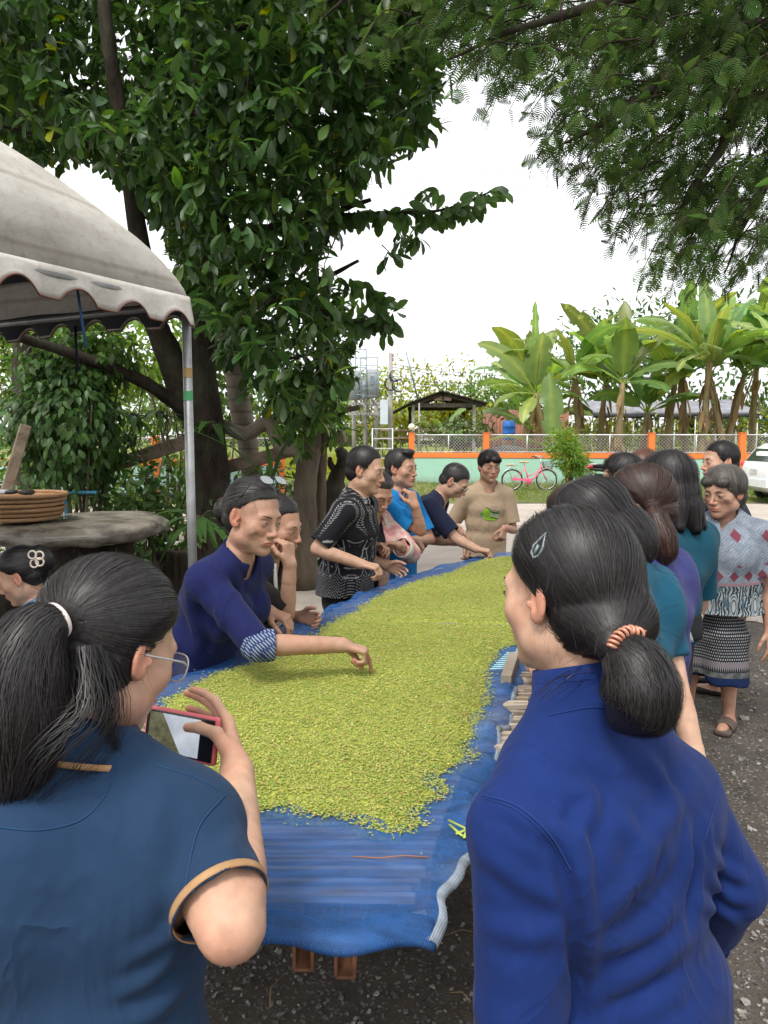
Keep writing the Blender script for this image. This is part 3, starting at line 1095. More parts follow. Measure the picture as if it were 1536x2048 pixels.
  def hl(x, y, z):
   X, Y, Z = x - hc[0], y - hc[1], z - hc[2]
   v = (X * R[0, 1] + Y * R[1, 1] + Z * R[2, 1]) / s
   w = (X * R[0, 2] + Y * R[1, 2] + Z * R[2, 2]) / s
   u = (X * R[0, 0] + Y * R[1, 0] + Z * R[2, 0]) / s
   # distance below/in front of the hairline: two straight lines in the (v,w) plane
   n1 = A(z0 - z1, -(f0 - f1)); n1 /= np.linalg.norm(n1)
   d1 = (v - f1) * n1[0] + (w - z1) * n1[1]
   n2 = A(z1 - z2, -(f1 - f2)); n2 /= np.linalg.norm(n2)
   d2 = (v - f2) * n2[0] + (w - z2) * n2[1]
   temple = .010 * np.exp(-((np.abs(u) - .05) / .02) ** 2) * (w > .03)
   d = np.minimum(d1 + temple, d2) if ((f0 - f1) * (z1 - z2) - (z0 - z1) * (f1 - f2)) > 0 else np.maximum(d1 + temple, d2)
   d = np.maximum(d, z2 - w - .005)
   return d * s * .9
  hl0 = hl
  def hl(x, y, z): return hl0(x, y, z) + .0016 * np.sin(260 * (x - hc[0])) * np.sin(230 * (z - hc[2]) + 1)
  pr.append(fn(hl, hc - .3, hc + .3, .008 * s))
  e0, e1 = pr[0].f, pr[1].f
  pr.append(fn(lambda x, y, z: np.minimum(e0(x, y, z), e1(x, y, z)) + (cap - .0025) * s * np.clip(1 + hl0(x, y, z) / .035, 0, 1), hc - .3, hc + .3, .003))
  if mask is not None: pr += mask
  ex = list(extra)
  pr += ex
  noise = (lambda q: bumps * wav(q, 90, seed, 2)) if bumps else None
  V, Q = grow(pr, res, noise=noise)
  p.hairp = pr
  mb = MB()
  mb.add(V, Q, c=(tone,) * 3)
  if strands:
   r = np.random.default_rng(seed + 11)
   pick = r.integers(0, len(Q), strands)
   w4 = r.dirichlet((1, 1, 1, 1), strands)
   st = (V[Q[pick]] * w4[:, :, None]).sum(1)
   n = steps or slen
   step = .006 * s
   pts = [st]
   q = st.copy()
   dirs = None
   for k in range(n):
    g = fgrad(pr, q)
    fl = flow(q)
    if dirs is not None: fl = .5 * fl + .5 * dirs
    t = fl - g * (fl * g).sum(1)[:, None] * .92
    t /= np.linalg.norm(t, axis=1)[:, None] + 1e-9
    dirs = t
    q = q + t * step
    d = feval(pr, q)
    q = q - g * (d - lift * .5)[:, None] * .7
    pts.append(q)
   pts = np.stack(pts, 1)                      # (N, n+1, 3)
   jit = r.normal(size=(strands, 1, 3)) * lift * .35
   wob = np.cumsum(r.normal(size=(strands, n + 1, 3)), 1) * lift * .06
   pts = pts + jit + wob
   tl = np.gradient(pts, axis=1); tl /= np.linalg.norm(tl, axis=2)[:, :, None] + 1e-9
   g = fgrad(pr, pts.reshape(-1, 3)).reshape(pts.shape)
   sdv = np.cross(tl, g); sdv /= np.linalg.norm(sdv, axis=2)[:, :, None] + 1e-9
   wd = width * np.sin(np.linspace(.25, 2.95, n + 1))[None, :, None] * r.uniform(.6, 1.4, (strands, 1, 1))
   lifts = g * (lift * r.uniform(.1, 1.0, (strands, 1, 1)))
   a, b = pts - sdv * wd + lifts, pts + sdv * wd + lifts
   VV = np.stack([a, b], 2).reshape(-1, 3)
   m = n + 1
   i0 = (np.arange(strands)[:, None] * m + np.arange(n)[None]) * 2
   QQ = np.stack([i0, i0 + 1, i0 + 3, i0 + 2], -1).reshape(-1, 4)
   tn = np.repeat(r.uniform(.5, 2.1, strands) * tone, m * 2)
   mb.add(VV, QQ, c=np.repeat(tn[:, None], 3, 1))
  if fuzz:                                        # short stray hairs standing off the head
   r = np.random.default_rng(seed + 5)
   st = V[r.integers(0, len(V), fuzz)]
   g = fgrad(pr, st); fl = flow(st); fl = fl - g * (fl * g).sum(1)[:, None]
   ln = r.uniform(.02, .055, fuzz)[:, None]
   rd_ = r.normal(size=(fuzz, 3)) * .5
   pts = np.stack([st + (fl + rd_) * ln * t + g * (.010 * math.sin(t * 2.4)) * r.uniform(.4, 1.4, (fuzz, 1)) - A(0, 0, .012) * t * t for t in np.linspace(0, 1, 6)], 1)
   sv = np.cross(np.gradient(pts, axis=1), g[:, None]); sv /= np.linalg.norm(sv, axis=2)[:, :, None] + 1e-9
   wd = width * .45
   VV = np.stack([pts - sv * wd, pts + sv * wd], 2).reshape(-1, 3)
   i0 = (np.arange(fuzz)[:, None] * 6 + np.arange(5)[None]) * 2
   mb.add(VV, np.stack([i0, i0 + 1, i0 + 3, i0 + 2], -1).reshape(-1, 4), c=(tone,) * 3)
  return mb.build(name, HAIR[mat] if isinstance(mat, str) else mat, p.root, tint=True)
 def locks(p, name, chains, n=200, r=None, width=.0011, mat='black', seed=5, tone=1.0, droop=0, flat=1.0):
  """loose bundles: strands that follow a chain of points (pts, radii) with their own place in its section"""
  mb = MB()
  rg = np.random.default_rng(seed)
  for pts, rr in chains:
   pts = np.asarray(pts, float); rr = np.asarray(rr, float)
   m = 16
   u = np.linspace(0, len(pts) - 1, m)
   i = np.minimum(u.astype(int), len(pts) - 2); f = u - i
   # catmull-rom
   pp = np.vstack([2 * pts[0] - pts[1], pts, 2 * pts[-1] - pts[-2]])
   p0, p1, p2, p3 = pp[i], pp[i + 1], pp[i + 2], pp[i + 3]
   ff = f[:, None]
   C = .5 * (2 * p1 + (-p0 + p2) * ff + (2 * p0 - 5 * p1 + 4 * p2 - p3) * ff ** 2 + (-p0 + 3 * p1 - 3 * p2 + p3) * ff ** 3)
   Rr = np.interp(u, np.arange(len(rr)), rr)
   t = np.gradient(C, axis=0); t /= np.linalg.norm(t, axis=1)[:, None]
   x = np.zeros_like(C); y = np.zeros_like(C)
   xx, _, _ = basis(t[0])
   for k in range(m):
    xx = nrm(xx - t[k] * np.dot(xx, t[k])); x[k] = xx; y[k] = np.cross(t[k], xx)
   a = rg.uniform(0, 2 * math.pi, n); q = np.sqrt(rg.uniform(.72, 1.22, n))
   a2 = a[:, None] + np.cumsum(rg.normal(0, .06, (n, m)), 1)
   end = rg.uniform(.82, 1.05, n)
   Pn = C[None] + (Rr[None] * q[:, None])[:, :, None] * (np.cos(a2)[:, :, None] * x[None] + np.sin(a2)[:, :, None] * y[None] * flat)
   Pn = Pn + np.cumsum(rg.normal(0, .0008, (n, m, 3)), 1)
   # shorten some
   Pn[:, -1] = Pn[:, -2] + (Pn[:, -1] - Pn[:, -2]) * end[:, None]
   rdir = np.cos(a2)[:, :, None] * x[None] + np.sin(a2)[:, :, None] * y[None]
   sv = np.cross(np.broadcast_to(t[None], rdir.shape), rdir)
   wd = width * np.linspace(1, .45, m)[None, :, None] * rg.uniform(.6, 1.5, (n, 1, 1))
   VV = np.stack([Pn - sv * wd, Pn + sv * wd], 2).reshape(-1, 3)
   i0 = (np.arange(n)[:, None] * m + np.arange(m - 1)[None]) * 2
   QQ = np.stack([i0, i0 + 1, i0 + 3, i0 + 2], -1).reshape(-1, 4)
   tn = np.repeat(rg.uniform(.45, 2.2, n) * tone, m * 2)
   mb.add(VV, QQ, c=np.repeat(tn[:, None], 3, 1))
  return mb.build(name, HAIR[mat] if isinstance(mat, str) else mat, p.root, tint=True)
def to_point(t):
 t = np.asarray(t, float)
 return lambda q: (t - q) / (np.linalg.norm(t - q, axis=1)[:, None] + 1e-9)
def from_crown(c, down, k=1.0, off=(0, 0, 0)):
 c = np.asarray(c, float); down = np.asarray(down, float)
 def f(q):
  v = q - c
  v /= np.linalg.norm(v, axis=1)[:, None] + 1e-9
  return v + down * k
 return f
def chain_flow(pts):
 pts = np.asarray(pts, float)
 def f(q):
  d = np.linalg.norm(q[:, None] - pts[None], axis=2)
  i = np.minimum(d.argmin(1) + 1, len(pts) - 1)
  v = pts[i] - q
  last = i == len(pts) - 1
  v[last] = pts[-1] - pts[-2]
  return v / (np.linalg.norm(v, axis=1)[:, None] + 1e-9)
 return f
# ------------------------------------------------------------------ plants: leaves in batches
def leaf_batch(p, d, up, ln, wd, curl=.3, shape='broad', tint=None, fold=.25, detail=2, tip=None):
 """p base, d direction, up: side the blade faces; arrays (N,3); ln, wd (N,)"""
 p, d, up = (np.asarray(q, float) for q in (p, d, up))
 N = len(p)
 d = d / (np.linalg.norm(d, axis=1)[:, None] + 1e-9)
 s = np.cross(d, up); s /= np.linalg.norm(s, axis=1)[:, None] + 1e-9
 n = np.cross(s, d)
 if detail == 0: T, W = np.array([0, .45, 1.]), np.array([.0, 1., .0])
 elif shape == 'broad': T, W = np.array([0, .12, .4, .7, .9, 1.]), np.array([.05, .35, .85, 1., .6, .02])
 elif shape == 'lance': T, W = np.array([0, .2, .5, .8, 1.]), np.array([.05, .8, 1., .55, .02])
 else: T, W = np.array([0, .3, .65, 1.]), np.array([.3, 1., .9, .1])
 ln = np.broadcast_to(ln, (N,)); wd = np.broadcast_to(wd, (N,)); curl = np.broadcast_to(curl, (N,))
 m = len(T)
 cen = p[:, None] + d[:, None] * (T[None, :, None] * ln[:, None, None]) - n[:, None] * ((T ** 2)[None, :, None] * (ln * curl)[:, None, None])
 w = (W[None] * wd[:, None] * .5)[:, :, None]
 if detail >= 2:
  a = cen + s[:, None] * w + n[:, None] * w * fold
  b = cen - s[:, None] * w + n[:, None] * w * fold
  V = np.stack([a, cen, b], 2).reshape(-1, 3); k = 3
  base = (np.arange(N)[:, None] * m + np.arange(m - 1)[None]) * 3
  Q = np.concatenate([np.stack([base, base + 1, base + 4, base + 3], -1).reshape(-1, 4), np.stack([base + 1, base + 2, base + 5, base + 4], -1).reshape(-1, 4)])
 else:
  V = np.stack([cen + s[:, None] * w, cen - s[:, None] * w], 2).reshape(-1, 3); k = 2
  base = (np.arange(N)[:, None] * m + np.arange(m - 1)[None]) * 2
  Q = np.stack([base, base + 1, base + 3, base + 2], -1).reshape(-1, 4)
 c = None
 if tint is not None: c = np.repeat(np.asarray(tint, float), m * k, 0)
 return V, Q, c
def rdir(n, r=rng):
 v = r.normal(size=(n, 3))
 return v / np.linalg.norm(v, axis=1)[:, None]
def inpoly(x, y, poly):
 c = np.zeros(len(x), bool)
 n = len(poly)
 for i in range(n):
  x0, y0 = poly[i]; x1, y1 = poly[i - 1]
  m = ((y0 > y) != (y1 > y))
  c ^= m & (x < (x1 - x0) * (y - y0) / ((y1 - y0) or 1e-9) + x0)
 return c
def spline(pts, n=20):
 pts = np.asarray(pts, float)
 u = np.linspace(0, len(pts) - 1, n)
 i = np.minimum(u.astype(int), len(pts) - 2); f = (u - i)[:, None]
 q = np.vstack([2 * pts[0] - pts[1], pts, 2 * pts[-1] - pts[-2]])
 a, b, c, d = q[i], q[i + 1], q[i + 2], q[i + 3]
 return .5 * (2 * b + (c - a) * f + (2 * a - 5 * b + 4 * c - d) * f ** 2 + (3 * b - a - 3 * c + d) * f ** 3)
def limb(mb, pts, r0, r1, n=10, seg=24, knots=.06, seed=0, wob=.0):
 c = spline(pts, seg)
 r = np.linspace(r0, r1, seg) * (1 + knots * np.random.default_rng(seed).normal(size=seg))
 if wob: c = c + wob * np.stack([wav(c * 3, 1.5, seed), wav(c * 3, 1.5, seed + 1), wav(c * 3, 1.5, seed + 2)], 1)
 V0 = mb.n
 mb.tube(c, r, n)
 return c

def barkmat(name, a, b, scale=6, stretch=(1, 1, .25), bstr=.6, rings=0):
 t = NT(name)
 v = t.map(t.coord(), stretch)
 f = t.noise(v, scale, 8, .65)
 g = t.noise(t.coord(), 2.2, 3)
 c = t.mix(t.mr(f, .3, .7), a, b)
 c = t.mix(t.mr(g, .5, .75, 0, .5), c, (.12, .13, .09))
 h = f
 if rings:
  w = t.wave(t.coord(), rings, 1.5, 2, 'Z')
  c = t.mix(t.mr(w, .85, 1, 0, .6), c, vary(a, .5))
  h = t.math('SUBTRACT', f, t.math('MULTIPLY', w, .4))
 return t.done(t.pbsdf(c, .9, .15, normal=t.bump(h, bstr * 1.4, .045)))
BARK_DARK = barkmat('bark_dark', (.018, .014, .011), (.06, .046, .034), 9)
BARK_PALE = barkmat('bark_pale', (.16, .13, .10), (.28, .24, .19), 7, (1, 1, .6), .35, rings=2.2)
BARK_MID = barkmat('bark_brown', (.06, .045, .033), (.16, .125, .09), 8)
WOOD_OLD = barkmat('weathered_wood', (.12, .09, .065), (.30, .24, .18), 7, (1, .3, 1), .4)
WOOD_GREY = barkmat('grey_timber', (.15, .12, .095), (.36, .30, .24), 10, (.4, .4, 1), .35)
LEAF_DARK = leafmat('leaf_glossy_dark', (.050, .108, .028), .40, .40, spec=.42)
LEAF_MID = leafmat('leaf_mid_green', (.066, .135, .028), .38, .4)
LEAF_LITE = leafmat('leaf_light_green', (.125, .215, .035), .45, .45)
LEAF_FERN = leafmat('leaf_feathery', (.080, .150, .042), .45, .55, spec=.25)
LEAF_YEL = leafmat('leaf_yellow_green', (.26, .29, .03), .4, .55)
LEAF_BANANA = leafmat('leaf_banana', (.165, .27, .085), .45, .36, spec=.45)
LEAF_DULL = leafmat('leaf_dull_green', (.08, .115, .04), .3, .5)

# ------------------------------------------------------------------ ground
def sheet(name, mat, outline=None, z=0.0, x0=0, x1=0, y0=0, y1=0, nx=2, ny=2, bumpf=None, kind='structure'):
 xs, ys = np.linspace(x0, x1, nx), np.linspace(y0, y1, ny)
 X, Y = np.meshgrid(xs, ys)
 Z = np.full_like(X, z)
 if bumpf is not None: X, Y, Z = bumpf(X, Y, Z)
 mb = MB().grid(np.stack([X, Y, Z], -1))
 o = mb.build(name, mat)
 return tag(o, kind=kind)
def gravelmat():
 t = NT('gravel_ground')
 v = t.coord()
 big = t.noise(v, .9, 4)
 soil = t.mix(t.mr(t.noise(v, 5, 6, .7), .3, .7), (.05, .042, .035), (.115, .095, .078))
 dv = t.n('ShaderNodeVectorMath', operation='MULTIPLY_ADD'); t.l(t.noise(v, 60, 3, .6, 1), dv.inputs[0]); dv.inputs[1].default_value = (.03, .03, .03); t.l(v, dv.inputs[2])
 v = dv.outputs[0]
 vo = t.voro(v, 52, 'F1', 0)
 vc = t.voro(v, 52, 'F1', 1)
 hs_ = t.n('ShaderNodeHueSaturation'); hs_.inputs['Saturation'].default_value = .0
 t.l(vc, hs_.inputs['Color'])
 st = t.mix(.85, hs_.outputs[0], (.13, .125, .12))
 vo2 = t.voro(v, 110, 'F1', 0)
 m1 = t.mr(vo, .28, .40, 1, 0)
 m = t.math('MULTIPLY', m1, t.mr(big, .40, .56, .15, 1))
 c = t.mix(t.math('MULTIPLY', m, .7), soil, st)
 c = t.mix(t.math('MULTIPLY', t.mr(vo2, .2, .3, 1, 0), .35), c, (.15, .14, .13))
 h = t.math('ADD', t.math('MULTIPLY', m, .8), t.math('MULTIPLY', t.mr(vo2, .1, .4, 1, 0), .4))
 return t.done(t.pbsdf(c, .92, .2, normal=t.bump(h, .8, .015)))
def concretemat():
 t = NT('pale_concrete')
 v = t.coord()
 f = t.noise(v, 1.3, 7, .62)
 g = t.noise(v, 14, 5, .7)
 c = t.mix(t.mr(f, .3, .7), (.33, .28, .235), (.47, .42, .37))
 c = t.mix(t.mr(g, .35, .7, 0, .35), c, (.23, .19, .16))
 c = t.mix(t.mr(t.voro(v, 60), 0, .12, .5, 0), c, (.16, .14, .12))
 return t.done(t.pbsdf(c, .93, .2, normal=t.bump(g, .3, .02)))
def fieldmat(name, a, b, d):
 t = NT(name)
 v = t.coord()
 c = t.mix(t.mr(t.noise(v, .35, 5, .6), .35, .65), a, b)
 c = t.mix(t.mr(t.noise(v, 6, 5, .7), .4, .7, 0, .6), c, d)
 return t.done(t.pbsdf(c, .95, .1, normal=t.bump(t.noise(v, 22, 4), .7, .05)))
GRAVEL = gravelmat()
sheet('ground', GRAVEL, z=0, x0=-60, x1=60, y0=-40, y1=30, nx=3, ny=3)
def edge(X, Y, Z):
 t = np.clip((9.0 - Y) / 2.5, 0, 1)
 return X, Y - t * (.5 * np.sin(X * .9 + 1) + .35 * np.sin(X * 2.3) + .15 * np.sin(X * 6.1) + .08 * np.sin(X * 17) + .05 * np.sin(X * 41 + 2)) , Z
sheet('concrete_road', concretemat(), z=.006, x0=-30, x1=30, y0=6.6, y1=18.2, nx=900, ny=14, bumpf=edge)
def edge2(X, Y, Z):
 t = np.clip((20 - Y) / 2, 0, 1)
 return X, Y - t * (.3 * np.sin(X * 1.1) + .2 * np.sin(X * 3.3)), Z + .03 * np.sin(X * 1.7) * (1 - t) - .052 * np.clip((18.9 - Y) / .65, 0, 1)
sheet('grass_verge', fieldmat('verge_soil', (.11, .14, .04), (.20, .20, .07), (.16, .13, .07)), z=.05, x0=-30, x1=30, y0=18.2, y1=27, nx=160, ny=28, bumpf=edge2)
sheet('field', fieldmat('field_green', (.13, .19, .03), (.22, .24, .045), (.10, .11, .04)), z=.01, x0=-180, x1=180, y0=26.2, y1=320, nx=40, ny=40)

# stones lying on the gravel, and loose dry bits
def stones():
 r = np.random.default_rng(3)
 N = 24000
 y = .5 + 6.3 * r.uniform(0, 1, N) ** 1.5
 x = r.uniform(-.75, .75, N) * (y + 1.2)
 patch = wav(np.stack([x, y, x * 0], 1), 1.8, 4) + .25 * (x > .8)
 k = (patch > -.45) | (r.uniform(0, 1, N) < .25)
 x, y = x[k], y[k]; N = len(x)
 sz = .0045 + .0065 * r.uniform(0, 1, N) ** 2.5 + (r.uniform(0, 1, N) < .03) * r.uniform(.004, .013, N)
 base = np.array([(1, 0, 0), (0, 1, 0), (-1, 0, 0), (0, -1, 0), (.62, .62, .7), (-.62, .62, .75), (-.62, -.62, .66), (.62, -.62, .72)], float)
 F = np.array([(0, 1, 4), (1, 2, 5), (2, 3, 6), (3, 0, 7), (0, 4, 7), (1, 5, 4), (2, 6, 5), (3, 7, 6), (4, 5, 6), (4, 6, 7)])
 V = base[None] * (1 + .35 * r.normal(size=(N, 8, 1))) * (sz[:, None] * r.uniform(.6, 1.3, (N, 3)))[:, None]
 a = r.uniform(0, 6.28, N)
 ca, sa = np.cos(a)[:, None], np.sin(a)[:, None]
 X = V[:, :, 0] * ca - V[:, :, 1] * sa; Y = V[:, :, 0] * sa + V[:, :, 1] * ca
 V = np.stack([X + x[:, None], Y + y[:, None], V[:, :, 2] * .9 + .001], -1)
 g = r.uniform(.35, 1.35, N) ** 1.2
 tint = np.repeat(np.stack([g, g * r.uniform(.93, 1.0, N), g * r.uniform(.86, 1.0, N)], 1), 8, 0)
 T = (F[None] + np.arange(N)[:, None, None] * 8).reshape(-1, 3)
 t = NT('stone')
 c = t.mix(1.0, t.mix(t.mr(t.noise(t.coord(), 120, 4), .3, .7), (.15, .145, .14), (.27, .26, .25)), t.attr('tint'), 'MULTIPLY')
 m = t.done(t.pbsdf(c, .85, .3))
 tag(link('gravel', mesh_data('gravel', V.reshape(-1, 3), [T], False, m, tint)), kind='stuff')
 mb = MB()
 for i in range(260):
  yy = .7 + 5.5 * r.uniform() ** 1.3; xx = r.uniform(-.7, .7) * (yy + 1)
  a = r.uniform(0, 6.28); l = r.uniform(.03, .13)
  mb.tube([A(xx, yy, .010), A(xx + l * .5 * math.cos(a), yy + l * .5 * math.sin(a), .014 + .006 * r.uniform()), A(xx + l * math.cos(a + .3), yy + l * math.sin(a + .3), .009)], .0012 + .001 * r.uniform(), 4, col=(1, 1, 1))
 tag(mb.build('dry_litter', simple('dry_straw', (.28, .20, .11), .9, .1)), kind='stuff')
stones()
def grass(name, n, fx, fy, h, mat, seed, z=.05):
 r = np.random.default_rng(seed)
 x = r.uniform(*fx, n); y = r.uniform(*fy, n)
 p = np.stack([x, y, np.full(n, z)], 1)
 d = np.stack([r.normal(0, .45, n), r.normal(0, .45, n), np.ones(n)], 1)
 g = wav(p, .8, seed)
 V, Q, c = leaf_batch(p, d, rdir(n, r), h * r.uniform(.4, 1.2, n) * (1 + .5 * g), h * .14, .4, 'blade', np.stack([1 + .5 * g * r.uniform(.5, 1, n), 1 + .2 * g, np.ones(n)], 1), detail=1)
 return tag(link(name, mesh_data(name, V, [Q], False, mat, c)), kind='stuff')
grass('verge_grass', 17000, (-9, 15), (18.3, 26), .12, LEAF_LITE, 5)
grass('field_grass', 12000, (-16, 26), (27, 48), .55, LEAF_YEL, 6, .0)

# ------------------------------------------------------------------ the mint wall with orange trim
def painted(name, col, dirt=.25):
 t = NT(name)
 v = t.coord()
 f = t.noise(v, 1.2, 6, .6)
 g = t.noise(t.map(v, (6, 6, .5)), 3, 4)
 c = t.mix(t.mr(f, .35, .7, 0, dirt), col, vary(col, .6))
 c = t.mix(t.mr(g, .55, .8, 0, dirt), c, (.35, .33, .28))
 z = t.sep(v)[2]
 c = t.mix(t.math('MULTIPLY', t.mr(z, .0, .32, .75, 0), t.mr(g, .3, .6, .3, 1)), c, (.20, .17, .13))
 return t.done(t.pbsdf(c, .8, .25, normal=t.bump(t.noise(v, 60, 3), .1, .005)))
MINT = painted('mint_paint', (.33, .56, .44))
MINT_B = painted('pale_blue_paint', (.40, .62, .60))
LIME = painted('lime_paint', (.13, .55, .03), .1)
ORANGE = painted('orange_paint', (.80, .19, .045), .12)
GALV = simple('galvanised_wire', (.50, .50, .50), .5, .5, 20, .2, metal=.5)
def fence_wall(label, posts, base_y, paint, lastpaint=None, rail_h=1.07, post_h=1.72):
 B = [np.array((px, Y)) for px, Y in posts]
 pts = [P(px, 905, Y) for px, Y in posts]
 pts = [A(q[0], q[1], .0) for q in pts]
 t = thing('boundary_wall', label, 'wall', pts[0])
 for i, q in enumerate(pts):
  mb = MB().box(q + A(0, 0, post_h / 2), (.19, .19, post_h)).box(q + A(0, 0, post_h + .015), (.22, .22, .03))
  bevel(mb.build('post', ORANGE, t, smooth=False), .01)
 for i in range(len(pts) - 1):
  a, b = pts[i], pts[i + 1]
  d = nrm(b - a)
  a2, b2 = a + d * .096, b - d * .096
  h = rail_h - .17
  MB().beam(a2 + A(0, 0, h / 2), b2 + A(0, 0, h / 2), .12, h).build('wall_panel', lastpaint if (lastpaint and i == len(pts) - 2) else paint, t, smooth=False)
  bevel(MB().beam(a2 + A(0, 0, rail_h - .084), b2 + A(0, 0, rail_h - .084), .17, .168).build('rail', ORANGE, t, smooth=False), .012)
  # netting between the posts
  L = np.linalg.norm(b2 - a2); z0, z1 = rail_h + .01, post_h - .04
  H = z1 - z0
  fr = MB()
  fr.tube([a2 + A(0, 0, z1), b2 + A(0, 0, z1)], .021, 8).tube([a2 + A(0, 0, z0 + .03), b2 + A(0, 0, z0 + .03)], .012, 6)
  fr.tube([a2 + d * L / 2 + A(0, 0, z0), a2 + d * L / 2 + A(0, 0, z1)], .019, 8)
  f_ = fr.build('net_frame', simple_galv, t)
  net = MB()
  sp = .11
  k = -H
  while k < L:
   for s in (1, -1):
    u0, u1 = k, k + H
    va, vb = (z0, z1) if s == 1 else (z1, z0)
    c0, c1 = max(u0, 0), min(u1, L)
    if c1 > c0:
     za = va + (vb - va) * (c0 - u0) / H; zb = va + (vb - va) * (c1 - u0) / H
     net.tube([a2 + d * c0 + A(0, 0, za) + A(0, .004 * s, 0), a2 + d * c1 + A(0, 0, zb) + A(0, .004 * s, 0)], .0055, 3, caps=False)
   k += sp
  tag(net.build('chain_link', GALV, t), kind='stuff')
 return t, pts
simple_galv = simple('galvanised_pipe', (.62, .62, .62), .45, .5, 14, .15, metal=.3)
rw, rpts = fence_wall('long mint green wall with orange posts behind the pink bicycle', [(823, 25.9), (972, 25.5), (1137, 25.1), (1302, 24.7), (1483, 24.3), (1680, 23.9), (1890, 23.5)], 970, MINT, None)
lw, lpts = fence_wall('pale blue wall with orange rail behind the old trees on the left', [(-420, 21.4), (-200, 21.2), (60, 21.0), (312, 20.8), (562, 20.6)], 970, MINT_B, None, 1.0, 1.62)
# the last right-hand bay is painted lime
for o in [o for o in rw.children if o.name.startswith('wall_panel')][4:]:
 o.data.materials[0] = LIME
 o['label'] = 'lime green wall panel'
lamp = thing('gate_lamp', 'cream globe lamp standing on the end post of the mint wall', 'lamp', rpts[0] + A(0, 0, 1.75))
MB().lathe(rpts[0] + A(0, 0, 1.75), [(.0, 0), (.07, 0), (.07, .03), (.03, .05), (.03, .10), (0, .10)], 16).build('base', simple('lamp_base', (.08, .07, .06), .5), lamp)
MB().ball(rpts[0] + A(0, 0, 1.95), (.118, .118, .118), 20, 14).build('globe', simple('lamp_globe', (.72, .66, .5), .35, .5, 3, .1), lamp)
# ------------------------------------------------------------------ the broad-leaved tree at the left
def leaf_objects(V, Q, c, nper, qper, pick, mat, parent, name='leaf'):
 """the chosen leaves as parts of their own"""
 for i in pick:
  v = V[i * nper:(i + 1) * nper]
  me = mesh_data(name, v - v[0], [qper], True, mat, c[i * nper:(i + 1) * nper])
  o = link(name, me, parent, local=True)
  o.location = tuple(v[0] - wloc(parent))
def _loc_quads(m, k=3):
 b = np.arange(m - 1) * 3
 return np.concatenate([np.stack([b, b + 1, b + 4, b + 3], -1), np.stack([b + 1, b + 2, b + 5, b + 4], -1)])

def clusters_to_leaves(tips, dirs, r, per=(6, 11), ln=(.10, .17), asp=.40, droop=.35, spread=1.0, tintf=None):
 n = r.integers(per[0], per[1], len(tips))
 ti = np.repeat(np.arange(len(tips)), n)
 N = len(ti)
 dd = dirs[ti]
 v = rdir(N, r)
 d = dd * .55 + v * spread + A(0, 0, -droop)
 p = tips[ti] + rdir(N, r) * .03 - dd * r.uniform(0, .14, N)[:, None]
 up = A(0, 0, 1) + rdir(N, r) * .5
 l = r.uniform(*ln, N)
 g = r.uniform(.65, 1.35, N)
 tint = np.stack([g * r.uniform(.85, 1.15, N), g, g * r.uniform(.8, 1.1, N)], 1)
 y = r.uniform(0, 1, N)
 tint[y < .012] = (6, 3.0, .8)
 tint[(y > .012) & (y < .10)] *= A(1.9, 1.75, 1.1)
 return p, d, up, l, l * asp * r.uniform(.85, 1.15, N), tint

def scatter_px(poly, n, Y0, Y1, seed):
 r = np.random.default_rng(seed)
 xs = [q[0] for q in poly]; ys = [q[1] for q in poly]
 x = r.uniform(min(xs), max(xs), n * 4); y = r.uniform(min(ys), max(ys), n * 4)
 k = inpoly(x, y, poly)
 x, y = x[k][:n], y[k][:n]
 Y = r.uniform(Y0, Y1, len(x))
 return np.array([P(a, b, c) for a, b, c in zip(x, y, Y)])

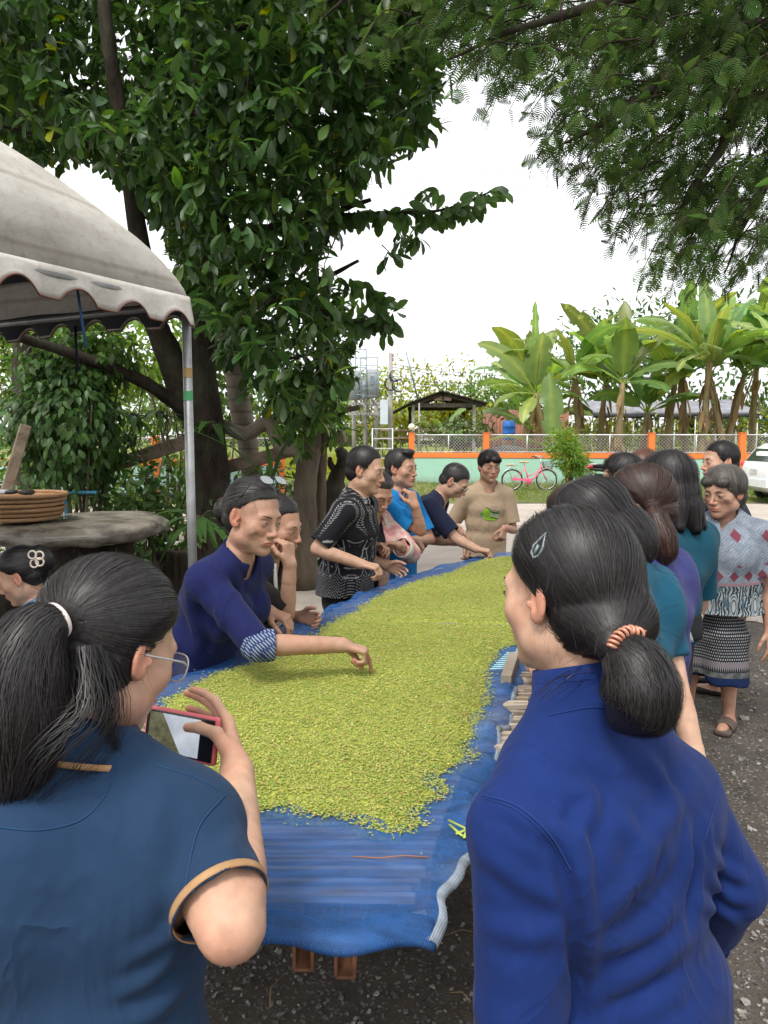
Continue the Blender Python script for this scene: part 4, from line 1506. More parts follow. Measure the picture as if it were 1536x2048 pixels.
def left_tree():
 r = np.random.default_rng(21)
 base = P(432, 1085, 8.2); base[2] = 0
 t = thing('broadleaf_tree', 'big dark tree with large glossy leaves rising behind the white tent', 'tree', base)
 mb = MB()
 limb(mb, [base, P(420, 950, 8.2), P(405, 800, 8.1), P(398, 690, 8.0), P(405, 560, 7.9), P(400, 420, 7.7), P(396, 250, 7.5), P(402, 80, 7.3), P(420, -120, 7.2)], .24, .06, 12, 34, .05, 1, .02)
 mb.build('trunk', BARK_DARK, t)
 br = [
  ([P(415, 880, 8.15), P(370, 800, 8.0), P(335, 700, 7.8), P(305, 630, 7.6), P(280, 480, 7.4), P(250, 300, 7.2), P(215, 80, 7.0), P(195, -140, 6.9)], .17, .04),
  ([P(385, 830, 8.0), P(300, 770, 7.7), P(190, 722, 7.3), P(90, 690, 7.0), P(0, 660, 6.6), P(-90, 620, 6.3)], .075, .03),
  ([P(402, 470, 7.8), P(480, 463, 7.6), P(580, 452, 7.3), P(660, 425, 7.1), P(740, 400, 6.9)], .05, .018),
  ([P(402, 300, 7.5), P(470, 250, 7.3), P(520, 170, 7.1), P(560, 60, 7.0)], .055, .02),
  ([P(400, 620, 7.9), P(520, 610, 7.7), P(640, 560, 7.4), P(720, 520, 7.2)], .05, .015),
  ([P(400, 430, 7.7), P(370, 380, 7.4), P(350, 250, 7.2), P(330, 120, 7.0)], .045, .015),
  ([P(398, 540, 7.9), P(440, 420, 7.6), P(420, 370, 7.5), P(400, 300, 7.5)], .04, .02),
  ([P(640, 430, 7.1), P(760, 425, 6.9), P(880, 420, 6.7), P(985, 382, 6.5)], .024, .006),
  ([P(600, 590, 7.5), P(700, 640, 7.3), P(780, 630, 7.2)], .024, .006),
  ([P(400, 700, 8.0), P(470, 690, 7.8), P(560, 720, 7.6), P(660, 700, 7.5)], .035, .012),
  ([P(250, 300, 7.2), P(120, 280, 6.8), P(0, 250, 6.4)], .04, .012),
  ([P(402, 80, 7.3), P(560, 30, 7.2), P(720, 20, 7.1), P(840, 60, 7.0)], .05, .012),
 ]
 for i, (q, a, b) in enumerate(br):
  m2 = MB(); limb(m2, q, a, b, 9, 24, .05, 40 + i, .015)
  m2.build('branch', BARK_DARK, t)
 # twig tips through the volume of the crown
 poly = [(-140, -140), (900, -140), (880, 60), (868, 150), (880, 250), (845, 275), (770, 300), (770, 350), (850, 385), (850, 440), (800, 520), (720, 560), (700, 610), (735, 650), (690, 700),
   (690, 780), (640, 850), (560, 850), (540, 790), (430, 700), (405, 640), (380, 560), (330, 440), (230, 330), (80, 255), (-140, 190)]
 N = 3000
 x = r.uniform(-140, 900, N * 3); y = r.uniform(-140, 850, N * 3)
 k = inpoly(x, y, poly)
 # thinner low down, open patches
 hole = wav(np.stack([x / 130., y / 130., x * 0], 1), 1.0, 77, 3)
 k &= hole > -.66
 k &= r.uniform(0, 1, len(x)) < np.where(y > 600, .45, np.where(y > 420, .8, 1.0))
 x, y = x[k][:N], y[k][:N]
 Y = r.uniform(5.7, 9.2, len(x))
 tips = np.array([P(a, b, c) for a, b, c in zip(x, y, Y)])
 dirs = rdir(len(tips), r) + A(0, -.2, -.15)
 lx = scatter_px([(-160, -140), (330, -140), (330, 420), (200, 320), (60, 330), (-160, 300)], 1100, 7.4, 10.5, 55)
 tips = np.concatenate([tips, lx]); dirs = np.concatenate([dirs, rdir(len(lx), r) + A(0, -.2, -.15)])
 # the long bough reaching right, its leaves hanging in a row
 bough = spline([P(640, 430, 7.1), P(760, 425, 6.9), P(880, 420, 6.7), P(985, 382, 6.5)], 40)
 b2 = spline([P(600, 590, 7.5), P(690, 640, 7.3), P(790, 625, 7.2)], 26)
 b3 = spline([P(690, 560, 7.3), P(760, 600, 7.2), P(775, 660, 7.2)], 14)
 tb = np.concatenate([bough, b2, b3])
 fz = scatter_px([(140, 260), (430, 260), (430, 640), (370, 560), (320, 430), (230, 320)], 420, 8.4, 10.5, 57)
 tips = np.concatenate([tips, fz]); dirs = np.concatenate([dirs, rdir(len(fz), r)])
 p, d, up, l, w, tint = clusters_to_leaves(tips, dirs, r, (5, 9), (.11, .19), .42, .45)
 # leaves hanging in two rows from the long boughs
 hb = np.repeat(tb, 3, 0) + r.normal(0, .02, (len(tb) * 3, 3))
 nb_ = len(hb)
 p = np.concatenate([p, hb]); d = np.concatenate([d, np.stack([r.normal(.15, .35, nb_), r.normal(0, .35, nb_), r.uniform(-1.1, .25, nb_)], 1)])
 up = np.concatenate([up, np.stack([r.normal(0, .5, nb_), -np.ones(nb_), r.uniform(0, .6, nb_)], 1)])
 lb_ = r.uniform(.13, .20, nb_); l = np.concatenate([l, lb_]); w = np.concatenate([w, lb_ * .46]); g_ = r.uniform(1.0, 2.0, (nb_, 1)); tint = np.concatenate([tint, g_ * A(1.05, 1, .9)])
 V, Q, c = leaf_batch(p, d, up, l, w, r.uniform(.05, .45, len(p)), 'broad', tint)
 nper = 18
 nl = len(p)
 # the largest in view: nearest, inside the frame
 dist = p[:, 1]
 px = 768 + FPX * p[:, 0] / p[:, 1]
 score = l / dist + (px < 10) * -1 + (px > 1000) * -1
 pick = np.argsort(-score)[:300]
 rest = np.ones(nl, bool); rest[pick] = False
 cr = r.permutation(1)
 qloc = _loc_quads(6)
 Vr = V.reshape(nl, nper, 3)[rest].reshape(-1, 3); cr = c.reshape(nl, nper, 3)[rest].reshape(-1, 3)
 Qr = (qloc[None] + np.arange(rest.sum())[:, None, None] * nper).reshape(-1, 4)
 tag(link('crown', mesh_data('crown', Vr, [Qr], True, LEAF_DARK, cr), t), kind='stuff')
 leaf_objects(V, Q, c, nper, qloc, pick, LEAF_DARK, t)
 # fine twigs
 tw = MB()
 for i in r.choice(len(tips), 500, replace=False):
  e = tips[i]; s = e - nrm(dirs[i]) * r.uniform(.15, .4)
  tw.tube([s, (s + e) / 2 + r.normal(0, .02, 3), e], [.006, .004, .002], 4, caps=False)
 tag(tw.build('twigs', BARK_DARK, t), kind='stuff')
left_tree()

def trunk_tree(name, label, pts, r0, r1, mat, leaves=None, seed=0, extra=(), lm=None, per=(5, 9), ln=(.10, .16), asp=.4, n=10, cat='tree', droop=.5, crown=True):
 r = np.random.default_rng(seed)
 b = A(*pts[0]); b[2] = 0
 t = thing(name, label, cat, b)
 mb = MB(); limb(mb, [b] + list(pts[1:]), r0, r1, n, 30, .05, seed, .012)
 mb.build('trunk', mat, t)
 for i, (q, a, c) in enumerate(extra):
  m2 = MB(); limb(m2, q, a, c, 8, 20, .06, seed + i + 1, .012); m2.build('branch', mat, t)
 if leaves is not None:
  tips = np.asarray(leaves, float)
  p, d, up, l, w, tint = clusters_to_leaves(tips, rdir(len(tips), r), r, per, ln, asp, droop)
  V, Q, c = leaf_batch(p, d, up, l, w, .25, 'broad', tint)
  tag(link('crown', mesh_data('crown', V, [Q], True, lm or LEAF_MID, c), t), kind='stuff')
 return t
trunk_tree('ringed_tree', 'pale ring-marked trunk between the dark tree and the twisted branch', [P(520, 1080, 8.9), P(505, 960, 8.9), P(475, 780, 8.9), P(447, 620, 8.8), P(432, 480, 8.7), P(428, 330, 8.6), P(430, 150, 8.5)], .135, .09, BARK_PALE,
           scatter_px([(300, -60), (560, -60), (560, 220), (300, 220)], 90, 8.2, 9.2, 3), 5, lm=LEAF_DARK)
trunk_tree('gnarled_tree', 'brown gnarled trunk behind the patterned shirt with leaves hanging from its fork', [P(606, 1125, 8.0), P(610, 1000, 8.0), P(618, 900, 8.0), P(630, 820, 8.0), P(648, 740, 8.0), P(645, 660, 8.0), P(652, 560, 8.0)], .15, .05, BARK_MID,
           np.concatenate([scatter_px([(545, 740), (690, 730), (700, 800), (660, 905), (560, 890)], 120, 7.5, 8.3, 8), scatter_px([(560, 600), (720, 600), (700, 760), (560, 760)], 90, 7.6, 8.6, 9)]), 12,
           [([P(640, 1090, 8.2), P(640, 980, 8.2), P(645, 880, 8.1), P(650, 800, 8.0)], .07, .05)], LEAF_MID, (4, 8), (.10, .17), .36)
tr_ = thing('twisted_branch', 'thick grey branch bent like an elbow across the pale ringed trunk', 'branch', P(470, 850, 8.4))
mb = MB(); limb(mb, [P(380, 845, 8.45), P(440, 850, 8.4), P(490, 868, 8.35), P(535, 845, 8.3), P(552, 872, 8.25), P(565, 895, 8.2), P(600, 900, 8.1), P(640, 897, 8.05)], .075, .085, 10, 40, .05, 4)
mb.build('limb', barkmat('smooth_grey_branch', (.15, .12, .09), (.30, .25, .19), 5, (1, 1, 1), .3), tr_)
mb = MB(); limb(mb, [P(525, 850, 8.3), P(570, 825, 8.4), P(640, 815, 8.5)], .05, .03, 8, 14, .05, 4)
mb.build('fork', BARK_MID, tr_)
st_ = thing('tree_stump', 'short splintered stump left of the man in the patterned shirt', 'stump', A(*P(672, 1000, 8.6)[:2], 0))
mb = MB(); limb(mb, [A(*P(664, 1000, 8.6)[:2], 0), P(668, 1010, 8.6), P(676, 950, 8.6), P(688, 915, 8.55), P(680, 897, 8.5)], .13, .045, 9, 20, .16, 6, .03)
mb.build('stump', BARK_DARK, st_)
mb = MB(); limb(mb, [P(676, 950, 8.6), P(662, 930, 8.55), P(660, 915, 8.5)], .05, .02, 7, 10, .1, 6); mb.build('splinter', BARK_DARK, st_)

def board(name, label, a, b, w, h, mat, cat='plank'):
 o = MB().beam(a, b, w, h).build(name, mat, smooth=False)
 bevel(o, .008)
 return tag(o, label, cat)
board('timber_plank', 'long weathered plank slanting up past the pale ringed trunk', P(425, 942, 8.55), P(690, 872, 8.1), .09, .14, WOOD_OLD)
board('timber_plank', 'weathered plank slanting up to the tent pole from the vines', P(150, 955, 8.0), P(372, 884, 7.9), .06, .14, WOOD_OLD)
board('timber_post', 'leaning wooden post at the far left beside the vines', P(12, 985, 6.3), P(52, 850, 6.4), .05, .09, WOOD_OLD, 'post')
board('timber_plank', 'short dark plank behind the twisted branch', P(545, 845, 8.6), P(720, 815, 8.6), .05, .06, BARK_MID)

# tree at the upper left corner, only its trunk in view
trunk_tree('corner_tree', 'dark trunk at the upper left above the tent roof', [P(50, 1000, 9.6), P(52, 700, 9.6), P(54, 420, 9.6), P(55, 250, 9.6), P(58, 100, 9.5), P(60, -60, 9.4)], .17, .13, BARK_DARK,
           scatter_px([(-100, -60), (170, -60), (160, 120), (-60, 150)], 110, 8.6, 9.8, 31), 30, lm=LEAF_DARK)

# small-leaved growth behind the tent, hanging vines and shrubs
def shrub(name, label, c, size, n, mat, ln=(.06, .11), asp=.45, seed=0, cat='shrub', stems=6, group=None, hang=0.0, detail=2, shell=.55, lump=.4):
 r = np.random.default_rng(seed)
 c = np.array(c, float); size = np.array(size, float)
 b = A(c[0], c[1], 0)
 if cat == 'shrub':
  top = c[2] + size[2]; c[2] = top / 2; size[2] = top / 2
 t = thing(name, label, cat, b, group)
 v = rdir(n, r) * (r.uniform(shell ** 3, 1, n) ** (1 / 3))[:, None]
 q = c + v * size
 lum = wav(q / size.max(), 6.5, seed, 2)
 q = c + v * size * (1 + lump * lum)[:, None]
 q[:, 2] = np.maximum(q[:, 2], .03)
 d = v * .8 + rdir(n, r) * .8 + A(0, 0, -.4 - hang)
 g = r.uniform(.6, 1.4, n)
 l = r.uniform(*ln, n)
 V, Q, cc = leaf_batch(q, d, v + rdir(n, r) * .6 + A(0, 0, .6), l, l * asp, .25, 'lance', np.stack([g * r.uniform(.85, 1.2, n), g, g * r.uniform(.8, 1.1, n)], 1), detail=detail)
 tag(link('crown' if cat == 'tree' else 'foliage', mesh_data('foliage', V, [Q], True, mat, cc), t), kind='stuff')
 mb = MB()
 for i in range(stems):
  e = c + rdir(1, r)[0] * size * .8
  f = b + A(r.normal(0, size[0] * .15), r.normal(0, size[1] * .15), 0)
  mb.tube(spline([f, (f + e) / 2 + A(0, 0, .1 * size[2]), e], 8), np.linspace(.02, .008, 8) * max(1, size[2]), 5)
 if stems: mb.build('trunk' if cat == 'tree' else 'stems', BARK_MID, t)
 return t
shrub('climbing_vine', 'dense dark vine smothering a post behind the baskets', P(135, 840, 7.4), (.52, .45, .72), 2600, LEAF_DARK, (.08, .13), .5, 1, 'vine', hang=.8)
shrub('climbing_vine', 'lighter upper tuft of vine under the tent edge', P(165, 720, 7.6), (.55, .4, .35), 900, LEAF_MID, (.08, .13), .5, 2, 'vine', hang=.6)
for i, (px, py, Y, sz, n, m, lab) in enumerate([
  (330, 985, 8.4, (1.0, .45, .35), 1500, LEAF_MID, 'low leafy shrub under the slanting plank'),
  (250, 950, 7.8, (.5, .35, .45), 900, LEAF_DARK, 'dark shrub right of the vine covered post'),
  (30, 920, 8.6, (.7, .5, .5), 900, LEAF_MID, 'shrub at the far left behind the leaning post'),
  (545, 985, 9.0, (.40, .4, .42), 700, LEAF_MID, 'bright shrub between the ringed trunk and the gnarled trunk'),
  (660, 1010, 9.4, (.35, .4, .35), 400, LEAF_LITE, 'small light shrub right of the gnarled trunk'),
  (330, 790, 11.5, (1.3, .6, .75), 1500, LEAF_LITE, 'sunlit bush seen behind the tent pole'),
  (120, 770, 12.0, (1.7, .6, 1.0), 1500, LEAF_LITE, 'sunlit bush behind the vine covered post'),
  (450, 1010, 8.3, (.35, .3, .3), 400, LEAF_DARK, 'dark foliage at the foot of the big tree')]):
 shrub('shrub', lab, P(px, py, Y), sz, n, m, (.07, .13), .45, 50 + i, 'shrub')

# backdrop of crowns on the left beyond the yard
for i, (px, py, Y, sz, n, m, lab) in enumerate([
  (40, 690, 17, (2.6, 1.2, 1.5), 2400, LEAF_LITE, 'light green tree far left under the tent valance'),
  (260, 700, 18, (2.4, 1.2, 1.3), 2200, LEAF_LITE, 'yellow lit tree behind the tent pole'),
  (470, 740, 19, (2.0, 1.2, 1.2), 1500, LEAF_MID, 'green tree behind the pale ringed trunk')]):
 shrub('garden_tree', lab, P(px, py, Y), sz, n, m, (.16, .28), .45, 70 + i, 'tree', 4, detail=1)

# strap-leaved plants: orchids on the fork, ferns in the stump
def strap_plant(name, label, c, n, ln, wd, seed, mat, up=.6, cat='plant', base=None, roots=0):
 r = np.random.default_rng(seed)
 t = thing(name, label, cat, c if base is None else base)
 a = r.uniform(0, 6.28, n)
 d = np.stack([np.cos(a), np.sin(a), r.uniform(.1, 1.2, n) * up], 1)
 for i in range(n):
  V, Q, cc = leaf_batch(np.array([c]) + r.normal(0, .01, (1, 3)), d[i:i + 1], A(0, 0, 1)[None] + .01, ln * r.uniform(.6, 1.15), wd * r.uniform(.8, 1.2), r.uniform(.5, 1.3), 'lance', np.full((1, 3), r.uniform(.6, 1.5)))
  link('leaf', mesh_data('leaf', V, [Q], True, mat, cc), t)
 mb = MB()
 for i in range(roots):
  q = c + r.normal(0, .05, 3)
  mb.tube([q, q + A(r.normal(0, .02), r.normal(0, .02), -.12), q + A(r.normal(0, .05), r.normal(0, .04), -.3)], .004, 4, caps=False)
 mb.ball(c, (.05, .05, .05), 8, 6)
 mb.build('roots' if roots else 'crown_base', BARK_DARK, t)
 return t
strap_plant('orchid', 'strap-leaved orchid on the dark trunk right of the tent pole', P(425, 850, 7.7), 13, .42, .075, 1, LEAF_DARK, .5, roots=9)
strap_plant('orchid', 'orchid with hanging roots left of the tent pole', P(265, 835, 7.6), 12, .36, .07, 2, LEAF_DARK, .6, roots=12)
strap_plant('orchid', 'small orchid clump hanging between the pole and the vine', P(320, 830, 7.7), 9, .30, .06, 3, LEAF_DARK, .6, roots=8)

# ------------------------------------------------------------------ the feathery tree overhead at the right
def fern_tree():
 r = np.random.default_rng(91)
 base = A(4.6, 5.6, 0)
 t = thing('feathery_tree', 'spreading tree with fine feathery leaves hanging over the upper right', 'tree', base)
 mb = MB(); limb(mb, [base, base + A(-.05, 0, 1.5), base + A(-.2, -.1, 3), base + A(-.3, -.3, 4.6), base + A(-.2, -.4, 6.5)], .26, .1, 12, 24, .05, 5, .02)
 mb.build('trunk', BARK_DARK, t)
 f0 = base + A(-.25, -.2, 3.6)
 main = [
  ([f0, P(1520, 60, 5.2), P(1360, 150, 5.0), P(1220, 235, 4.8), P(1110, 300, 4.7)], .07, .005),
  ([f0 + A(0, 0, .3), P(1560, -60, 5.0), P(1300, -20, 4.6), P(1080, 40, 4.5), P(900, 110, 4.6)], .07, .005),
  ([f0, P(1540, 200, 5.3), P(1440, 300, 5.2), P(1370, 400, 5.1), P(1340, 500, 5.0)], .06, .005),
  ([f0 + A(0, 0, .6), P(1400, -200, 4.4), P(1000, -160, 4.2), P(760, -60, 4.4), P(640, 40, 4.8)], .06, .005),
  ([f0, P(1600, 330, 5.5), P(1500, 430, 5.5), P(1450, 540, 5.4)], .05, .005)]
 for i, (q, a, b) in enumerate(main):
  m2 = MB(); limb(m2, q, a, b, 8, 24, .06, i, .03); m2.build('branch', BARK_DARK, t)
 poly = [(600, -160), (1640, -160), (1640, 560), (1536, 575), (1400, 590), (1310, 570), (1230, 500), (1170, 430), (1140, 380), (1080, 330), (1020, 270), (960, 270), (930, 200), (880, 150), (820, 110), (720, 130), (640, 80)]
 N = 800
 x = r.uniform(600, 1640, N * 3); y = r.uniform(-160, 600, N * 3)
 k = inpoly(x, y, poly)
 hole = wav(np.stack([x / 120., y / 120., x * 0], 1), 1.0, 12, 3)
 dens = np.where(x < 900, .45, 1) * np.where(y > 430, .75, 1) * np.clip((hole + .75) * 1.3, 0, 1)
 k &= r.uniform(0, 1, len(x)) < dens
 x, y = x[k][:N], y[k][:N]
 Y = r.uniform(4.2, 7.2, len(x))
 tips = np.array([P(a, b, c) for a, b, c in zip(x, y, Y)])
 # overhead, out of the picture: the crown goes on towards and past the trunk
 M = 420
 over = np.stack([r.uniform(-2.0, 7.5, M), r.uniform(-.6, 8.5, M), r.uniform(4.3, 6.6, M)], 1)
 pxo = 768 + FPX * over[:, 0] / np.maximum(over[:, 1], .1)
 el_ = (over[:, 2] - CAMZ) / np.maximum(over[:, 1], .1)
 over = over[el_ > .66 + .12 * np.clip((1000 - pxo) / 400, -1, 1) * 0]
 tips = np.concatenate([tips, over])
 # twigs with fronds
 tw = MB(); FP, FD, FU, FL = [], [], [], []
 for i, e in enumerate(tips):
  tow = nrm(f0 - e + A(0, 0, .5))
  ln = r.uniform(.35, .8)
  s = e + tow * ln * .6 + A(0, 0, .35 * ln)
  mid = (s + e) / 2 + A(0, 0, .08) + r.normal(0, .04, 3)
  c = spline([s, mid, e + A(0, 0, -.05)], 9)
  tw.tube(c, np.linspace(.0065, .0022, 9), 4, caps=False)
  m = r.integers(11, 18)
  u = r.uniform(.15, 1, m); j = np.minimum((u * 8).astype(int), 7)
  FP.append(c[j] + (c[j + 1] - c[j]) * (u * 8 - j)[:, None])
  FD.append(rdir(m, r) + A(0, 0, -.55) - tow * .3)
  FU.append(rdir(m, r) * .8 + A(0, 0, 1)); FL.append(r.uniform(.07, .135, m))
 tag(tw.build('twigs', BARK_DARK, t), kind='stuff')
 fp, fd, fu, fl = np.concatenate(FP), np.concatenate(FD), np.concatenate(FU), np.concatenate(FL)
 n = len(fp)
 fd /= np.linalg.norm(fd, axis=1)[:, None]
 s = np.cross(fd, fu); s /= np.linalg.norm(s, axis=1)[:, None]
 nn = np.cross(s, fd)
 K = 9
 us = np.linspace(.12, 1, K)
 # a frond: a thin rib with pairs of narrow pinnae
 L = fl[:, None, None]
 rib = fp[:, None] + fd[:, None] * us[None, :, None] * L - nn[:, None] * (us ** 2)[None, :, None] * L * .35
 pl = (fl[:, None] * .34 * np.sin(.35 + us * 2.5)[None])[:, :, None]
 Vs, Qs = [], []
 for q in (-1, 1):
  dirp = s[:, None] * q + fd[:, None] * .45 - nn[:, None] * .12
  b0 = rib; b1 = rib + fd[:, None] * L * .075
  e1 = rib + dirp * pl + fd[:, None] * L * .040
  e0 = rib + dirp * pl - fd[:, None] * L * .010
  Vs.append(np.stack([b0, b1, e1, e0], 2).reshape(-1, 3))
 V = np.concatenate(Vs)
 Q = np.arange(len(V)).reshape(-1, 4)
 g = r.uniform(.6, 1.45, n)
 tn = np.stack([g * r.uniform(.85, 1.25, n), g, g * .95], 1)
 c = np.concatenate([np.repeat(tn, K * 4, 0)] * 2)
 # the 300 fronds that show largest are parts of their own
 px = 768 + FPX * fp[:, 0] / np.maximum(fp[:, 1], .1)
 elv = (fp[:, 2] - CAMZ) / np.maximum(fp[:, 1], .1)
 sc_ = fl / np.maximum(fp[:, 1], 1) - 1.0 * ((px < 620) | (px > 1530) | (elv > .5))
 pick = np.argsort(-sc_)[:300]
 rest = np.ones(n, bool); rest[pick] = False
 Vh = V.reshape(2, n, K * 4, 3); ch = c.reshape(2, n, K * 4, 3)
 Vr = Vh[:, rest].reshape(-1, 3)
 tag(link('crown', mesh_data('crown', Vr, [np.arange(len(Vr)).reshape(-1, 4)], False, LEAF_FERN, ch[:, rest].reshape(-1, 3)), t), kind='stuff')
 for i in pick:
  v = Vh[:, i].reshape(-1, 3)
  o = link('frond', mesh_data('frond', v - fp[i], [np.arange(len(v)).reshape(-1, 4)], False, LEAF_FERN, ch[:, i].reshape(-1, 3)), t, local=True)
  o.location = tuple(fp[i] - base)
 # dry pods among the leaves
 pods = tips[r.choice(N, 90)]
 for q in pods:
  m2 = MB(); m2.tube([q, q + A(.005, 0, -.05), q + A(.012, 0, -.10 - .04 * r.uniform())], [.004, .008, .003], 5)
  m2.build('seed_pod', POD, t)
POD = simple('dry_pod', (.05, .03, .022), .7)
fern_tree()

# ------------------------------------------------------------------ banana plants behind the wall
def banana_leaf(base, az, elev, ln, wd, droop, seed, tear=.3, twist=0):
 r = np.random.default_rng(seed)
 n, m = 15, 7
 d = A(math.cos(az), math.sin(az), 0)
 sdir = A(-math.sin(az), math.cos(az), 0)
 pts = []; q = np.array(base, float); e = elev
 stalk = .16
 for i in range(n):
  pts.append(q.copy())
  q = q + (d * math.cos(e) + A(0, 0, math.sin(e))) * ln / (n - 1)
  e -= droop / (n - 1) * (.4 + 1.5 * i / n)
 pts = np.array(pts)
 t = np.gradient(pts, axis=0); t /= np.linalg.norm(t, axis=1)[:, None]
 s = np.cross(t, np.cross(sdir, t)); s = np.broadcast_to(sdir, t.shape) * math.cos(twist) + np.cross(t, sdir) * math.sin(twist)
 up = np.cross(s, t)
 up = np.where(up[:, 2:3] < 0, -up, up)
 u = np.linspace(0, 1, n)
 w = wd * np.where(u < stalk, .03, np.clip(np.sin(np.clip((u - stalk) / (1 - stalk), 0, 1) ** .8 * math.pi) ** .55, 0, 1)) * .5
 V = np.zeros((n, m, 3))
 for j, v in enumerate(np.linspace(-1, 1, m)):
  sag = abs(v) ** 1.5 * .22 + tear * .10 * np.array([r.normal() for _ in range(n)]) * abs(v)
  V[:, j] = pts + s * (w * v)[:, None] + up * ((.12 * abs(v) - sag) * w)[:, None] + t * (.03 * abs(v) * r.normal(0, 1, n) * tear * wd)[:, None]
 mb = MB(); mb.grid(V, col=(1, 1, 1))
 Q = mb.Q[0]
 # torn edge: drop some outer quads
 jj = np.arange(len(Q)) % (m - 1)
 ii = np.arange(len(Q)) // (m - 1)
 drop = (r.uniform(0, 1, len(Q)) < tear * .45) & ((jj == 0) | (jj == m - 2)) & (ii > 3)
 mb.Q[0] = Q[~drop]
 g = r.uniform(.65, 1.3)
 c = np.ones((n, m, 3)) * A(g * r.uniform(.8, 1.3), g, g * r.uniform(.6, 1.1))
 c[:, m // 2] *= A(1.7, 1.4, 1.2)
 mb.C = [c.reshape(-1, 3)]
 mb.tube(pts[:10], np.linspace(.032, .010, 10), 5, caps=False, col=(2.0, 1.6, 1.2))
 return mb
TRUNK_BANANA = barkmat('banana_stem', (.16, .11, .06), (.34, .27, .14), 5, (2, 2, .3), .4)
def banana(label, px, py, Y, h, leaves, seed, young=False):
 r = np.random.default_rng(seed)
 b = P(px, py, Y); b[2] = 0
 t = thing('banana_plant', label, 'banana plant', b, 'banana plants behind the wall')
 h *= (1.0 if young else 1.14) * r.uniform(.82, 1.08)
 top = b + A(r.normal(0, .28), r.normal(0, .2), h)
 mb = MB(); limb(mb, [b, (b + top) / 2 + r.normal(0, .04, 3), top], .17 if not young else .07, .10 if not young else .045, 10, 14, .08, seed)
 mb.build('trunk', TRUNK_BANANA, t)
 for i in range(0 if young else 10):                  # dead sheaths hanging on the stem
  q = b + (top - b) * r.uniform(.4, .95)
  a = r.uniform(0, 6.28); d = A(math.cos(a), math.sin(a), 0)
  V, Q, c = leaf_batch(np.array([q + d * .10]), np.array([d * .35 + A(0, 0, -1)]), np.array([d]), r.uniform(.6, 1.2), .20, .1, 'lance', np.array([(1, 1, 1)]))
  link('dry_sheath', mesh_data('dry_sheath', V, [Q], True, DRYLEAF, c), t)
 for i, (az, ev, ln, wd, dr) in enumerate(leaves):
  banana_leaf(top - A(0, 0, .05), rad(az), rad(ev), ln * 1.12, wd * 1.15, dr, seed * 31 + i, tear=r.uniform(.3, .95), twist=r.normal(0, .35)).build('leaf', LEAF_BANANA, t, tint=True)
 return t
DRYLEAF = leafmat('dry_banana_leaf', (.28, .19, .10), .2, .8, spec=.1)
def fan(n, seed, ln=2.6, wd=.62):
 r = np.random.default_rng(seed)
 return [((i * 360 / n + r.uniform(-25, 25)), r.uniform(30, 82), 1.15 * ln * r.uniform(.75, 1.1), 1.2 * wd * r.uniform(.8, 1.15), r.uniform(.8, 1.9)) for i in range(n + 2)]
big = [(172, 62, 2.7, .8, 1.0), (160, 48, 2.6, .7, 1.35), (185, 28, 2.4, .6, 1.6), (205, 10, 1.8, .5, 1.2), (100, 80, 2.3, .6, .3), (85, 84, 3.2, .45, .2), (270, 72, 2.2, .9, .5), (20, 40, 2.2, .6, 1.5), (350, 15, 2.0, .6, 1.4), (240, -20, 1.6, .5, .9)]
banana('tall banana plant left of the others with a leaf standing straight up', 1108, 900, 28.0, 3.35, big, 3)
banana('banana plant with folded leaves right of the tallest one', 1165, 900, 28.6, 3.3, fan(8, 5), 5)
banana('banana plant with a wide upright leaf above the shade netting', 1236, 900, 28.0, 3.2, [(170, 60, 2.7, .85, .8), (75, 82, 2.9, .8, .3), (20, 60, 3.0, .8, .9), (200, 35, 2.6, .7, 1.5), (340, 40, 2.4, .7, 1.4), (255, 75, 2.2, .9, .3), (120, 50, 2.4, .6, 1.3), (300, 10, 2.0, .6, 1.0)], 7)
banana('banana plant with long arching leaves in front of the netting', 1400, 905, 27.6, 3.6, [(176, 40, 3.6, .7, 1.2), (5, 35, 3.4, .7, 1.4), (150, 70, 2.6, .7, .8), (40, 72, 2.8, .7, .7), (100, 84, 3.0, .6, .2), (260, 60, 2.5, .8, 1.0), (320, 45, 2.6, .7, 1.4), (220, 20, 2.2, .6, 1.5)], 9)
banana('banana plant behind the arching one', 1330, 900, 30.0, 3.9, fan(8, 11, 2.8), 11)
banana('banana plant with brown hanging sheaths left of the white car', 1462, 905, 28.2, 3.3, fan(8, 13, 2.8), 13)
banana('banana plant at the right edge of the row', 1540, 905, 27.4, 3.2, fan(8, 15, 2.8), 15)
banana('tall banana plant behind the row at the right', 1500, 900, 31.5, 4.6, fan(8, 17, 3.0, .7), 17)
banana('short banana plant in front of the row beside the feathery bush', 1090, 935, 26.8, 1.3, [(95, 82, 2.6, .75, .2), (176, 28, 2.4, .55, 1.1), (190, 5, 2.0, .5, 1.0), (30, 45, 1.6, .5, 1.0), (215, -5, 1.9, .5, .6)], 19, True)
banana('low banana plant beside the rusty sheet wall', 1035, 900, 31, 1.9, fan(7, 21, 2.3, .5), 21, True)
banana('small banana plant under the open shed roof', 886, 900, 36, 1.5, fan(7, 23, 1.6, .45), 23, True)
banana('banana plant between the two arching ones', 1290, 905, 29.2, 2.6, fan(7, 25, 2.4), 25)

for i, (px, Y, h, lb) in enumerate(((1060, 31.5, 3.0, 'banana plant behind the leftmost tall one'), (1200, 30.5, 3.5, 'broad banana plant filling the gap in the row'), (1375, 31.8, 4.3, 'tall banana plant behind the arching leaves'), (1440, 29.6, 3.6, 'bushy banana plant near the middle right of the row'), (1560, 30.2, 4.0, 'banana plant cut by the right edge'))):
 banana(lb, px, 900, Y, h, fan(9, 60 + i, 2.9, .75), 60 + i)
